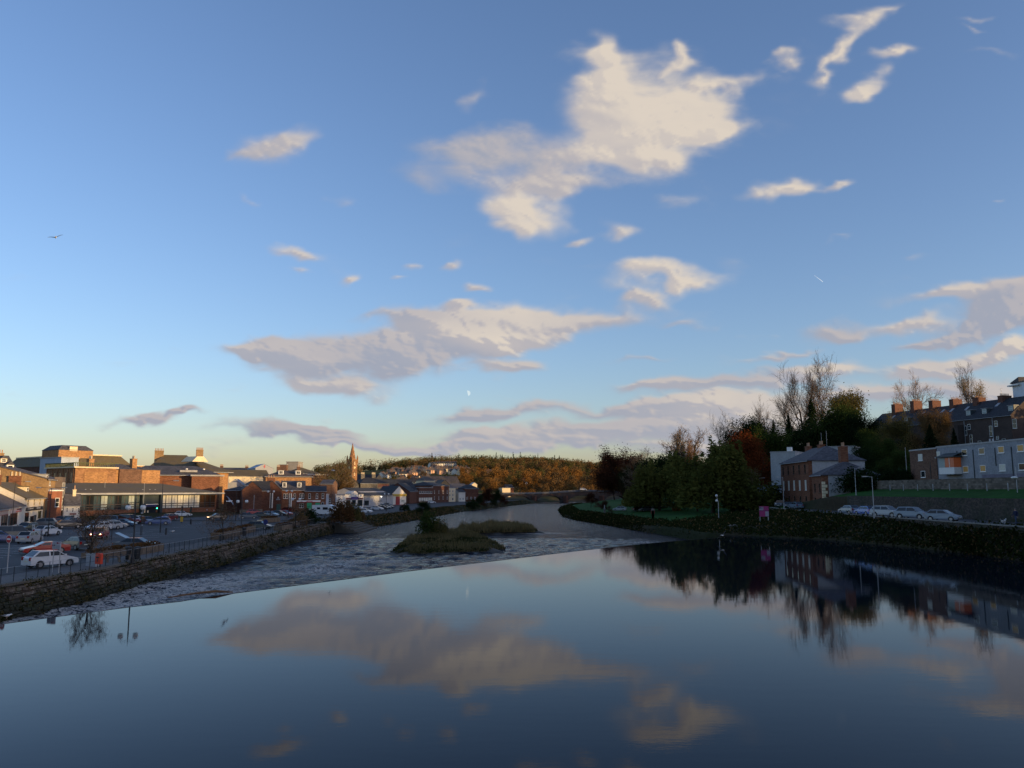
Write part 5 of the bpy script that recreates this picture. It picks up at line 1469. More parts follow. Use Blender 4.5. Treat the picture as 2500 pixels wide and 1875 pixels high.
b = building('villa', 'hip roofed orange stone villa with two small dormers', 'house', (X(648,300), 300), (X(760,306), 306), 14, 2, Zh(1164,303), Zh(1149,310), 'hip', ORANGEBRICK, BROWNROOF, inset=6, over=.6,
    wins=row('F', 1, 14, 14, 2.9, 1.1, 1.6), chim=[(5.0, 7, 1.2, 1.2, Zh(1141,308), 3, BROWNBRICK), (12.5, 7, 1.2, 1.2, Zh(1140,308), 2, BROWNBRICK)])
for x in (5.6, 11.9): dormer(b, x, 1.7, Zh(1158,302) - 2, 1.9, 1.4, 3, TRIM, LEAD, gable=False, style='mull')
building('flats', 'flat roofed concrete blocks stepped above the villa roof', 'building', (X(680,350), 350), (X(698,350), 350), 8, 3, Zh(1135,350), None, 'flat', BROWNBRICK, LEAD)
building('flats', 'square pale lift tower with dark window band on the skyline', 'building', (X(697,352), 352), (X(726,352), 352), 8, 3, Zh(1128,352), None, 'flat', CONCRETE, LEAD, wins=row('F', 2, 1.4, 3.2, 12.0, 1.2, .9, frame=DARKTRIM))
building('church_hall', 'broad brown roofed hall beside the big tree', 'building', (X(728,345), 345), (X(778,352), 352), 16, 3, Zh(1156,348), Zh(1141,354), 'hip', BROWNBRICK, MOSSY, inset=4)
building('glasshouse_wing', 'low building with a white roof edge below the brown roofed hall', 'building', (X(745,318), 318), (X(800,322), 322), 8, 2, Zh(1160,320), None, 'flat', BROWNBRICK, TRIM, wins=row('F', 3, 1.4, 7.2, 2.6, 1.4, 1.1))
b = building('villa', 'low dark house with white framed windows under the big tree', 'house', (X(782,290), 290), (X(812,290), 290), 8, 2, Zh(1181,290), Zh(1172,292), 'gable', BROWNBRICK, SLATE, wins=row('F', 3, .9, 3.6, .8, .7, 1.5))

# brick row by the road
b = building('brick_house', 'dark brick gabled outbuilding, lowest of the red brick row', 'building', (X(548,232), 232), (X(604,233), 233), 12, .75, Zh(1197,232), Zh(1187,234), 'hip', DARKBRICK, DARKSLATE, over=.1)
b = building('brick_house', 'dark red brick house with a plain gable to the road and a downpipe', 'house', (X(592,226), 226), (X(640,228), 228), 14, .75, Zh(1196,227), Zh(1176,227), 'gablef', DARKBRICK, DARKSLATE, over=.05)
MB().box(3.2, 3.3, -.1, 0, 0, 5.2).build('downpipe', [GREYTRIM], b)
panel(b, 'low_wall', 'F', b['_L'], -.5, 5.6, 0, 1.2, RUBBLE, .5)
building('brick_house', 'long slate roof joining the two brick gables', 'house', (X(615,238), 238), (X(660,240), 240), 8, .75, Zh(1198,239), Zh(1176,243), 'gable', DARKBRICK, DARKSLATE, over=.1)
b = building('brick_house', 'tallest red brick gable with a thick chimney and tall white slit window', 'house', (X(640,243), 243), (X(688,244), 244), 18, .75, Zh(1196,243), Zh(1174,243), 'gablef', DARKBRICK, SLATE, over=.05, chim=[(2.4, 1.2, 2.2, 1.4, Zh(1168,243), 3, REDBRICK)])
L = b['_L']
MB().box(2.2, 2.55, -.05, .01, 1.2, 5.7).box(2.95, 3.3, -.05, .01, 1.2, 5.7).build('slit_window_frame', [TRIM], b); MB().box(2.55, 2.95, -.03, .012, 1.2, 5.7).build('slit_window', [GLASS], b)
p = MB().box(4.2, 5.4, -.08, .01, 3.6, 3.95).build('name_board', [GREYTRIM], b); lettering(p, 4.3, 5.3, 3.7, 3.86, -.08, DARKTRIM, 3)
MB().tube([(4.8, -.1, 4.3), (4.8, -.04, 4.3)], .26, 12).build('round_badge', [GREYTRIM], b)
panel(b, 'door', 'F', L, 4.4, 5.6, 0, 2.4, M('dark_green_door', (0.03, 0.08, 0.07), .6, .2, 3), .05)
b = building('brick_row', 'two storey red brick row with white dormers and paired sash windows', 'house', (X(687,246), 246), (X(746,248), 248), 11, .75, Zh(1196,247), Zh(1175,252), 'gable', REDBRICK, SLATE, over=.3,
    wins=[('F', 1.0, 4.0, .65, 1.5, {}), ('F', 1.75, 4.0, .65, 1.5, {}), ('F', 4.0, 4.0, .65, 1.5, {}), ('F', 5.8, 4.0, .65, 1.5, {}), ('F', 6.5, 4.0, .65, 1.5, {}), ('F', 5.8, 1.2, .65, 1.3, {}), ('F', 6.5, 1.2, .65, 1.3, {})])
MB().box(2.3, 2.6, -.06, .01, .6, 5.6).box(2.9, 3.2, -.06, .01, .6, 5.6).build('slit_window_frame', [TRIM], b); MB().box(2.6, 2.9, -.03, .012, .6, 5.6).build('slit_window', [GLASS], b)
for x in (.9, 5.3): dormer(b, x, 1.0, Zh(1190,247) - .75, 1.3, 1.5, 3, TRIM, SLATE, gable=True)
b = building('brick_row', 'red brick shop with a white and red fascia and bright green doors', 'shop', (X(746,247.5), 247.5), (X(797,249), 249), 10, .75, Zh(1199,248), Zh(1187,253), 'gable', REDBRICK, DARKSLATE, over=.25,
    wins=[('F', 1.3, 4.0, .65, 1.5, {}), ('F', 3.5, 4.0, .65, 1.5, {}), ('F', 5.3, 4.0, .65, 1.6, {}), ('F', 5.3, 1.2, .65, 1.7, {})])
GREEND = M('bright_green_door', (0.02, 0.30, 0.13), .5, .1, 3)
panel(b, 'door', 'F', b['_L'], .6, 2.0, .9, 2.75, GREEND, .06); panel(b, 'door', 'F', b['_L'], 3.1, 4.5, .2, 2.75, GREEND, .06); panel(b, 'shop_window', 'F', b['_L'], 1.2, 1.9, .1, .9, BLIND, .05)
MB().box(2.6, 2.85, -.12, .01, .3, 1.7).build('poster', [TRIM], b)
p = MB().box(-2.4, 4.6, -.3, .0, 3.0, 3.45).build('fascia_sign', [TRIM], b)
MB().box(-2.4, 4.6, -.28, -.001, 2.85, 3.0).box(.4, 2.2, -.33, -.3, 3.06, 3.32).build('red_band', [M('red_sign', (0.5, 0.02, 0.03), .5, .1, 4)], p)
lettering(p, .5, 2.1, 3.12, 3.3, -.33, TRIM, 8)

# pale shops beyond
b = building('shop', 'small pale blue shop with a single window, left of the white shops', 'shop', (X(797,288), 288), (X(822,296), 296), 14, .75, Zh(1207,291), Zh(1203,296), 'gable', PALEBLUE, GREYTRIM, over=.1, wins=row('F', 1, 2.6, 2.6, 1.2, .8, 1.5) , flue=POT)
panel(b, 'name_board', 'F', b['_L'], 4, 7, 3.4, 3.7, DARKTRIM, .05)
b = building('shop', 'plain white single storey shop with flat parapet and two small windows', 'shop', (X(820,296), 296), (X(843,304), 304), 12, .75, Zh(1210,300), None, 'flat', WHITE, LEAD, over=.1, wins=row('F', 2, 1.6, 5.2, .8, 1.6, 1.5))
b = building('shop', 'white shop with a small pointed gable, purple sign and dark red fascia', 'shop', (X(843,304), 304), (X(888,314), 314), 12, .75, Zh(1208,309), None, 'flat', WHITE, LEAD, over=.1)
L = b['_L']
MB().prism([(L*.33, 0), (L*.68, 0), (L*.68, .6), (L*.51, 1.5), (L*.33, .6)], 'y', -.12, 3).build('pediment', [WHITE], b, loc=(0, 0, Zh(1208,309) - .75))
panel(b, 'fascia_sign', 'F', L, L*.04, L*.97, 3.0, 3.6, M('maroon_sign', (0.09, 0.02, 0.03), .6, .1, 4), .1)
p = panel(b, 'purple_sign', 'F', L, L*.32, L*.69, 2.95, 4.0, M('purple_sign', (0.045, 0.02, 0.16), .5, .1, 4), .16); lettering(p, L*.36, L*.66, 3.1, 3.45, -.16, M('mauve_letter', (0.3, 0.2, 0.4), .6, .1, 4), 9)
for a0, a1 in ((.06, .28), (.38, .58), (.68, .95)): panel(b, 'shop_window', 'F', L, L*a0, L*a1, .5, 2.8, GLASS, .05)
b = building('dealership', 'long grey walled garage under a steep dark roof with a strip of skylights', 'garage', (X(888,314), 314), (X(960,348), 348), 16, .75, Zh(1209,330), Zh(1192,338), 'gable', GREYR, DARKSLATE, over=.4)
L = b['_L']
MB().add([(L*.1, 2.6, 0), (L*.95, 2.6, 0), (L*.95, 3.8, 0), (L*.1, 3.8, 0)], [(0,1,2,3)]).build('skylight_strip', [LEAD], b, loc=(0, 0, 0))
sk = [c for c in b.children if c.name.startswith('skylight_strip')][0]
sl_ = (Zh(1192,338) - Zh(1209,330)) / 8.0; hz = Zh(1209,330) - .75
for v in sk.data.vertices: v.co.z = hz + sl_ * v.co.y + .24
panel(b, 'name_board', 'F', L, L*.03, L*.18, 2.9, 3.5, GREYTRIM, .08); panel(b, 'shop_window', 'F', L, L*.03, L*.17, .6, 2.5, GLASS, .05)
p = panel(b, 'poster_frame', 'F', L, L*.42, L*.62, 1.9, 2.3, GREYR, .03); lettering(p, L*.45, L*.6, 1.98, 2.25, -.03, DARKTRIM, 4)
MB().ball((L*.56, -.3, 3.9), .17, 8, 6).build('wall_light', [M('lit_lamp', (1, .95, .85), .4, .02, 3, em=((1, .93, .8), 5))], b)
b = building('gabled_shop', 'white gable fronted shop with a tall red door and yellow sign', 'shop', (X(957,352), 352), (X(992,356), 356), 16, .75, Zh(1207,354), Zh(1187,354), 'gablef', WHITE, DARKSLATE, over=.15)
L = b['_L']; z1 = Zh(1211,354) - .75; z0 = Zh(1206,354) - .75
p = panel(b, 'yellow_sign', 'F', L, -.2, L + .1, z1 - .1, z0, M('yellow_sign', (0.62, 0.42, 0.05), .6, .1, 4), .15); lettering(p, .3, L - .6, z1 + .15, z1 + .6, -.15, DARKTRIM, 12)
panel(b, 'red_door', 'F', L, L*.27, L*.56, .1, z1 - .2, M('red_door', (0.26, 0.012, 0.02), .5, .15, 3), .06)
panel(b, 'plinth', 'F', L, -.02, L*.26, 0, .3, M('red_plinth', (0.2, 0.02, 0.03), .6, .1, 3), .05); panel(b, 'plinth', 'F', L, L*.57, L, 0, .3, M('red_plinth', (0.2, 0.02, 0.03)), .05)
p = panel(b, 'painted_letters', 'F', L, L*.66, L*.92, 1.2, 2.6, WHITE, .02); lettering(p, L*.68, L*.92, 1.4, 2.3, -.02, M('green_letter', (0.05, 0.12, 0.06), .7, .1, 4), 14)

# dark stone buildings behind
b = building('stone_house', 'dark stone gabled house below the church spire', 'house', (X(838,372), 372), (X(876,374), 374), 14, 2.5, Zh(1183,373), Zh(1164,373), 'gablef', GREYSTONE, DARKSLATE, over=.1, wins=row('F', 1, 4, 4, 5.2, 1.2, 1.6), chim=[(3.2, 1.5, 1.6, 1.0, Zh(1160,373), 2, GREYSTONE)])
building('stone_house', 'dark stone wall and roof left of the spire, behind the trees', 'house', (X(800,378), 378), (X(846,380), 380), 10, 2.5, Zh(1187,378), Zh(1176,380), 'gable', GREYSTONE, DARKSLATE)
b = building('stone_house', 'dark stone warehouse with two rows of buff chimney pots and a roof sign', 'warehouse', (X(880,376), 376), (X(948,384), 384), 14, 2, Zh(1181,380), Zh(1166,386), 'hip', GREYSTONE, DARKSLATE, inset=5, over=.3,
    chim=[(4.0, 7, 1.9, 1.0, Zh(1158,382), 6, GREYSTONE), (9.6, 7, 1.9, 1.0, Zh(1158,382), 6, GREYSTONE)], flue=PALEPOT)
q = empty('roof_sign', (X(922,370), 370, Zh(1191,370))); tag(q, 'framed rooftop sign of tall rust coloured letters above the grey garage', 'sign')
for k in range(5): MB().box(k * 1.27 - .05, k * 1.27 + .05, .1, .2, -2.0, 1.9).build('post', [BLACKMETAL], q)
MB().box(-.1, 5.3, 0, .1, -.1, .05).box(-.1, 5.3, 0, .1, 1.75, 1.9).box(-.1, .0, 0, .1, .05, 1.75).box(5.2, 5.3, 0, .1, .05, 1.75).build('frame', [M('buff_frame', (0.35, 0.26, 0.15), .7, .1, 3)], q)
for k in range(8):
    MB().box(.25 + k * .6, .35 + k * .6, -.04, .04, .25, 1.6).box(.35 + k * .6, .62 + k * .6, -.04, .04, 1.45, 1.6).box(.35 + k * .6, .62 + k * .6, -.04, .04, [.25, .85][k % 2], [.4, 1.0][k % 2]).box(.62 + k*.6, .7 + k * .6, -.04, .04, .4, 1.45).build('letter', [M('rust_letter', (0.30, 0.08, 0.03), .7, .2, 3)], q)
building('slate_hall', 'long plain dark slate roof filling the space behind the garage', 'hall', (X(935,392), 392), (X(1018,400), 400), 20, 2, Zh(1196,396), Zh(1171,406), 'gable', DARKBRICK, DARKSLATE, over=.3)
building('brick_warehouse', 'dark brick gable end at the right of the long slate roof', 'building', (X(1000,388), 388), (X(1020,402), 402), 12, 1.5, Zh(1200,395), Zh(1180,395), 'gable', DARKBRICK, DARKSLATE, over=.1)
b = building('office', 'low modern brick office with two bands of white windows', 'office', (X(1022,402), 402), (X(1056,420), 420), 14, 1, Zh(1191,410), Zh(1188,412), 'flat', DARKBRICK, LEAD, wins=row('F', 6, 2, 17, 4.6, 2.2, 1.2) + row('F', 6, 2, 17, .9, 2.4, 1.6, glass=BLIND2))
b = building('flats', 'four storey red brick block with tall narrow windows by the bend of the road', 'flats', (X(1056,420), 420), (X(1096,446), 446), 14, 1, Zh(1186,432), Zh(1177,440), 'hip', DARKBRICK, DARKSLATE, inset=5, wins=row('F', 4, 3, 24, 1.4, 1.0, 1.7) + row('F', 4, 3, 24, 4.6, 1.0, 1.7))
b = building('white_hotel', 'sunlit cream three storey house with twin pointed dormers', 'house', (X(1094,455), 455), (X(1112,458), 458), 10, 1, Zh(1192,456), Zh(1188,458), 'flat', CREAM, LEAD, wins=row('F', 2, 1.2, 3.2, 5.2, .7, 1.0) + row('F', 2, 1.2, 3.2, 3.0, .7, 1.0) + row('F', 1, 3.2, 3.2, .6, 1.0, 1.4), over=.1)
building('cream_range', 'long pale gold range above the cream house', 'building', (X(1040,500), 500), (X(1123,510), 510), 12, 2, Zh(1180,505), Zh(1163,510), 'gable', CREAM, BROWNROOF)
building('cream_range', 'gold gabled block standing just right of the spire', 'building', (X(1034,470), 470), (X(1062,474), 474), 10, 2, Zh(1173,472), Zh(1163,475), 'hip', CREAM, BROWNROOF, inset=3)
building('grey_range', 'long grey slate roof behind the cream house', 'building', (X(1082,480), 480), (X(1150,500), 500), 12, 1, Zh(1191,490), Zh(1181,495), 'gable', GREYSTONE, SLATE)
building('gabled_house', 'tan gabled house left of the cream house', 'house', (X(1073,465), 465), (X(1098,468), 468), 10, 1.5, Zh(1183,466), Zh(1172,466), 'gablef', OCHRE, BROWNROOF)
building('brick_house', 'dark red brick hip roofed house near the trees by the road', 'house', (X(1135,470), 470), (X(1168,474), 474), 10, 1, Zh(1193,472), Zh(1183,476), 'hip', DARKBRICK, DARKSLATE, inset=3, wins=row('F', 3, 1.5, 6.5, 1, .9, 1.3))
building('white_cottage', 'little white walled cottage right of the cream house', 'house', (X(1120,462), 462), (X(1136,464), 464), 8, 1, Zh(1201,463), Zh(1195,466), 'gable', WHITE, DARKSLATE, wins=row('F', 2, .9, 2.8, .8, .7, 1.0))
b = building('gatehouse', 'sunlit yellow house with a dark gable just left of the far bridge', 'house', (X(1226,640), 640), (X(1246,642), 642), 10, 2, Zh(1191,640), Zh(1189,640), 'hip', CREAM, DARKSLATE, wins=row('F', 2, 1.6, 5, 1.5, .9, 1.5), inset=3)
building('gatehouse', 'steep dark roofed lodge joined to the yellow house', 'house', (X(1236,655), 655), (X(1254,657), 657), 10, 3, Zh(1190,655), Zh(1183,655), 'gable', REDBRICK, DARKSLATE)
building('villa', 'white painted house half hidden by orange trees on the slope', 'house', (X(1152,560), 560), (X(1165,561), 561), 8, 3, Zh(1183,560), Zh(1178,560), 'gablef', CREAM, LEAD)

# church
def church():
    Y = 600; x = X(858.5, Y); z0 = 6; w = 5.3
    root = empty('church', (x, Y, z0), math.radians(-37)); tag(root, 'red stone church tower with a sharp octagonal spire and gold clock', 'church')
    zt = Zh(1122, Y) - z0; zp = Zh(1080, Y) - z0; h = w / 2
    MB().box(-h, h, -h, h, -3, zt).build('tower', [SANDSTONE], root)
    sp = MB()
    for k in range(8):
        a, b_ = 2 * PI * k / 8 + PI / 8, 2 * PI * (k + 1) / 8 + PI / 8; r = h * 1.0
        sp.add([(r * math.cos(a), r * math.sin(a), zt), (r * math.cos(b_), r * math.sin(b_), zt), (0, 0, zp)], [(0, 1, 2)])
    s = sp.build('spire', [SANDSTONE], root)
    for zz, ww in ((zt + 1.6, .7), (zt + 5, .4)):
        for k in range(4):
            a = PI / 2 * k; c, q = math.cos(a), math.sin(a); rr = h * (1 - (zz - zt) / (zp - zt)) * 1.0
            MB().prism([(-ww/2, 0), (ww/2, 0), (ww/2, .8), (0, 1.6), (-ww/2, .8)], 'y', -.12, .3).build('lucarne', [SANDSTONE], s, (c * rr, q * rr, zz), (0, 0, a + PI / 2))
    for sx in (-1, 1):
        for sy in (-1, 1):
            MB().box(-.4, .4, -.4, .4, -3, 1.2).add([(-.45, -.45, 1.2), (.45, -.45, 1.2), (.45, .45, 1.2), (-.45, .45, 1.2), (0, 0, 3.6)], [(0,1,4),(1,2,4),(2,3,4),(3,0,4),(3,2,1,0)]).build('pinnacle', [SANDSTONE], root, (sx * h, sy * h, zt))
    MB().box(-h - .2, h + .2, -h - .2, h + .2, zt - .25, zt + .15).build('string_course', [SANDSTONE], root)
    gold = M('gilded_dial', (0.75, 0.6, 0.3), .4, .1, 3)
    for face in range(2):
        rz = 0 if face == 0 else PI / 2
        off = lambda z: ((0, -h - .02, z) if face == 0 else (h + .02, 0, z))
        MB().tube([(0, -.1, 0), (0, 0.02, 0)], .85, 16).build('clock_face', [gold], root, off(zt - 6), (0, 0, rz))
        for z in (zt - 4.0, zt - 12):
            MB().prism([(-.35, 0), (.35, 0), (.35, 1.9), (0, 2.7), (-.35, 1.9)], 'y', -.08, .02).build('louvre', [DARKTRIM if face == 0 else CREAM], root, off(z), (0, 0, rz))
    MB().box(-6, 20, h, h + 12, -3, 7).build('nave', [SANDSTONE], root)
    MB().prism([(h - .4, 7), (h + 6, 13), (h + 12.4, 7)], 'x', -6.3, 20.3).build('nave_roof', [DARKSLATE], root)
church()

# hillside houses
def hill_houses():
    r = random.Random(11)
    protos = []
    cols = [(CREAM, BROWNROOF), (WHITE, DARKSLATE), (M('peach_render', (0.55, 0.33, 0.22), .85, .1, .4), BROWNROOF), (WHITE, BROWNROOF)]
    for wm, rm in cols:
        b = MB(); b.prism([(0, -3), (8, -3), (8, 5), (4, 8.2), (0, 5)], 'x', 0, 10)
        w = b.mesh('wall', [wm]); rb = MB()
        for s in (0, 1):
            p = [(-.4, 4.7), (4, 8.25), (4, 8.5), (-.4, 4.95)]
            if s: p = [(8 - a, c) for a, c in p]
            rb.prism(p, 'x', -.2, 10.2)
        ch = MB().box(4.6, 5.6, 3.5, 4.5, 7, 9.6).mesh('chimney', [REDBRICK])
        wd = MB()
        for x in (1.4, 5.6):
            for z in (.8, 3.2): wd.box(x, x + 1.5, -.06, .01, z, z + 1.2)
        wd2 = MB()
        for y in (1.6, 5.2):
            for z in (.8, 3.2): wd2.box(10, 10.06, y, y + 1.2, z, z + 1.2)
        protos.append((w, rb.mesh('roof', [rm]), ch, wd.mesh('windows', [GLASS]), wd2.mesh('windows', [GLASS])))
    spots = []
    for k in range(18): spots.append((1052 + k * 4.6 + r.uniform(-1, 1), 1340 + k * 2, 1, 0.8))      # white row
    for k in range(40): spots.append((925 + r.random() * 205, r.uniform(1040, 1230), r.choice([0, 2, 2, 1, 3]), r.uniform(.0, 1.2)))
    for k in range(10): spots.append((1180 + r.random() * 110, r.uniform(860, 1050), r.choice([2, 0, 1]), r.uniform(-.6, .6)))
    for k in range(8): spots.append((950 + r.random() * 130, r.uniform(840, 960), r.choice([2, 3, 0]), r.uniform(-.6, .6)))
    for i, (px, Y, c, a) in enumerate(spots):
        x = X(px, Y); row_ = i < 18
        root = empty('house', (x, Y, far_h(x, Y)), a)
        tag(root, 'white house in the sunlit terrace row across the far hillside' if row_ else 'small gabled house among trees on the far hillside', 'house', 'white terrace on the far hill' if row_ else 'houses scattered on the far hill')
        w, ro, ch, wd, wd2 = protos[c]
        link('wall', w, root); link('roof', ro, root); link('chimney', ch, root); link('windows', wd, root)['kind'] = 'stuff'; link('windows', wd2, root)['kind'] = 'stuff'
hill_houses()

# far bridge
def bridge():
    root = empty('road_bridge', (22, 572, 0), math.radians(9)); tag(root, 'low red stone arched road bridge with a pale parapet across the river', 'bridge')
    m = MB(); x0, x1 = -34, 80; n = 60
    def top(x): return 5.6 + 2.0 * math.exp(-((x - 34) / 26) ** 2)
    spans = [(-30, -8), (-5, 14.5), (18, 41), (44.5, 62)]
    xs = sorted(set(list(np.linspace(x0, x1, 90)) + [a for s in spans for a in s]))
    def bot(x):
        for a, b_ in spans:
            if a < x < b_: return -1.4 + 5.0 * math.sqrt(max(0, 1 - ((x - (a + b_) / 2) / ((b_ - a) / 2)) ** 2))
        return -3
    for a, b_ in zip(xs[:-1], xs[1:]):
        m.add([(a, 0, bot(a)), (b_, 0, bot(b_)), (b_, 9, bot(b_)), (a, 9, bot(a)), (a, 0, top(a) - 1.2), (b_, 0, top(b_) - 1.2), (b_, 9, top(b_) - 1.2), (a, 9, top(a) - 1.2)], [(0,3,2,1),(4,5,6,7),(0,1,5,4),(2,3,7,6)])
    m.build('arches', [M('bridge_stone', (0.075, 0.05, 0.04), .9, .3, .3)], root)
    p = MB()
    for a, b_ in zip(xs[:-1], xs[1:]):
        for y in (-.35, 9.0): p.add([(a, y, top(a) - 1.2), (b_, y, top(b_) - 1.2), (b_, y + .35, top(b_) - 1.2), (a, y + .35, top(a) - 1.2), (a, y, top(a)), (b_, y, top(b_)), (b_, y + .35, top(b_)), (a, y + .35, top(a))], [(0,3,2,1),(4,5,6,7),(0,1,5,4),(2,3,7,6)])
    p.build('parapet', [M('parapet_stone', (0.13, 0.135, 0.145), .9, .15, .5)], root)
    for a in (-6.5, 16.2, 42.7): MB().prism([(a - 1.6, -1.5), (a, -3.2), (a + 1.6, -1.5), (a + 1.6, .1), (a - 1.6, .1)], 'z', -3, 3.4).build('cutwater', [DARKBRICK], root)
bridge()
v = car('white van crossing the far river bridge', 'van', 'white', X(1424, 574), 575, 8, z=7.1, detail=False, name='van')

# ================================================================== right bank: walls, road, buildings
def long_wall(name, label, pts, z0f, z1f, th, mat, cap=None, cat='stone wall', seg=3.0, batter=0.0, bulge=.05):
    """wall along a line of (x, y); z0f/z1f give foot and top heights by y"""
    a = Vector(pts[0]); root = empty(name, (a.x, a.y, 0)); tag(root, label, cat)
    P_ = []
    for p, q in zip(pts[:-1], pts[1:]):
        p, q = Vector(p), Vector(q); n = max(1, int((q - p).length / seg))
        for i in range(n): P_.append(p.lerp(q, i / n))
    P_.append(Vector(pts[-1]))
    rows = []
    nz = 7
    V = []; n = len(P_)
    for i, p in enumerate(P_):
        d = (P_[min(i + 1, n - 1)] - P_[max(i - 1, 0)]).normalized(); nr = Vector((d.y, -d.x))
        z0, z1 = z0f(p.y), z1f(p.y)
        for k in range(nz):
            z = z0 + (z1 - z0) * k / (nz - 1)
            j = (mnoise.noise(Vector((p.x * .5, p.y * .5, z * .7)))) * bulge
            o = -nr * (batter * (z - z1) ) * 1.0 + nr * j
            V.append((p.x - a.x + o.x, p.y - a.y + o.y, z))
        V.append((p.x - a.x - nr.x * th, p.y - a.y - nr.y * th, z1)); V.append((p.x - a.x - nr.x * th, p.y - a.y - nr.y * th, z0))
    m = nz + 2; F = []
    for i in range(n - 1):
        for k in range(m - 1): F.append((i*m + k, i*m + k + 1, (i+1)*m + k + 1, (i+1)*m + k))
    F.append(tuple(range(m))[::-1]); F.append(tuple((n-1)*m + k for k in range(m)))
    o = link('wall', np_mesh(name, np.array(V), F, [mat]), root)
    if cap:
        for i in range(n - 1):
            p, q = P_[i] - a, P_[i + 1] - a; d = (q - p).normalized(); nr = Vector((d.y, -d.x)); z1, z2 = z1f(P_[i].y), z1f(P_[i+1].y)
            g = d * .012
            c = [p + g + nr * .08, q - g + nr * .08, q - g - nr * (th + .08), p + g - nr * (th + .08)]
            zz = [z1, z2, z2, z1]; h = .14
            MB().add([(c[k].x, c[k].y, zz[k] + .003) for k in range(4)] + [(c[k].x, c[k].y, zz[k] + h) for k in range(4)], [(3,2,1,0),(4,5,6,7),(0,1,5,4),(1,2,6,5),(2,3,7,6),(3,0,4,7)]).build('coping', [cap], root)
    return root
WALLST = NT('dark_wall_stone')
_g = WALLST.pos(); _n = WALLST.noise(_g, .35, 5, .65); _n2 = WALLST.noise(WALLST.vscale(_g, (1, 1, 2.0)), 2.2, 3, .6)
_c = WALLST.mix(WALLST.mr(_n2.outputs[0], .35, .65), (0.030, 0.026, 0.022), (0.085, 0.065, 0.050))
WALLST.set(WALLST.b.inputs['Base Color'], WALLST.mix(WALLST.mr(_n.outputs[0], .45, .65, 0, .8), _c, (0.020, 0.028, 0.013)))
WALLST.b.inputs['Roughness'].default_value = .95; WALLST.bump(_n2.outputs[0], .8, .15)
COPE = M('pale_coping', (0.20, 0.19, 0.17), .9, .3, .8)
# faces look towards -x when the line runs towards -y
long_wall('retaining_wall', 'high dark retaining wall behind the row of parked cars', [(64.5, 160), (62.4, 150), (62.4, 70), (63, 40), (64, 0)], lambda y: 3.2, lambda y: 6.25, .5, WALLST.m)
long_wall('boundary_wall', 'pale rubble boundary wall above the grass strip, below the grey flats', [(73, 168), (70.4, 156), (70.2, 60), (71, 20)], lambda y: 6.8, lambda y: 9.1, .4, RUBBLE)
long_wall('river_edge_wall', 'low kerb wall with pale top along the river side of the right hand road', [(56.8, 178), (54.0, 150), (53.0, 125), (52.9, 100), (53.4, 60), (54, 20)], lambda y: 2.2, lambda y: 3.45, .35, WALLST.m, COPE)
long_wall('river_wall', 'dark rough stone wall rising straight from the water, right edge', [(49.6, 128), (52.0, 121), (53.2, 104), (53.1, 60), (53.6, 0)], lambda y: -1.5, lambda y: 2.6, .6, WALLST.m, batter=.10, bulge=.35)
def r_strip(name, x0f, x1f, z, mat, Y0, Y1, label, step=4):
    V = []; Ys = np.arange(Y0, Y1 + .1, step)
    for y in Ys: V += [(x0f(y), y, z), (x1f(y), y, z)]
    n = len(Ys)
    tag(link(name, np_mesh(name, np.array(V), [(i*2, i*2+1, i*2+3, i*2+2) for i in range(n-1)], [mat])), label, kind='structure')
def xedge(y): return itp(y, [20, 60, 100, 125, 150, 178, 215], [54, 53.4, 52.9, 53, 54, 56.8, 62])
r_strip('road', lambda y: xedge(y) + .1, lambda y: itp(y, [150, 175, 215], [62.3, 63.6, 66.0]) , 3.372, ASPHALT, 0, 176, 'narrow road along the right bank with parked cars')
V = []
# grass strip fence posts
f = empty('fence', (66, 90, 0)); tag(f, 'line of thin posts along the grass strip', 'fence')
for y in range(72, 152, 5):
    MB().box(-.05, .05, -.05, .05, 0, 1.1).build('post', [GALV], f, (69.0 - 66, y - 90, 7.2))

# red hotel and its lower wing
b = building('red_house', 'three storey red sandstone house with grey rendered side and hipped roof', 'house', (X(1908,198), 198), (X(1976,175), 175), 12, 3.2, Zh(1126,177), Zh(1092,186), 'hip', REDBRICK, SLATE, inset=6, over=.35,
    wins=row('F', 5, 2.2, 20.5, 7.7, 1.1, 2.1, frame=BROWNBRICK, glass=GLASS) + row('F', 5, 2.2, 20.5, 4.1, 1.1, 2.2, frame=TRIM, glass=BLIND2) + row('F', 5, 2.2, 20.5, .6, 1.2, 2.2, frame=BROWNBRICK), 
    chim=[(3, 6, 2.0, 1.1, Zh(1092,196), 4, REDBRICK), (13, 6, 2.4, 1.1, Zh(1088,186), 4, REDBRICK)])
L = b['_L']
MB().box(L + .001, L + .05, .8, 11.99, -.5, Zh(1126,177) - 3.2 - .02).build('rendered_side', [GREYR], b)
b = building('red_house_wing', 'two storey red sandstone wing with pale quoins in front of the taller house', 'house', (X(1983,172.5), 172.5), (X(2008,164), 164), 11, 3.2, Zh(1161,166), Zh(1127,172), 'hip', REDBRICK, SLATE, inset=3.5, over=.35,
    wins=row('F', 2, 2.4, 6.4, 3.6, 1.1, 1.9, frame=BROWNBRICK) + row('F', 2, 2.4, 6.4, .6, 1.1, 2.0, frame=BROWNBRICK), chim=[(4.4, 5.5, 1.9, 1.5, Zh(1092,168), 3, REDBRICK)])
L = b['_L']; H_ = Zh(1161,166) - 3.2
MB().box(L + .001, L + .05, 1.2, 10.99, -.5, H_ - .02).build('rendered_side', [GREYR], b)
for k in range(9): MB().box(L - .35, L + .07, -.05, [.55, .95][k % 2], .3 + k * .62, .3 + k * .62 + .55).build('quoin', [CREAM], b)
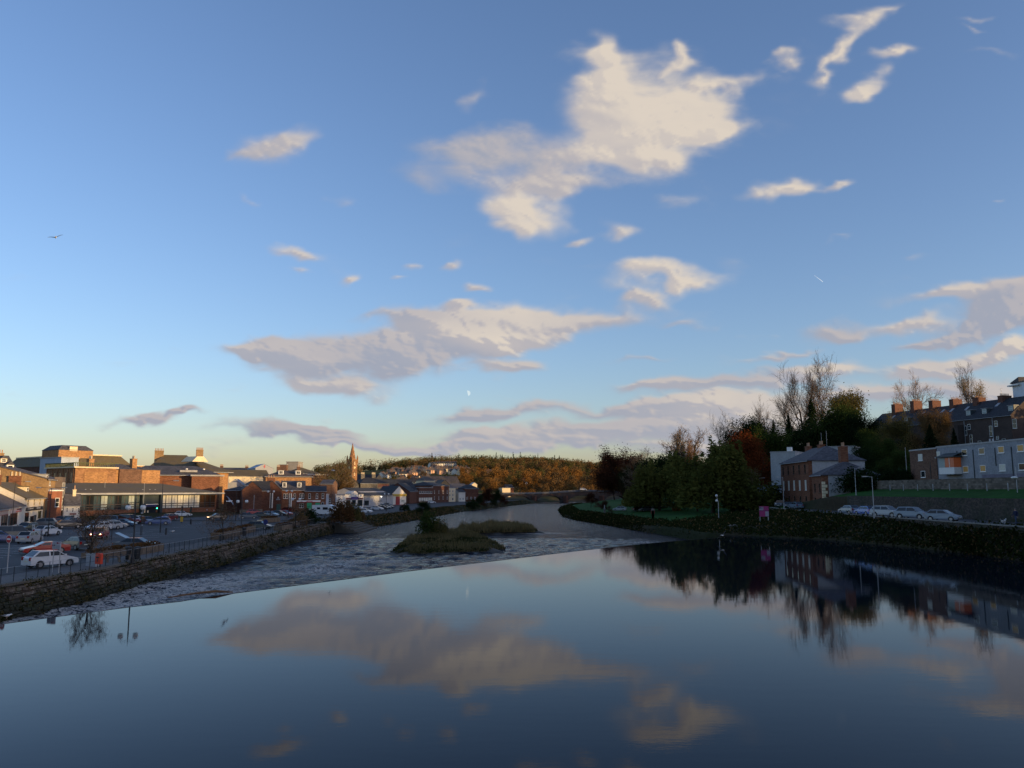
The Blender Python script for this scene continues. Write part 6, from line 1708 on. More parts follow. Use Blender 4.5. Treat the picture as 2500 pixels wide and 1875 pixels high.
b = building('tower_block', 'pale grey rendered block with a small penthouse behind the red house', 'building', (X(1884,232), 232), (X(1945,228), 228), 12, 5, Zh(1104,230), None, 'flat', GREYR, LEAD, wins=row('F', 2, 4.6, 6.2, 9.4, 1.0, 1.2), over=.15)
MB().box(4.2, 5.4, 2, 3.5, Zh(1104,230) - 5, Zh(1098,230) - 5 + .8).build('penthouse', [TRIM], b)
building('tower_block', 'pale flat roofed block half hidden behind the red house chimneys', 'building', (X(2020,222), 222), (X(2092,218), 218), 10, 6, Zh(1091,220), None, 'flat', GREYR, LEAD, over=.15)
b = building('garage_block', 'low flat roofed block with blue painted doors beside the dark shrub', 'garage', (X(1830,214), 214), (X(1904,208), 208), 7, 2.6, Zh(1187,211), None, 'flat', PALEBLUE, DARKTRIM, over=.6)
for k in range(3): panel(b, 'garage_door', 'F', b['_L'], .6 + k * 1.9, 2.1 + k * 1.9, 0, 2.3, M('blue_door', (0.05, 0.08, 0.20), .6, .2, 2), .05)
panel(b, 'brick_panel', 'F', b['_L'], 5.2, b['_L'] - .2, 1.2, 3.4, BROWNBRICK, .04)

# grey flats above the wall
b = building('flats', 'long blue grey roughcast flats with small square windows and drain stains', 'flats', (75.6, 142.5), (77.2, 100), 10, 8.9, 14.75, None, 'flat', ROUGHCAST, LEAD, over=.2)
L = b['_L']
def ypx(px, x): return x / ((px - 1250) / 1966)
cols_ = [(2299, BLIND2, None), (2361, GLASS, WARMGLASS), (2401, GLASS, WARMGLASS), (2446, WARMGLASS, BLIND2), (2491, WARMGLASS, GLASS)]
for px, up_, lo_ in cols_:
    s = 142.5 - ypx(px, 75.9)
    add_window(b, 'F', L, 10, s, 4.15, 1.5, 1.05, 'plain', TRIM, up_)
    if lo_: add_window(b, 'F', L, 10, s, 1.35, 1.5, 1.05, 'plain', TRIM, lo_)
for k, (px) in enumerate((2344, 2381, 2432, 2470)):
    s = 142.5 - ypx(px, 75.9); MB().box(s - .05, s + .05, -.12, -.01, .2 if k % 2 else 2.2, 5.0).build('downpipe', [DARKTRIM], b)
s0, s1 = 142.5 - ypx(2298, 74.6), 142.5 - ypx(2333, 74.6)
o = MB().box(s0, s1, -1.3, 0, 1.1, 2.25, 0).box(s0 - .1, s1 + .1, -1.4, 0, 1.0, 1.1, 1).box(s0 - .1, s1 + .6, -1.7, 0, 3.95, 4.15, 1).add([(s0 - .1, -1.7, 4.15), (s1 + .6, -1.7, 4.15), (s1 + .6, 0, 4.75), (s0 - .1, 0, 4.75)], [(0,1,2,3)], 1).build('oriel_window', [TRIM, DARKTRIM], b)
g = MB().box(s0 + .05, s0 + (s1 - s0) * .4, -1.26, 0, 2.25, 3.9, 0).box(s0 + (s1 - s0) * .4, s1 - .1, -1.24, 0, 2.3, 3.85, 1).box(s0 + (s1-s0) * .68, s0 + (s1-s0) * .71, -1.27, 0, 2.25, 3.9, 2).build('oriel_glass', [BLIND, ORANGEGLASS, TRIM], b)
panel(b, 'plinth', 'F', L, 12.5, L, -.2, .9, M('mauve_plinth', (0.17, 0.16, 0.20), .9, .2, .4), .05)
for x in (26, 27, 28): MB().tube([(x, 5, 6.0), (x, 5, 7.0)], .14, 8).build('flue', [GALV], b)
for x in (9, 9.8): MB().tube([(x, 4, 6.0), (x, 4, 6.9)], .14, 8).build('flue', [GALV], b)
b = building('flats_wing', 'plain brown brick end block joined to the left of the grey flats', 'flats', (X(2226,152), 152), (75.5, 142.6), 9, 8.7, 14.6, None, 'flat', BROWNBRICK, LEAD, over=.15,
    wins=[('F', 3.9, 4.0, 1.5, 1.2, dict(style='mull', glass=BLIND2)), ('F', 4.5, .9, 1.5, 1.2, dict(style='plain'))])
MB().box(6.9, 8.4, -.12, .0, -.1, .5).build('sign_plate', [GREYR], b)
panel(b, 'edge_pipe', 'F', b['_L'], 7.2, 7.28, 0, 3.6, DARKTRIM, .07)

# terrace along the top of the hill
b = building('terrace', 'long dark stone terrace on the hilltop with seven wide red chimney stacks', 'terraced houses', (150.5, 339.3), (170.4, 271.9), 18, 19.5, 32.9, 39.6, 'gable', M('dark_terrace_stone', (0.062, 0.044, 0.038), .95, .35, .4), DARKSLATE, over=.4)
L = b['_L']
TA, TB = Vector((150.5, 339.3)), Vector((170.4, 271.9)); TD = (TB - TA).normalized(); TN = Vector((-TD.y, TD.x))
def along(px, off):
    """distance along the terrace front of the sight line px, for a line set back by off"""
    k = (px - 1250) / 1966; A_ = TA + TN * off
    return (k * A_.y - A_.x) / (TD.x - k * TD.y), 
for i, (pa, pb, top_) in enumerate([(2188, 2218, 989), (2234, 2266, 981), (2280, 2313, 980), (2330, 2366, 977), (2388, 2426, 973), (2450, 2491, 968)]):
    sa, sb = along(pa, 9)[0], along(pb, 9)[0]; s = (sa + sb) / 2; yc = TA.y + TN.y * 9 + TD.y * s
    zt = Zh(top_, yc) - 19.5; hw_ = 2.1
    cb = MB().box(s - 1.0, s + 1.0, 9 - hw_, 9 + hw_, 17.5, zt).box(s - 1.1, s + 1.1, 9 - hw_ - .1, 9 + hw_ + .1, zt, zt + .25).build('chimney', [M('red_chimney_brick', (0.13, 0.055, 0.035), .9, .25, .8)], b)
    for k in range(7): link('chimney_pot', pot_mesh(POT), cb, (s, 9 - hw_ + 2 * hw_ * (k + .5) / 7, zt + .2))
for px in (2229, 2275, 2384, 2424, 2490):
    dormer(b, along(px, 3)[0], 1.8, 14.6, 2.4, 2.1, 3.6, DARKTRIM, LEAD, gable=False, glass=BLIND)
for px in (2192, 2265, 2315, 2338, 2376, 2452):
    s = along(px, 6)[0]; zs = lambda y: 13.4 + 6.7 * y / 9 + .26
    MB().add([(s - .6, 5.0, zs(5.0)), (s + .6, 5.0, zs(5.0)), (s + .6, 6.8, zs(6.8)), (s - .6, 6.8, zs(6.8))], [(0,1,2,3)]).build('roof_light', [GREYTRIM], b)
for px, z, w, h in [(2367, 7.6, 1.4, 3.4), (2377, 9.6, 1.2, 1.9), (2380, 4.6, 1.2, 3.0), (2348, 6.4, 1.5, 3.0), (2444, 9.8, 1.3, 2.0), (2430, 6.4, 1.2, 3.8), (2490, 8.6, 1.6, 3.2), (2216, 9.6, 1.8, 1.9), (2220, 6.2, 1.8, 1.9), (2222, 3.4, 1.8, 1.9), (2211, 9.0, 1.7, 3.6), (2445, 5.4, 1.0, 1.0), (2400, 3.0, 1.4, 2.2), (2460, 3.2, 1.4, 2.2)]:
    add_window(b, 'F', L, 18, along(px, 0)[0], z, w, h, 'sash', TRIM, GLASS)
for px in (2366, 2436, 2218):
    s = along(px, 0)[0]; MB().box(s - .08, s + .08, -.2, -.02, 0, 12.9).build('downpipe', [GREYTRIM], b)
MB().box(0, 1.4, -3.4, 0, 0, 11.6).box(L * .62, L * .72, -3.0, 0, 0, 11.4).build('rear_outshot', [M('dark_terrace_stone', (0.062, 0.044, 0.038))], b)
b = building('white_tower_house', 'white painted house with a moulded cornice at the far right edge', 'house', (X(2492,284), 284), (X(2530,275), 275), 14, 22, Zh(935,281), None, 'flat', M('bright_white_render', (0.62, 0.66, 0.70), .8, .08, .4), SLATE, over=.8)
MB().box(-.8, 5, -.8, 5, Zh(972,281) - 22, Zh(969,281) - 22).box(-1.2, 5, -1.2, 5, Zh(941,281) - 22, Zh(938,281) - 22).build('string_course', [TRIM], b)
MB().prism([(-.6, 0), (5, 1.6), (5, 0)], 'y', -.6, 6).build('roof_slope', [SLATE], b, (0, 0, Zh(935,281) - 21.7))
t_ = empty('aerial', (X(2463,290), 290, 40.0)); tag(t_, 'thin television aerial on the right hand chimney stack', 'aerial')
MB().tube([(0, 0, 0), (0, 0, 4.2)], .06, 5).tube([(-.7, 0, 4.0), (.6, 0, 4.2)], .03, 4).tube([(-.5, -.3, 4.0), (-.5, .3, 4.0)], .02, 4).tube([(.3, -.3, 4.1), (.3, .3, 4.1)], .02, 4).build('mast', [GALV], t_)

# ================================================================== trees
# right bank, from the far lawn to the terrace
def pt(px, Y): return X(px, Y), Y
TR = [  # px, Y, top py, kind, leaf, seed, sx, name, label
 (1522, 480, 1112, 'round', 'copper', 1, 1.15, 'copper_beech', 'dark copper leaved tree nearest the far lawn, left end of the dark bank of trees'),
 (1572, 317, 1092, 'sparse', None, 2, 1.0, 'bare_tree', 'bare topped tree rising behind the copper tree'),
 (1550, 470, 1122, 'round', 'copper', 2, 1.1, 'copper_beech', 'low brown tree between the copper tree and the willow'),
 (1598, 250, 1112, 'round', 'ivy', 3, 1.0, 'broadleaf_tree', 'dark green broad tree left of the grey roof'),
 (1612, 235, 1122, 'willow', 'willow', 1, 1.35, 'willow', 'tall drooping dark willow left of the round willow'),
 (1500, 490, 1138, 'round', 'copper', 3, .9, 'copper_beech', 'small dark brown tree overhanging the lawn'),
 (1672, 300, 1020, 'sparse', None, 1, .88, 'tall_tree', 'tallest thin leafed tree against the clouds with three forking stems'),
 (1692, 298, 1105, 'round', 'orange', 5, .45, 'autumn_tree', 'small orange bush tree at the foot of the tall thin tree'),
 (1662, 302, 1090, 'round', 'ivy', 4, .35, 'ivy_trunk', 'ivy covered stem between the tall thin tree and the orange bush'),
 (1738, 203, 1094, 'willow', 'willow', 2, 1.6, 'willow', 'big round topped yellow green willow on the lawn'),
 (1700, 216, 1135, 'round', 'green', 4, 1.1, 'broadleaf_tree', 'lower green tree left of the round willow'),
 (1790, 205, 1140, 'light', 'olive', 1, 1.1, 'broadleaf_tree', 'grey brown twiggy tree at the right of the round willow'),
 (1818, 250, 1076, 'round', 'red', 2, 1.0, 'red_maple', 'rust red tree right of the willow'),
 (1840, 262, 1092, 'round', 'red', 3, .8, 'red_maple', 'smaller dark red tree by the grey block'),
 (1640, 262, 1132, 'round', 'ivy', 2, 1.3, 'broadleaf_tree', 'dense green tree filling the gap behind the two willows'),
 (1715, 270, 1128, 'round', 'green', 3, 1.2, 'broadleaf_tree', 'green tree directly behind the round willow'),
 (1775, 290, 1098, 'round', 'ivy', 4, 1.2, 'evergreen_tree', 'dark green tree between the willow and the red tree'),
 (1535, 460, 1150, 'round', 'ivy', 1, 1.3, 'broadleaf_tree', 'dark low tree behind the copper trees'),
 (1880, 330, 1075, 'round', 'ivy', 3, 1.4, 'evergreen_tree', 'dark crown under the small pointed fir'),
 (1975, 330, 1050, 'round', 'ivy', 1, 1.5, 'evergreen_tree', 'dark crown below the tallest fir'),
 (2125, 290, 1060, 'round', 'green', 2, 1.4, 'broadleaf_tree', 'green crown below the ivy clad tree'),
 (2230, 270, 1060, 'round', 'ivy', 4, 1.3, 'broadleaf_tree', 'dark crown before the left half of the terrace'),
 (1765, 400, 1062, 'bare', None, 1, .7, 'bare_tree', 'fine bare tree on the skyline left of the dark evergreens'),
 (1797, 395, 1046, 'round', 'ivy', 1, .85, 'evergreen_tree', 'round dark evergreen on the skyline, left one'),
 (1838, 400, 1038, 'round', 'ivy', 2, 1.2, 'evergreen_tree', 'wider dark evergreen on the skyline, right one'),
 (1862, 310, 1060, 'round', 'green', 1, 1.1, 'broadleaf_tree', 'dark green tree behind the rust red tree'),
 (1872, 410, 1030, 'bare', None, 2, .6, 'bare_tree', 'pale bare tree just left of the small fir'),
 (1895, 370, 1020, 'conifer', 'dark', 1, 1.0, 'fir_tree', 'small dark pointed fir, leftmost of the firs'),
 (1932, 368, 1004, 'conifer', 'dark', 3, 1.0, 'fir_tree', 'middle dark fir with a brownish top'),
 (1920, 345, 1078, 'round', 'ivy', 5, 1.3, 'evergreen_tree', 'dark evergreen mass under the two smaller firs'),
 (1952, 385, 1030, 'light', 'brown', 2, 1.0, 'autumn_tree', 'brown leafed tree between the middle fir and the tall fir'),
 (1990, 365, 967, 'conifer', 'dark', 2, 1.05, 'fir_tree', 'tallest broad dark fir in front of the big bare trees'),
 (1975, 440, 940, 'bare', None, 3, .72, 'bare_tree', 'big pale bare tree fanning out left of the tall fir'),
 (2020, 430, 950, 'bare', None, 4, .7, 'bare_tree', 'big pale bare tree behind the tall fir'),
 (2066, 375, 957, 'round', 'olive', 3, .8, 'autumn_tree', 'yellow topped tree right of the tall fir'),
 (2060, 335, 1005, 'round', 'green', 2, 1.25, 'broadleaf_tree', 'broad green tree under the yellow topped tree'),
 (2030, 345, 1030, 'round', 'ivy', 1, 1.0, 'evergreen_tree', 'dark green tree just right of the tall fir foot'),
 (2100, 330, 1040, 'round', 'ivy', 2, 1.0, 'evergreen_tree', 'dark tree behind the house chimneys'),
 (2130, 320, 1017, 'round', 'dark', 3, .95, 'evergreen_tree', 'very dark ivy clad tree left of the terrace end'),
 (2185, 240, 1030, 'round', 'olive', 1, .78, 'broadleaf_tree', 'olive green tree in front of the terrace end'),
 (2160, 232, 1078, 'round', 'green', 4, 1.2, 'broadleaf_tree', 'low green tree under the terrace end'),
 (2118, 190, 1100, 'round', 'ivy', 4, 1.0, 'evergreen_tree', 'dark round tree right of the red house'),
 (2205, 190, 1098, 'round', 'green', 3, .9, 'broadleaf_tree', 'green tree left of the brown brick block'),
 (2150, 178, 1135, 'round', 'green', 1, 1.3, 'broadleaf_tree', 'bushy green mass above the boundary wall'),
 (2268, 255, 1018, 'round', 'brown', 2, .8, 'autumn_tree', 'brown leafed tree in front of the terrace, left one'),
 (2305, 250, 1014, 'round', 'brown', 4, .8, 'autumn_tree', 'brown leafed tree in front of the terrace, right one'),
 (2280, 228, 1032, 'conifer', 'dark', 2, 1.3, 'yew_tree', 'broad dark yew standing above the flat roof'),
 (2338, 222, 1042, 'conifer', 'dark', 1, 1.1, 'yew_tree', 'smaller dark yew right of the broad one'),
 (2240, 400, 962, 'bare', None, 2, .8, 'bare_tree', 'bare rounded tree behind the left chimneys of the terrace'),
 (2405, 372, 928, 'light', 'yellow', 2, .8, 'autumn_tree', 'half bare yellow tree behind the terrace roof'),
 (2378, 376, 938, 'bare', None, 4, .55, 'bare_tree', 'grey bare tree joined to the half bare yellow tree'),
 (2165, 352, 1008, 'conifer', 'dark', 3, .8, 'cedar_tree', 'small cedar at the left end of the terrace roof'),
]
for px, Y, tp, kind, leaf, seed, sx, nm, lab in TR:
    x, y = pt(px, Y); z = ground_h(x, y) - .3; H = Zh(tp, Y) - z
    k = {'willow': 1.02}.get(kind, 1.0)
    plant(nm, lab, 'tree', kind, leaf, x, y, H * k, seed, z=z, sx=sx)
SH = [(2095, 160, 1150, 'ivy', 'dense dark bush growing over the wall beside the red house wing', 1.4), (2118, 158, 1152, 'ivy', 'low dark bush at the left end of the retaining wall', 1.2), (1897, 203, 1196, 'dark', 'round dark shrub in front of the low blue doors', 1.6),
      (1905, 190, 1222, 'olive', 'clipped hedge end by the parked estate car', 1.0), (1870, 192, 1222, 'olive', 'clipped hedge left of the parked cars', 1.2), (1835, 196, 1224, 'ivy', 'low hedge behind the purple sign', 1.5), (1800, 200, 1228, 'ivy', 'low dark hedge under the willow', 1.5),
      (2210, 152, 1150, 'dark', 'dark bush against the brown brick block', 1.1), (2180, 156, 1148, 'ivy', 'low bush above the pale wall', 1.6), (2340, 143, 1146, 'olive', 'straggly weed bush on the grey flats wall', .8), (1650, 226, 1228, 'orange', 'orange leaved bush under the left willow', .8), (1600, 250, 1215, 'ivy', 'dark undergrowth behind the parked cars on the lawn', 1.6), (1560, 290, 1208, 'ivy', 'dark undergrowth at the foot of the copper trees', 1.8)]
for px, Y, tp, leaf, lab, sx in SH:
    x, y = pt(px, Y); z = ground_h(x, y) - .2
    plant('shrub', lab, 'shrub', 'shrub', leaf, x, y, max(1.2, Zh(tp, Y) - z), 1 + int(px) % 3, z=z, sx=sx)
# young trees on the lawn
for i, (px, by, tp) in enumerate([(1442, 300, 1205), (1476, 236, 1222)]):
    x, y = X(px, by), by
    plant('young_tree', ['slim young tree alone on the far lawn', 'thin staked sapling near the river end of the lawn'][i], 'tree', 'round', 'copper', x, y, Zh(tp, y) - 1.0, 2, z=ground_h(x, y), sx=1.0)
# left side trees
x, y = pt(812, 322); plant('lime_tree', 'large dark twiggy tree beside the church spire', 'tree', 'light', 'olive', x, y, Zh(1119, y) - 2, 1, z=2, sx=1.2)
x, y = pt(840, 345); plant('lime_tree', 'smaller brown tree joined to the large twiggy tree', 'tree', 'round', 'brown', x, y, Zh(1140, y) - 2, 3, z=2, sx=.8)
for px, by, tp, sx, lab in [(216, 1383, 1236, 1.0, 'bare young tree on the quay with a pale trunk, nearest one'), (545, 1318, 1232, 1.0, 'second bare young tree on the quay by the planters'), (722, 1290, 1228, 1.0, 'third small tree near the end of the river wall')]:
    x, y = P(px, by, .75); plant('quay_tree', lab, 'tree', 'light' if px < 900 else 'round', 'bronze', x, y, Zh(tp, y) - .7, 4 if px < 300 else 2, z=.7, sx=.95)
for px, Y, tp, leaf, lab, sx in [(838, 168, 1228, 'bronze', 'rounded bronze hedge bush beside the white motorhome', 1.1), (862, 172, 1234, 'olive', 'second rounded hedge bush right of the motorhome', 1.0), (755, 158, 1246, 'ivy', 'low dark bush in front of the motorhome', 1.3), (735, 150, 1255, 'brown', 'brown bush by the quay railings', 1.0), (882, 178, 1246, 'brown', 'brown leaved low bush near the lamp post', .9)]:
    x, y = pt(px, Y); plant('hedge_bush', lab, 'shrub', 'shrub', leaf, x, y, Zh(tp, Y) - .7, 1 + int(px) % 3, z=.7, sx=sx)
for px, Y, tp, kind, leaf, lab in [(990, 262, 1232, 'shrub', 'ivy', 'dark bush on the left river bank opposite the reeds'), (1045, 262, 1228, 'round', 'ivy', 'dark leafy bush tree on the bank behind the island shrub'), (1188, 395, 1196, 'round', 'copper', 'dark tree leaning over the water at the bend, left one'), (1212, 420, 1200, 'round', 'ivy', 'dark tree at the water edge by the bend, right one'), (1170, 380, 1212, 'round', 'ivy', 'low dark bush tree on the bank before the bend'), (1228, 440, 1212, 'round', 'copper', 'low dark tree closest to the bridge on the left bank'), (1155, 360, 1222, 'shrub', 'ivy', 'rounded dark bush on the bank by the road')]:
    x, y = pt(px, Y); x = min(x, xL(Y) - 2.5); z = ground_h(x, y) - .3
    plant('bank_tree', lab, 'tree', kind, leaf, x, y, Zh(tp, Y) - z, 2 if px % 2 else 4, z=z, sx=1.25)

# orange avenue and far woods
def woods():
    r = random.Random(5)
    kinds = ['orange', 'orange', 'brown', 'orange', 'olive', 'brown']
    n = 0
    pts = []
    for k in range(110):      # flats beyond the bridge
        px = r.uniform(1125, 1500); Y = r.uniform(640, 900)
        if 1215 < px < 1275 and Y < 680: continue
        pts.append((px, Y, r.uniform(13, 20), r.choice(kinds) if px < 1480 else 'brown', 'far', 'flat'))
    for k in range(14): pts.append((r.uniform(1290, 1480), r.uniform(700, 900), r.uniform(16, 22), 'dark', 'farconifer', 'con'))
    for k in range(30): pts.append((r.uniform(820, 1130), r.uniform(640, 980), r.uniform(9, 14), r.choice(['brown', 'olive', 'orange', 'ivy']), 'far', 'town'))
    for k in range(80): pts.append((r.uniform(1110, 1480), r.uniform(900, 1300), r.uniform(12, 18), r.choice(['brown', 'olive', 'orange', 'ivy', 'brown']), 'far', 'slope'))
    for k in range(16): pts.append((r.uniform(1120, 1300), r.uniform(900, 1250), r.uniform(13, 19), 'dark', 'farconifer', 'con'))
    cw = {'orange': 'orange', 'brown': 'brown', 'olive': 'olive', 'ivy': 'dark green', 'dark': 'dark pointed'}
    def where(px, g):
        if g == 'flat': return ('in the wood left of the far bridge' if px < 1240 else 'in the wood behind the left half of the far bridge' if px < 1340 else 'in the wood behind the right half of the far bridge' if px < 1430 else 'in the wood beyond the bridge beside the copper trees')
        if g == 'con': return 'among the autumn trees above the road bend' if px < 1200 else 'among the autumn trees over the far bridge' if px < 1330 else 'at the right end of the far slope'
        if g == 'town': return 'between the church spire and the hillside houses' if px < 960 else 'below the hillside houses' if px < 1060 else 'at the right end of the hillside houses'
        return 'on the slope right of the hillside houses' if px < 1200 else 'on the middle of the far wooded slope' if px < 1340 else 'on the right part of the far wooded slope'
    for px, Y, H, leaf, kind, g in pts:
        x = X(px, Y)
        w_ = where(px, g)
        plant({'far': 'autumn_tree', 'farconifer': 'conifer'}[kind], cw[leaf] + (' conifer ' if kind == 'farconifer' else ' leaved tree ') + w_, 'tree', kind, leaf, x, Y, H, 1 + r.randrange(4), z=far_h(x, Y) - .5 if Y > 700 else ground_h(x, Y) - .5, group=cw[leaf] + ' trees ' + w_, sx=r.uniform(.9, 1.25), parts=False)
    # the continuous wood along the crest: one mass
    rr = np.random.default_rng(8)
    for leafname, cnt, seed in (('brown', 950, 1), ('olive', 650, 2), ('ivy', 300, 3), ('dark', 110, 4)):
        C = []
        for k in range(cnt):
            Y = rr.uniform(1150, 1650) if leafname != 'dark' else rr.uniform(1350, 1620); px = rr.uniform(770, 1520) if leafname != 'dark' else rr.uniform(1050, 1500)
            dens = fbm(np.array([px]), np.array([Y]), .02, 3, seed)[0]
            if leafname != 'dark' and px < 1120 and Y < 1380 and px > 925: continue
            if 880 < px < 935 and Y < 1480: continue
            if px < 930 and Y < 1420 and dens < 0: continue
            if leafname == 'dark' and dens < -.05: continue
            x = X(px, Y); z = far_h(x, Y); H = rr.uniform(8, 17) * (1 + 1.3 * max(-.3, fbm(np.array([px]), np.array([Y]), .012, 2, 77)[0])) * (1.15 if leafname == 'dark' else 1)
            m = 90
            if leafname == 'dark':
                u = rr.random(m); a = rr.random(m) * 6.28; q = (1 - u) * H * .22 * np.sqrt(rr.random(m))
                C.append(np.stack([x + np.cos(a) * q, Y + np.sin(a) * q, z + u * H * 1.1], 1))
            else:
                d = rr.normal(size=(m, 3)); d /= np.linalg.norm(d, axis=1, keepdims=True)
                C.append(np.array([x, Y, z + H * .55]) + d * np.array([H * .45, H * .45, H * .45]) * (rr.random((m, 1)) ** .4))
        V, F = leaf_quads(np.concatenate(C), 1.7, rr)
        tag(link('woodland', np_mesh('woodland', V, F, [LEAF[leafname]])), {'brown': 'brown mass of leafless wood along the far hill', 'olive': 'olive tinted wood along the far hill', 'ivy': 'dark green wood patches along the far hill', 'dark': 'row of small dark firs along the far crest'}[leafname], kind='stuff')
woods()

# wood behind the terrace; the part beyond the right edge added for its shade
def hill_wood():
    rr = np.random.default_rng(12); C = []
    for k in range(1500):
        if k < 1150: Y = rr.uniform(-120, 420); x = rr.uniform(140, 330)
        else: Y = rr.uniform(420, 570); x = rr.uniform(118, 260)  # tall hidden trees added to put the far bridge in shade
        z = ground_h(x, Y); H = rr.uniform(7, 12)
        px = 1250 + 1966 * x / max(Y, 1)
        if k >= 1150: H = rr.uniform(14, 22)
        elif Y > 30 and px < 2900:
            if px > 2150: lim = Zh(1004, Y)
            elif px > 1880: lim = Zh(1030, Y)
            else: lim = Zh(1075, Y)
            if x < 200 and Y < 345 and px > 2120: continue
            H = min(H, lim - z)
        if H < 3: continue
        m = 90; d = rr.normal(size=(m, 3)); d /= np.linalg.norm(d, axis=1, keepdims=True)
        C.append(np.array([x, Y, z + H * .5]) + d * H * .5 * (rr.random((m, 1)) ** .35))
    V, F = leaf_quads(np.concatenate(C), 1.7, rr)
    tag(link('hill_wood', np_mesh('hill_wood', V, F, [LEAF['ivy']])), 'dark wood on the hill above the right bank, its unseen part added for shade', kind='stuff')
hill_wood()

# ground cover on the banks
def cover():
    rr = np.random.default_rng(21); A = []; B = []; Cc = []
    for k in range(52000):     # right bank above the water
        Y = rr.uniform(60, 250) if k % 3 else rr.uniform(120, 420); r = xR(Y)
        w = 6 if Y > 176 else max(1.0, xedge(min(Y, 178)) - r - .2)
        t = rr.random(); x = r + .1 + w * t; z = ground_h(x, Y)
        if Y < 122 and k % 2: x = 53.0 - (1 - t) * .9; z = t * 3.0
        (A if rr.random() < .9 else B).append((x, Y, z + abs(rr.normal()) * .28))
    for k in range(14000):     # left embankment
        Y = rr.uniform(168, 330) if k % 2 else rr.uniform(200, 540); l = xL(Y); t = rr.random()
        x = l - 6.5 * t + .3; (A if rr.random() < .55 else B).append((x, Y, ground_h(x, Y) + abs(rr.normal()) * .25))
    for nm, arr, leaf, s, lab in (('bank_plants', A, 'grass', .40, 'dark rank weeds and ivy covering the river banks'), ('dry_grass', B, 'brown', .38, 'dry brown grass and dock stems on the river banks')):
        V, F = leaf_quads(np.array(arr), s, rr)
        tag(link(nm, np_mesh(nm, V, F, [LEAF[leaf]])), lab, kind='stuff')
    # grass blades on the lawn edge
cover()

# islands below the weir
def island(name, label, poly, zt, leaf, seed, h=.7, n=9000, gravel=True):
    rr = np.random.default_rng(seed)
    pl = np.array([P(a, b, -1.6) for a, b in poly]); c = pl.mean(0)
    root = empty(name, (c[0], c[1], -1.7)); tag(root, label, 'island')
    d = pl - c; k = len(d); V = [(0, 0, zt + .1)]; F = []
    rings = [(.45, zt + .1), (.8, zt * .75 + .1), (.96, .22), (1.03, .05), (1.15, -.8)]
    for s, z in rings:
        for i in range(k * 4):
            t = i / 4; p = d[int(t) % k] * (1 - t % 1) + d[(int(t) + 1) % k] * (t % 1)
            p = p * s * (1 + .10 * math.sin(i * 2.1 + seed) + .07 * math.sin(i * 5.3)); V.append((p[0], p[1], z + .14 * math.sin(i * 1.7) * (s < 1)))
    m = k * 4
    for i in range(m): F.append((0, 1 + i, 1 + (i + 1) % m))
    for q in range(len(rings) - 1):
        for i in range(m): F.append((1 + q*m + i, 1 + (q+1)*m + i, 1 + (q+1)*m + (i+1) % m, 1 + q*m + (i+1) % m))
    link('gravel_bar', np_mesh('gravel_bar', np.array(V), F, [M('wet_gravel', (0.04, 0.036, 0.028), .8, .5, 2, bump=.5)], smooth=True), root)
    # upright blades
    u = rr.random((n * 3, 2)) * 2 - 1; ext = np.abs(d).max(0); q = u * ext
    def inside(p):
        x, y = p[:, 0], p[:, 1]; r = np.zeros(len(p), bool); j = k - 1
        for i in range(k):
            xi, yi, xj, yj = d[i, 0], d[i, 1], d[j, 0], d[j, 1]
            cnd = ((yi > y) != (yj > y)) & (x < (xj - xi) * (y - yi) / (yj - yi + 1e-9) + xi); r ^= cnd; j = i
        return r
    q = q[inside(q)][:n]; nn = len(q)
    rad = np.array([min(1, np.linalg.norm(a / ext)) for a in q]); z = zt * (1 - rad ** 2 * .75) + .05
    hh = h * (.4 + rr.random(nn) * .9) * np.clip(1.0 + 3.2 * fbm(q[:, 0] + 40, q[:, 1], .30, 3, seed), .15, 2.6); a = rr.random(nn) * 6.28; w = .05 + .06 * rr.random(nn); le = rr.normal(size=(nn, 2)) * .22 * h
    dx, dy = np.cos(a) * w, np.sin(a) * w
    V = np.stack([np.stack([q[:, 0] - dx, q[:, 1] - dy, z], 1), np.stack([q[:, 0] + dx, q[:, 1] + dy, z], 1), np.stack([q[:, 0] + le[:, 0], q[:, 1] + le[:, 1], z + hh], 1)], 1).reshape(-1, 3)
    o = link('reeds', np_mesh('reeds', V, np.arange(nn * 3).reshape(-1, 3), [LEAF[leaf]]), root); o['kind'] = 'stuff'
    V, F = leaf_quads(np.stack([q[:, 0], q[:, 1], z + .1 + rr.random(nn) * h * .4], 1)[: nn // 2], .3, rr)
    o = link('weeds', np_mesh('weeds', V, F, [LEAF['grass']]), root); o['kind'] = 'stuff'
    return root
island('river_island', 'nearer grassy gravel island below the weir', [(952, 1352), (985, 1328), (1018, 1312), (1060, 1303), (1110, 1303), (1150, 1308), (1195, 1322), (1234, 1342), (1180, 1349), (1110, 1352), (1030, 1356)], .5, 'reed', 1, .55, 16000)
island('river_island', 'farther reed covered island stretching to the right', [(1095, 1304), (1120, 1299), (1150, 1294), (1200, 1289), (1250, 1288), (1300, 1293), (1314, 1301), (1250, 1304), (1180, 1306), (1130, 1308)], .6, 'reed', 2, 1.0, 16000)
for px, by, tp, sx, leaf, lab in [(1045, 1308, 1256, .75, 'green', 'upright green willow bush on the nearer island'), (1072, 1308, 1272, .95, 'olive', 'lower olive bush beside the upright island bush'), (1085, 1306, 1284, .8, 'reed', 'straggly dry bush at the right of the island bushes')]:
    x, y = P(px, by, -1.0); plant('island_bush', lab, 'shrub', 'shrub', leaf, x, y, (Zh(tp, y) + 1.2), 1 + px % 3, z=-1.2, sx=sx)

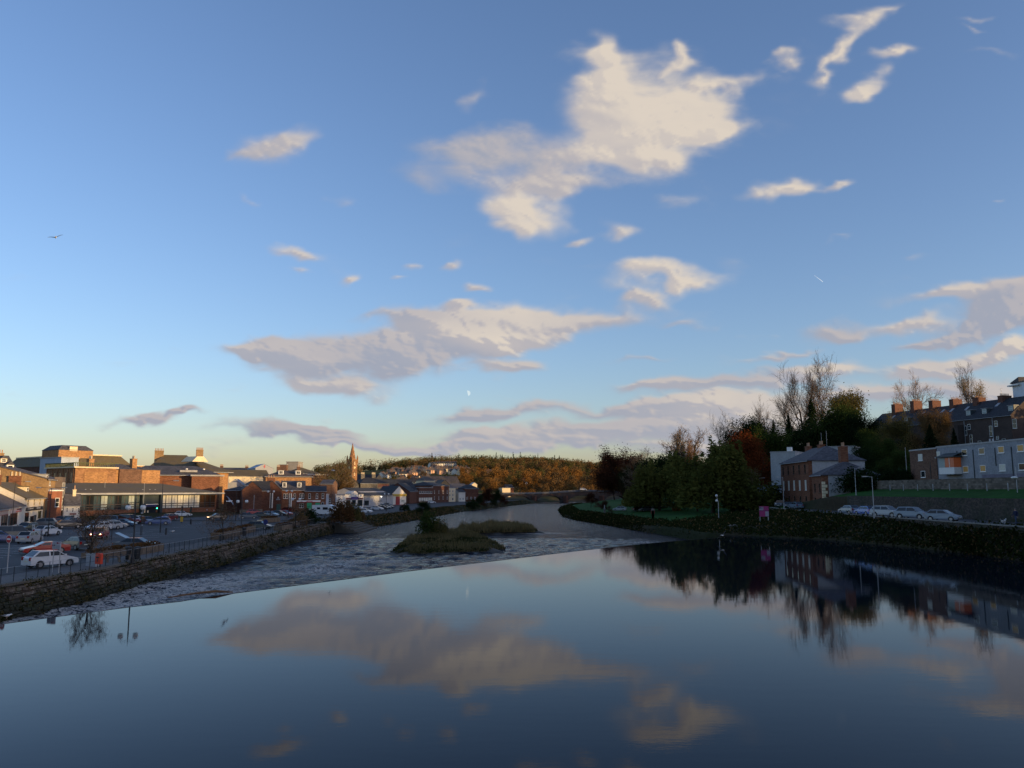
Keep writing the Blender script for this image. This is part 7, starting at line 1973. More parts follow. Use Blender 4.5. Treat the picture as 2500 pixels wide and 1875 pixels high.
# ================================================================== vehicles
def carpx(label, kind, col, rear, front, side=1, z=.72, **k):
    """placed by the ground points of its two near wheels"""
    r_, f_ = Vector(P(*rear, z)), Vector(P(*front, z)); d = (f_ - r_)
    a = math.atan2(d.y, d.x); mid = (r_ + f_) / 2
    nv = Vector((-math.sin(a), math.cos(a)))
    if nv.dot(mid) < 0: nv = -nv
    c = mid + nv * .8
    return car(label, kind, col, c.x, c.y, math.degrees(a), z=z, **k)
def carat(label, kind, col, px, py, head, z=.72, **k):
    x, y = P(px, py, z); return car(label, kind, col, x, y, head, z=z, **k)
carpx('white hatchback nearest the water, parked side on by the railing', 'hatch', 'white', (101, 1388), (165, 1383))
carpx('low bright red coupe behind the white hatchback', 'coupe', 'red', (144, 1351), (85, 1354))
carpx('dark blue grey hatchback parked behind the red coupe', 'hatch', 'grey', (188, 1344), (152, 1341))
carpx('silver hatchback seen from behind, left of the red coupe', 'hatch', 'silver', (78, 1327), (98, 1324))
carat('black people carrier left of the silver hatchback', 'van', 'black', 36, 1318, 35)
carat('dark blue car cut off by the left edge of the view', 'hatch', 'blue', -4, 1324, 30)
carpx('white hatchback facing right in the middle of the left car park', 'hatch', 'white', (108, 1309), (146, 1306))
carpx('black estate car behind a small white sign, near the shops', 'estate', 'black', (92, 1296), (60, 1299))
carat('dark grey people carrier behind the black estate car', 'suv', 'grey', 104, 1288, 200)
carat('small red car with its brake lights on by the white cottage', 'hatch', 'darkred', 136, 1284, 60, lights=2)
carat('black off road car near the door of the white cottage', 'suv', 'black', 161, 1281, 80)
carat('navy hatchback partly hidden by the quay tree', 'hatch', 'navy', 183, 1282, 60)
carpx('red car driving towards the viewer with headlights on', 'hatch', 'red', (270, 1311), (244, 1317), lights=1, name='moving_car')
carat('white hatchback seen end on, left of the moving red car', 'hatch', 'white', 240, 1296, 250)
carat('silver estate behind the moving red car', 'estate', 'silver', 262, 1293, 240)
carat('blue people carrier in front of the glazed hall', 'van', 'teal', 255, 1283, 200)
carpx('steel blue saloon facing right before the glazed hall', 'saloon', 'teal', (281, 1286), (309, 1286))
carat('pale grey hatchback left of the steel blue saloon', 'hatch', 'silver', 279, 1290, 20)
carat('dark red van in front of the hall brickwork', 'van', 'darkred', 315, 1279, -25, name='parked_van')
carat('white hatchback right of the dark red van', 'hatch', 'white', 341, 1277, -30)
carat('navy saloon with its nose to the road, by the hall entrance', 'saloon', 'navy', 358, 1278, -40)
carat('bright blue estate with roof bars at the hall entrance', 'estate', 'blue', 386, 1281, 200)
carpx('maroon hatchback driving past the glazed hall', 'hatch', 'darkred', (428, 1270), (408, 1271), name='moving_car')
carat('small white hatchback beyond the maroon one', 'hatch', 'white', 447, 1262, 10, name='moving_car')
carat('dark hatchback with tailgate raised, beside the quay lamp', 'saloon', 'navy', 333, 1344, 4)
carat('black hatchback with pale lights coming along the road', 'hatch', 'black', 530, 1269, 215, lights=1, name='moving_car')
carat('navy hatchback facing away near the second quay tree', 'hatch', 'navy', 606, 1267, 20)
carat('red hatchback parked by the dark brick gables', 'hatch', 'red', 620, 1256, 15)
carat('black saloon between the navy and silver cars', 'saloon', 'black', 636, 1264, 10)
carat('silver hatchback in front of the tall brick gable', 'hatch', 'bluegrey', 660, 1262, -15)
carat('black hatchback right of the silver one', 'hatch', 'black', 681, 1260, -10)
carat('small red car with a white bonnet by the brick row', 'hatch', 'red', 695, 1259, -20)
carat('red car close to the brick row wall', 'hatch', 'darkred', 698, 1250, 170)
carpx('black taxi with a cream roof box on the quay road', 'hatch', 'black', (613, 1294), (645, 1294), name='taxi')
x, y = P(792, 1259, .72); motorhome(x, y + 1.0, -12, 'large white motorhome parked side on by the brick row')
carat('white car half hidden by the bronze hedge bush', 'estate', 'white', 870, 1243, -30)
carat('white estate car parked right of the hedge bush', 'estate', 'white', 890, 1253, -10)
carat('silver car tucked behind the hedge and lamp post', 'hatch', 'silver', 872, 1256, -20)
carat('white hatchback at the near end of the row before the garage', 'hatch', 'white', 921, 1246, -15)
for i, (px, py) in enumerate([(934, 1244), (941, 1242.5), (948, 1241)]): carat(['black car second in the row before the garage', 'grey car third in the row before the garage', 'black car at the far end of the row before the garage'][i], 'hatch', ['black', 'grey', 'black'][i], px, py, -15, detail=False)
carat('dark saloon parked against the grey garage wall', 'saloon', 'navy', 946, 1236, 0, detail=False)
x, y = P(916, 1236, .72); truck(x, y + 2, 170, 'white flatbed pickup truck against the grey garage wall')
carat('white car on the road beside a red sign, beyond the gabled shop', 'hatch', 'white', 1054, 1229, 10, detail=False)
carat('silver car at the kerb past the gabled shop', 'hatch', 'silver', 1018, 1229, 30, detail=False)
carat('dark car at the kerb before the brick office', 'hatch', 'black', 1032, 1229, 30, detail=False)
carat('pale van by the sunlit cream house', 'van', 'silver', 1108, 1222, 60, detail=False, name='parked_van')
carat('blue car on the road right of the cream house', 'hatch', 'blue', 1134, 1220, 20, detail=False)
carat('black hatchback outside the black signed shop', 'hatch', 'black', 168, 1290, 40)
# taillift and taxi roof box
t_ = [o for o in bpy.data.objects if o.get('label', '').startswith('black taxi')][0]
MB().box(-.25, .35, -.55, .55, 1.5, 1.62).build('roof_box', [CREAM], t_)
t_ = [o for o in bpy.data.objects if 'tailgate raised' in o.get('label', '')][0]
MB().add([(-1.0, -.6, 1.38), (-1.0, .6, 1.38), (-2.2, .6, 1.95), (-2.2, -.6, 1.95), (-1.0, -.6, 1.33), (-1.0, .6, 1.33), (-2.2, .6, 1.9), (-2.2, -.6, 1.9)], [(0,1,2,3),(7,6,5,4),(0,4,5,1),(1,5,6,2),(2,6,7,3),(3,7,4,0)]).build('tailgate', [PA['grey']], t_)
# right bank cars
def rcar(label, kind, col, px, Y, head, **k):
    return car(label, kind, col, X(px, Y), Y, head, z=3.38, **k)
rcar('silver hatchback seen from behind, leftmost of the row by the dark wall', 'hatch', 'bluegrey', 2070, 134, 100)
rcar('bright blue hatchback second in the row by the dark wall', 'hatch', 'brightblue', 2110, 128, 100)
rcar('white off road car facing the viewer, centre of the row by the dark wall', 'suv', 'silver', 2161, 118, -58)
rcar('pale gold estate car between the white and silver cars', 'suv', 'bluegrey', 2224, 110, -55)
rcar('silver hatchback at the right hand end of the row', 'hatch', 'bluegrey', 2297, 103, -50)
rcar('dark estate with pale roof bars beside the shrub and tall lamp', 'suv', 'grey', 1903, 184, 240)
rcar('black saloon between the dark estate and the silver hatchback', 'saloon', 'black', 1923, 178, 250)
rcar('silver hatchback seen from behind, in front of the red house', 'hatch', 'bluegrey', 1941, 171, 95)
for i, (px, Y, c, h) in enumerate([(1512, 245, 'silver', 160), (1560, 235, 'black', 20), (1576, 232, 'grey', 200)]):
    x = X(px, Y); car(['pale car parked on the lawn under the copper tree', 'black car parked on the lawn under the willow', 'grey car beside the stone gatepost on the lawn'][i], 'hatch', c, x, Y, h, z=ground_h(x, Y) + .02, detail=True)

# ================================================================== street furniture
def base(px, py, z=.74): return P(px, py, z)
for px, by, gy, lab in [(323, 1374, 1232, 'black twin globe lamp beside the quay bins, nearest one'), (588, 1305, 1220, 'black twin globe lamp by the stone planters'), (659, 1268, 1197, 'twin globe lamp in front of the tall brick gable'), (704, 1264, 1196, 'twin globe lamp in front of the brick row'),
                        (721, 1288, 1215, 'shorter twin globe lamp at the railing corner'), (874, 1258, 1208, 'twin globe lamp right of the hedge bushes'), (943, 1248, 1204, 'twin globe lamp before the grey garage')]:
    x, y = base(px, by); H = Zh(gy, y) - .7; twin_lamp(x, y, H - .1 if H < 9 else 8, lab, ang=.3)
for px, by, ty, n, mt, lab in [(28, 1294, 1176, 1, BLACKMETAL, 'tall thin black lamp post before the low white shop'), (117, 1309, 1191, 2, BLACKMETAL, 'tall black lamp post with two arms crossing the round bay house'), (391, 1300, 1174, 1, BLACKMETAL, 'tall black lamp post crossing the glazed hall entrance'),
                               (251, 1262, 1177, 0, GALV, 'pale grey pole in front of the left glazing of the hall'), (348, 1262, 1180, 0, GALV, 'pale grey pole at the hall entrance'), (575, 1272, 1186, 1, BLACKMETAL, 'tall black lamp post by the lowest brick house'),
                               (757, 1249, 1207, 0, BLACKMETAL, 'black pole before the green doors'), (889, 1247, 1203, 0, BLACKMETAL, 'black pole before the maroon fascia'), (1130, 1224, 1186, 1, BLACKMETAL, 'black lamp post on the riverside road near the bend'), (1045, 1232, 1188, 1, BLACKMETAL, 'black lamp post before the brick office'), (327, 1290, 1200, 0, BLACKMETAL, 'black pole behind the nearest twin globe lamp')]:
    x, y = base(px, by); arm_lamp(x, y, Zh(ty, y) - .7, lab, arms=n, mat=mt, ang=.2 if n == 1 else -.1, r=.06)
# right bank lamps
for px, Y, by, ty, n, lab in [(1912, 168, 1245, 1165, 1, 'tall white lamp post beside the red house'), (2130, 116, 1262, 1164, 1, 'white lamp post with cross arm behind the white off road car'), (2089, 150, 1206, 1143, 1, 'pale green pole above the left end of the retaining wall'),
                              (1854, 205, 1190, 1167, 1, 'short pale lamp on the roof line of the low block'), (2216, 158, 1147, 1092, 0, 'white pole between the trees and the brown brick block'), (2011, 222, 1094, 1056, 0, 'thin pale mast left of the red house chimney'), (2024, 220, 1094, 1052, 0, 'thin pale mast just right of the other mast')]:
    x = X(px, Y); zb = {1912: 3.3, 2130: 3.3, 2089: 6.0, 1854: 5.0, 2216: 9, 2011: 10, 2024: 10}[px]
    arm_lamp(x, Y, Zh(ty, Y) - zb, lab, z=zb, arms=n, reach=.7, mat=GALV, ang=PI if px in (2130, 1912) else 0, r=.07)
x, y = base(1755, 1271, 1.2)
t_ = empty('street_lamp', (x, y, 1.0)); tag(t_, 'white post with two round globes one above the other on the lawn edge', 'street lamp')
H_ = Zh(1209, y) - 1
MB().tube([(0, 0, 0), (0, 0, H_ * .75), (-.3, 0, H_ - .3)], [.08, .06, .04], 8).build('post', [GALV], t_)
for z in (H_ - .1, H_ - 1.1): MB().ball((-.32, 0, z), .26, 12, 8).build('globe', [GLOBE], t_, smooth=True)
t_ = empty('street_lamp', (X(2483, 108), 108, 6.3)); tag(t_, 'white bowl headed lamp in front of the boundary wall, right edge', 'street lamp')
MB().tube([(0, 0, 0), (0, 0, Zh(1140, 108) - 6.3)], .06, 8).build('post', [GALV], t_); MB().ball((-.25, 0, Zh(1166, 108) - 6.3), .42, 12, 8, sz=.4).build('lamp_head', [TRIM], t_, smooth=True)

# traffic signals
def signal(x, y, label, lit=False):
    t = empty('traffic_signal', (x, y, .72), -.5); tag(t, label, 'traffic light')
    MB().tube([(0, 0, 0), (0, 0, 3.3)], .05, 8).build('pole', [BLACKMETAL], t)
    MB().box(-.18, .18, -.12, .12, 2.3, 3.3).build('head', [BLACKMETAL], t)
    for i, c in enumerate([(0.2, 0.01, 0.01), (0.2, 0.1, 0.01), (0.01, 0.15, 0.08)]):
        MB().tube([(0, -.16, 3.15 - i * .32), (0, -.12, 3.15 - i * .32)], .1, 10).build('lamp', [M('signal_%s' % ['red', 'amber', 'green'][i] + ('_lit' if lit and i == 2 else ''), c, .3, .05, 3, em=(((0.05, 1, .55), 9.0) if lit and i == 2 else None))], t)
for px, by, lit, lab in [(443, 1276, False, 'traffic light with a yellow plate on its pole'), (464, 1278, False, 'traffic light right of the yellow plated one'), (383, 1268, True, 'traffic light showing green at the hall entrance')]:
    x, y = base(px, by); signal(x, y, lab, lit)
x, y = base(440, 1277); t_ = empty('yellow_sign', (x + .4, y - .3, .72)); tag(t_, 'yellow road sign plate low on a post', 'sign')
MB().tube([(0, 0, 0), (0, 0, 1.4)], .04, 6).build('post', [BLACKMETAL], t_); MB().box(-.28, .28, -.06, -.03, .3, 1.3).build('plate', [M('yellow_plate', (0.55, 0.33, 0.03), .6, .1, 3)], t_)
for px, by, h, lab in [(504, 1279, 2.9, 'slim black post with a small pale disc near the kerb'), (521, 1277, 2.7, 'slim black sign post bent at the top'), (346, 1306, 1.6, 'short black post in the car park'), (98, 1338, 2.2, 'thin black post before the silver hatchback'), (272, 1318, 1.8, 'thin post beside the moving red car'), (343, 1307, 3.4, 'thin black post beside the nearest lane line')]:
    x, y = base(px, by); t_ = empty('sign_post', (x, y, .72)); tag(t_, lab, 'post'); MB().tube([(0, 0, 0), (0, 0, h)], .045, 6).build('pole', [BLACKMETAL], t_); MB().tube([(0, -.06, h - .15), (0, -.04, h - .15)], .12, 10).build('disc', [GREYTRIM], t_)
for px, by, lab in [(405, 1305, 'black bollard in the middle of the tarmac'), (538, 1322, 'black bollard by the second quay tree'), (466, 1280, 'black litter box under the right traffic light')]:
    x, y = base(px, by); t_ = empty('bollard', (x, y, .72)); tag(t_, lab, 'bollard'); MB().tube([(0,0,0),(0,0,.9),(0,0,1.0)], [.14,.12,.06], 10).build('post', [BLACKMETAL], t_)
# no entry sign
x, y = base(17, 1398); t_ = empty('no_entry_sign', (x, y, .72), -.45); tag(t_, 'round red no entry sign with a white bar on a grey post', 'road sign')
zc = Zh(1316, y) - .72
MB().tube([(0, 0, 0), (0, 0, zc + .3)], .045, 8).build('post', [GALV], t_)
d_ = MB().tube([(0, -.07, zc), (0, -.05, zc)], .33, 28).build('disc', [TRIM], t_)
MB().tube([(0, -.078, zc), (0, -.07, zc)], .30, 28).build('red_face', [M('sign_red', (0.45, 0.01, 0.015), .5, .05, 3)], d_)
MB().box(-.21, .21, -.086, -.078, zc - .055, zc + .055).build('white_bar', [TRIM], d_)
t_ = empty('round_sign', (x - .75, y - .6, .72), -.3); tag(t_, 'back of a grey round sign beside the no entry sign', 'road sign')
MB().tube([(0, 0, 0), (0, 0, 2.0)], .045, 8).build('post', [GALV], t_); MB().tube([(0, -.02, 1.8), (0, .02, 1.8)], .3, 20).build('disc', [GREYTRIM], t_)
# notice board on two posts
x, y = base(135, 1399); t_ = empty('notice_board', (x, y, .72), -.40); tag(t_, 'white car park notice board on two tall posts by the railing', 'sign')
z0_, z1_ = Zh(1341, y) - .72, Zh(1322, y) - .72
for s in (-.36, .38): MB().tube([(s, 0, 0), (s, 0, z1_)], .035, 8).build('post', [GALV], t_)
bd = MB().box(-.48, .48, -.07, -.035, z0_, z1_).build('board', [M('notice_white', (0.42, 0.42, 0.46), .7, .05, 3)], t_)
h_ = z1_ - z0_
MB().box(.0, .18, -.078, -.07, z1_ - h_*.3, z1_ - h_*.08, 0).box(.2, .34, -.078, -.07, z1_ - h_*.3, z1_ - h_*.12, 1).box(.40, .43, -.078, -.07, z1_ - h_*.3, z1_ - h_*.08, 0).build('red_heading', [M('notice_red', (0.22, 0.02, 0.05), .6, .1, 3), M('notice_pink', (0.4, 0.2, 0.22), .6, .1, 3)], bd)
DK = M('notice_ink', (0.02, 0.02, 0.05), .6, .1, 3)
lettering(bd, -.43, -.12, z1_ - h_*.55, z1_ - h_*.40, -.07, DK, 3); lettering(bd, -.32, -.1, z1_ - h_*.22, z1_ - h_*.15, -.07, DK, 4)
for k in range(3): lettering(bd, -.42, -.1, z0_ + h_*(.12 + .1*k), z0_ + h_*(.15 + .1*k), -.07, M('notice_grey', (0.2, 0.2, 0.23), .6, .1, 3), 20 + k)
for k in range(4): lettering(bd, .0, .36, z0_ + h_*(.12 + .13*k), z0_ + h_*(.16 + .13*k), -.07, M('notice_grey', (0.2, 0.2, 0.23)), 30 + k)
x, y = base(81, 1300); t_ = empty('white_sign', (x, y, .72), -.4); tag(t_, 'small upright white sign in front of the black estate car', 'sign')
MB().box(-.28, .28, -.03, .0, .3, 1.3).build('plate', [TRIM], t_); lettering(t_, -.1, .15, .85, 1.05, -.03, DARKTRIM, 5); MB().box(-.02, .02, .0, .04, 0, 1.2).build('post', [BLACKMETAL], t_)
# lifebuoy housing, cabinet, bench, bins
x, y = base(241, 1386); t_ = empty('lifebuoy_housing', (x, y, .76), -.5); tag(t_, 'orange red lifebuoy box on a post by the railing', 'lifebuoy box')
MB().tube([(0, .1, 0), (0, .1, .5)], .05, 6).build('post', [BLACKMETAL], t_)
MB().prism([(-.36, .3), (.36, .3), (.36, 1.05), (.26, 1.2), (-.26, 1.2), (-.36, 1.05)], 'y', -.14, .1).build('box', [M('lifebuoy_red', (0.62, 0.05, 0.015), .5, .1, 3)], t_)
lettering(t_, -.2, .2, .78, .9, -.14, DARKTRIM, 6); MB().box(-.04, .04, -.17, -.14, .5, .72).build('handle', [DARKTRIM], t_)
x, y = base(222, 1384); t_ = empty('utility_cabinet', (x, y, .76), -.5); tag(t_, 'grey metal cabinet left of the orange red lifebuoy box', 'cabinet')
MB().box(-.75, .55, 0, .45, .0, 1.0).build('box', [GREYTRIM], t_); MB().box(-.8, .6, -.04, .5, 1.0, 1.06).build('lid', [GALV], t_); MB().box(-.12, -.1, -.012, 0, .1, .95).build('door_seam', [DARKTRIM], t_)
def bench(px, by, lab, ang=-.5, L=2.2):
    x, y = base(px, by); t = empty('bench', (x, y, .76), ang); tag(t, lab, 'bench')
    for k in range(3): MB().box(-L/2, L/2, -.25 + k * .16, -.12 + k * .16, .42, .46).build('slat', [WOOD], t)
    for k in range(3): MB().box(-L/2, L/2, .28, .32, .55 + k * .15, .66 + k * .15).build('slat', [WOOD], t)
    for s in (-L/2 + .15, 0, L/2 - .15): MB().box(s - .05, s + .05, -.25, .35, 0, .42).box(s - .05, s + .05, .32, .38, .42, 1.0).build('leg', [WOOD], t)
bench(262, 1374, 'weathered timber bench right of the lifebuoy box', .62); bench(289, 1368, 'second timber bench next along the quay', .62)
bench(567, 1318, 'timber bench between the stone planters', .62); bench(720, 1290, 'timber bench near the end of the river wall', .8)
LITTER = NT('leaf_litter'); _g = LITTER.pos(); _n = LITTER.noise(_g, 6, 3, .7)
LITTER.set(LITTER.b.inputs['Base Color'], LITTER.mix(LITTER.mr(_n.outputs[0], .4, .6), (0.055, 0.03, 0.018), (0.17, 0.10, 0.05))); LITTER.b.inputs['Roughness'].default_value = .95
def planter(pa, pb, w, h, lab, leaf=False):
    a, b_ = Vector(base(*pa)), Vector(base(*pb)); d = b_ - a; L = d.length
    t = empty('stone_planter', (a.x, a.y, .74), math.atan2(d.y, d.x)); tag(t, lab, 'planter')
    st = M('planter_stone', (0.17, 0.125, 0.085), .9, .4, 2.5, bump=.5)
    n = max(2, int(L / .55))
    for k in range(n):
        for r_ in range(2):
            MB().box(L * k / n + .01, L * (k + 1) / n - .01, -.04 * (k % 2) , .22, h * r_ / 2 + .01, h * (r_ + 1) / 2 - .005).build('stone', [st], t)
    MB().box(0, L, .225, w, 0, h - .04).build('bed', [LITTER.m], t)
    MB().box(L + .002, L + .25, 0, w, 0, h + .05).box(-.25, -.002, 0, w, 0, h + .05).build('end_block', [st], t)
    if leaf:
        rr = np.random.default_rng(int(L * 100)); C = np.stack([rr.random(500) * L, .25 + rr.random(500) * (w - .3), h + rr.random(500) * .35], 1)
        V, F = leaf_quads(C, .2, rr); o = link('plants', np_mesh('plants', V, F, [LEAF['bronze']]), t); o['kind'] = 'stuff'
planter((340, 1356), (398, 1345), 1.6, .75, 'low rubble planter with dead leaves right of the twin globe lamp', True)
planter((236, 1362), (320, 1348), 1.4, .45, 'long low bed of fallen leaves behind the timber benches', True)
planter((545, 1318), (584, 1308), 1.6, .9, 'stone planter by the second quay tree', True); planter((592, 1306), (623, 1298), 1.6, .9, 'stone planter behind the black taxi', True)
planter((648, 1276), (682, 1274), 1.4, .9, 'low brown planter in front of the silver hatchback', True); planter((690, 1296), (716, 1290), 1.4, .8, 'stone planter by the small tree at the wall end', True); planter((720, 1284), (745, 1278), 1.4, .8, 'farthest stone planter on the quay', True)
for px, by, lab in [(312, 1366, 'black litter bin left of the nearest twin globe lamp'), (334, 1366, 'black litter bin right of the nearest twin globe lamp'), (716, 1282, 'black litter bin near the wall end'), (596, 1308, 'black litter bin by the planter lamp')]:
    x, y = base(px, by); t_ = empty('litter_bin', (x, y, .76)); tag(t_, lab, 'bin'); MB().tube([(0,0,0),(0,0,.9),(0,0,.92),(0,0,1.15),(0,0,1.2)], [.24,.27,.31,.3,.12], 12).build('drum', [BLACKMETAL], t_)
x, y = base(648, 1298); t_ = empty('round_sign', (x, y, .74), -.3); tag(t_, 'dark blue round sign in front of the black taxi', 'road sign'); MB().tube([(0,0,0),(0,0,1.7)], .04, 6).build('post', [BLACKMETAL], t_); MB().tube([(0,-.08,1.5),(0,-.04,1.5)], .42, 18).build('disc', [M('sign_blue', (0.01, 0.015, 0.12), .5, .1, 3)], t_)
# purple hoarding on the lawn
x, y = base(1866, 1270, 2.2); t_ = empty('hoarding', (x, y, 1.8)); tag(t_, 'magenta and white panelled sign standing on the right bank lawn', 'sign')
za, zb, zm = Zh(1236, y) - 1.8, Zh(1261, y) - 1.8, Zh(1247, y) - 1.8
MAG = M('magenta_panel', (0.30, 0.02, 0.13), .6, .12, 2); WP_ = M('pale_panel', (0.28, 0.27, 0.32), .6, .2, 3)
for s in (-.7, .7): MB().box(s - .05, s + .05, -.02, .08, 0, za).build('post', [GALV], t_)
bd = MB().box(-.8, .8, -.06, -.02, zb, za).build('board', [MAG], t_)
MB().box(-.78, -.1, -.08, -.06, zm + .1, za - .1).box(.2, .78, -.08, -.06, zb + .05, zm - .12).build('white_panel', [WP_], bd); MB().box(-.8, .8, -.075, -.06, zm - .05, zm + .05).build('dark_band', [M('dark_purple_band', (0.06, 0.01, 0.08), .6, .1, 3)], bd)
lettering(bd, -.72, -.16, zm + .35, zm + .6, -.08, M('dark_purple_band', (0.06, 0.01, 0.08)), 7)
x, y = base(1594, 1258, 1.5); t_ = empty('red_notice', (x, y, ground_h(x, y))); tag(t_, 'small dull red notice on a post by the lawn', 'sign'); MB().tube([(0,0,0),(0,0,2.2)], .05, 6).build('post', [WOOD], t_); MB().box(-.45, .45, -.06, -.02, 1.4, 2.2).build('plate', [M('dull_red_board', (0.22, 0.06, 0.04), .7, .2, 2)], t_)
for i, (px, by) in enumerate([(1582, 1247), (1540, 1244), (1620, 1262), (1648, 1268), (1475, 1250), (1738, 1276)]):
    x, y = base(px, by, 1.3)
    if i == 4: x, y = X(1475, 232), 232; t_ = empty('stone_post', (x, y, ground_h(x, y) - .1)); tag(t_, ['tall square stone gatepost beside the grey car', 'stone post between the two groups of lawn cars', 'short wooden post at the lawn corner', 'short post by the bank path', 'thin white pole on the far lawn', 'block shaped stone pier under the twin globe post'][i], 'post')
    MB().box(-.25, .25, -.25, .25, 0, [2.4, 2.2, 1.4, 1.3, 2.6, 1.6][i]).build('shaft', [GREYSTONE if i != 4 else GALV], t_).scale = (1, 1, 1) if i in (0, 1, 5) else (.35, .35, 1)
    MB().box(-.3, .3, -.3, .3, 0, .15).build('cap', [COPE], t_, (0, 0, [2.4, 2.2, 1.4, 1.3, 2.6, 1.6][i])).scale = (1, 1, 1) if i in (0, 1, 5) else (.35, .35, 1)
r_ = bpy.data.objects.new('boulder', None)
x, y = P(1790, 1297, .3); mb = MB().ball((0, 0, 0), 1.5, 14, 9, sz=.7); o = mb.build('boulder', [M('pale_rock', (0.15, 0.125, 0.10), .9, .35, .9, bump=.6)], None, (x, y, .35), smooth=True)
for v in o.data.vertices: v.co += v.co.normalized() * mnoise.noise(v.co * 1.3) * .5
tag(o, 'pale rounded rock pile at the right hand end of the weir', 'rock')

# ================================================================== people and animals
x, y = P(2475, 1289, 3.4)
person(59.2, 59.2 / ((2474 - 1250) / 1966), 3.37, 200, 'man in a dark jacket and jeans walking his dog along the wall', 'navy', 'denim', 1.78)
def dog(x, y, z, ang, label):
    root = empty('dog', (x, y, z), math.radians(ang)); tag(root, label, 'dog')
    wh = M('white_fur', (0.6, 0.58, 0.55), .9, .1, 5); bk = M('black_fur', (0.015, 0.015, 0.015), .9, .2, 5)
    b = MB(); b.tube([(-.32,0,.40),(-.2,0,.41),(0,0,.38),(.18,0,.38),(.28,0,.44),(.36,0,.54)], [.06,.10,.105,.13,.10,.06], 10); b.tube([(.34,0,.54),(.42,0,.58),(.50,0,.56),(.57,0,.54)], [.05,.075,.05,.03], 10)
    for s in (-1, 1):
        b.tube([(.2, s*.07, .36), (.19, s*.07, .18), (.20, s*.07, .02), (.25, s*.07, .02)], [.05,.028,.022,.025], 6)
        b.tube([(-.24, s*.07, .38), (-.16, s*.07, .24), (-.29, s*.07, .15), (-.27, s*.07, .02), (-.22, s*.07, .02)], [.07,.045,.024,.022,.025], 6)
    b.build('body', [wh], root, smooth=True)
    MB().ball((-.12, 0, .43), .105, 10, 7, sx=1.7).build('black_patch', [bk], root, smooth=True)
    MB().tube([(-.32,0,.42),(-.44,0,.52),(-.50,0,.62)], [.03,.02,.01], 6).build('tail', [wh], root, smooth=True)
    for s in (-1, 1): MB().add([(.38,s*.05,.63),(.43,s*.08,.61),(.39,s*.09,.53)], [(0,1,2)]).build('ear', [bk], root)
    MB().ball((.575, 0, .545), .018, 6, 5).build('nose', [bk], root, smooth=True)
dog(57.6, 57.6 / ((2443 - 1250) / 1966), 3.37, 20, 'small white and black dog just ahead of the walking man')
x, y = P(894, 1236, .75); person(x, y, .75, 250, 'person in black standing at the door of the grey garage', 'black', 'black', 1.75)
x, y = P(188, 1286, .75); person(x, y, .75, 30, 'person in dark clothes by the white cottage', 'grey', 'black', 1.7)
d_ = 38.0
def sky_pt(px, py, D): a, b, d = ray(px, py); L = math.sqrt(a*a + b*b + d*d); return (a / L * D, b / L * D, EYE + d / L * D)
gull(*sky_pt(136, 580, 96), 120, 'gull gliding with spread wings high on the left of the sky', True, 1.35, bank=-.35)
gull(*sky_pt(561, 1224, 90), 60, 'white gull flying past the dark brick gable', True, 1.4, bank=.7)
gull(*sky_pt(1764, 1307, 118), 30, 'white bird with raised wings low over the weir end', True, 2.1, bank=-.6)
gull(*sky_pt(814, 1149, 150), 40, 'pale gull flying in front of the big twiggy tree', True, 1.3, bank=.3)
x, y = P(16, 1512, -1.5); gull(x, y, -1.25, 40, 'gull standing at the foot of the river wall', False)
for px, py, lab in [(421, 1300, 'gull standing on the open tarmac'), (665, 1287, 'gull standing right of the black taxi'), (391, 1262, 'gull standing in front of the hall doors')]:
    x, y = P(px, py, .74); gull(x, y, .95, 30, lab, False)

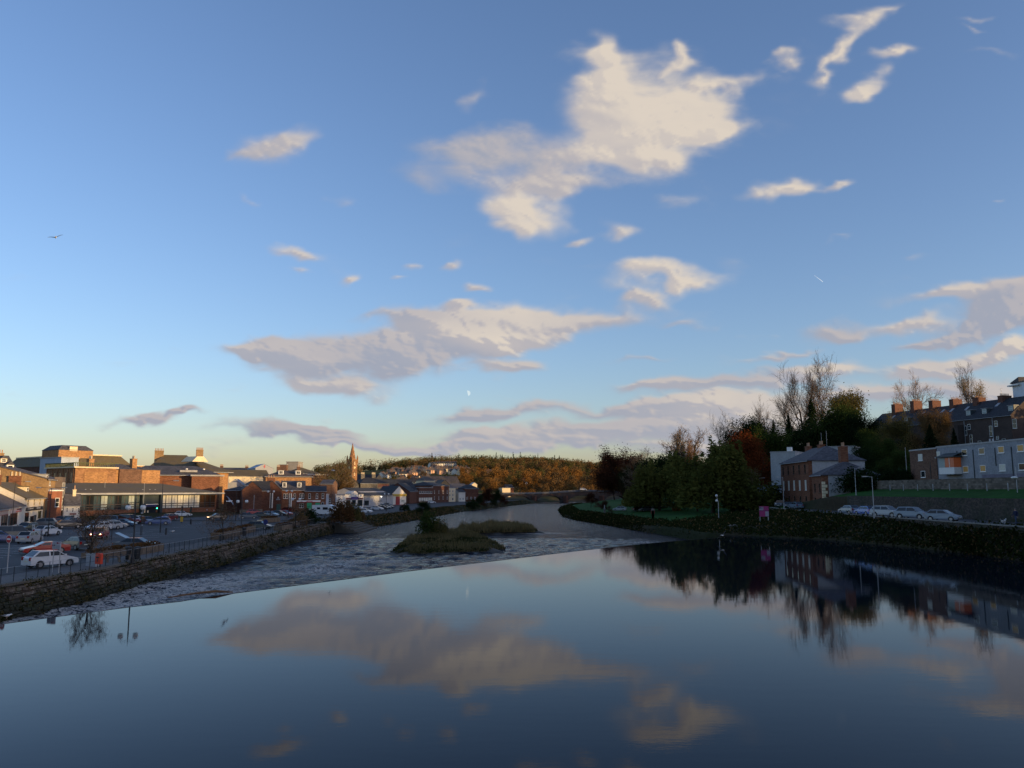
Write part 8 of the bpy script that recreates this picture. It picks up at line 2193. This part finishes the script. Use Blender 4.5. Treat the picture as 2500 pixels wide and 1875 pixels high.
# ================================================================== moon and contrail
mm = NT('moon'); mm.t.nodes.remove(mm.b)
me_ = MB(); n = 24
vs = []; R_ = 1.0
for i in range(n + 1):
    t = -PI / 2 + PI * i / n; vs.append((math.cos(t), 0, math.sin(t)))
for i in range(1, n):
    t = PI / 2 - PI * i / n; vs.append((-.06 * math.cos(t), 0, math.sin(t)))
c_ = len(vs); vs.append((.3, -.45, 0))
me_.add(vs, [(i, (i + 1) % c_, c_) for i in range(c_)])
ms = mm.n('ShaderNodeTexNoise'); ms.inputs['Scale'].default_value = 1.8
em = mm.n('ShaderNodeEmission', {0: mm.mix(ms.outputs[0], (0.34, 0.42, 0.46), (0.44, 0.51, 0.53)), 1: 1.0}); mm.t.links.new(em.outputs[0], mm.out.inputs[0]); mm.m.cycles.emission_sampling = 'NONE'
o = me_.build('moon', [mm.m]); o.location = sky_pt(1142, 960, 8000); o.scale = (27, 27, 27); o.rotation_euler = (0, math.radians(-14), 0)
tag(o, 'pale half moon low in the evening sky', 'moon')
a_, b_ = Vector(sky_pt(1988, 672, 7500)), Vector(sky_pt(2009, 688, 7500))
cm_ = NT('contrail'); cm_.t.nodes.remove(cm_.b); em = cm_.n('ShaderNodeEmission', {0: (0.48, 0.52, 0.55), 1: 1.0}); cm_.t.links.new(em.outputs[0], cm_.out.inputs[0]); cm_.m.cycles.emission_sampling = 'NONE'
o = MB().tube([(0, 0, 0), tuple((b_ - a_) * .5), tuple(b_ - a_)], [.6, 1.3, 2.0], 6).build('contrail', [cm_.m], None, tuple(a_))
tag(o, 'short white vapour trail in the open sky on the right', 'vapour trail')

x, y = P(505, 1452, 0); t_ = empty('driftwood', (x, y, 0.02), .5); tag(t_, 'brown branch of driftwood caught on the weir crest, left part', 'branch')
MB().tube([(-2.6, -.5, .0), (-1, -.1, .12), (.6, .1, .18), (1.8, .25, .02)], [.03, .07, .10, .04], 6).build('stem', [M('wet_wood', (0.16, 0.08, 0.03), .6, .3, 4)], t_)
for s in ((-.4, 0, .15, .7, .5, .1), (.3, 0, .17, 1.6, .8, .05), (-1, -.1, .12, -1.9, .35, .05)): MB().tube([s[:3], s[3:]], [.04, .012], 5).build('twig', [M('wet_wood', (0.16, 0.08, 0.03))], t_)
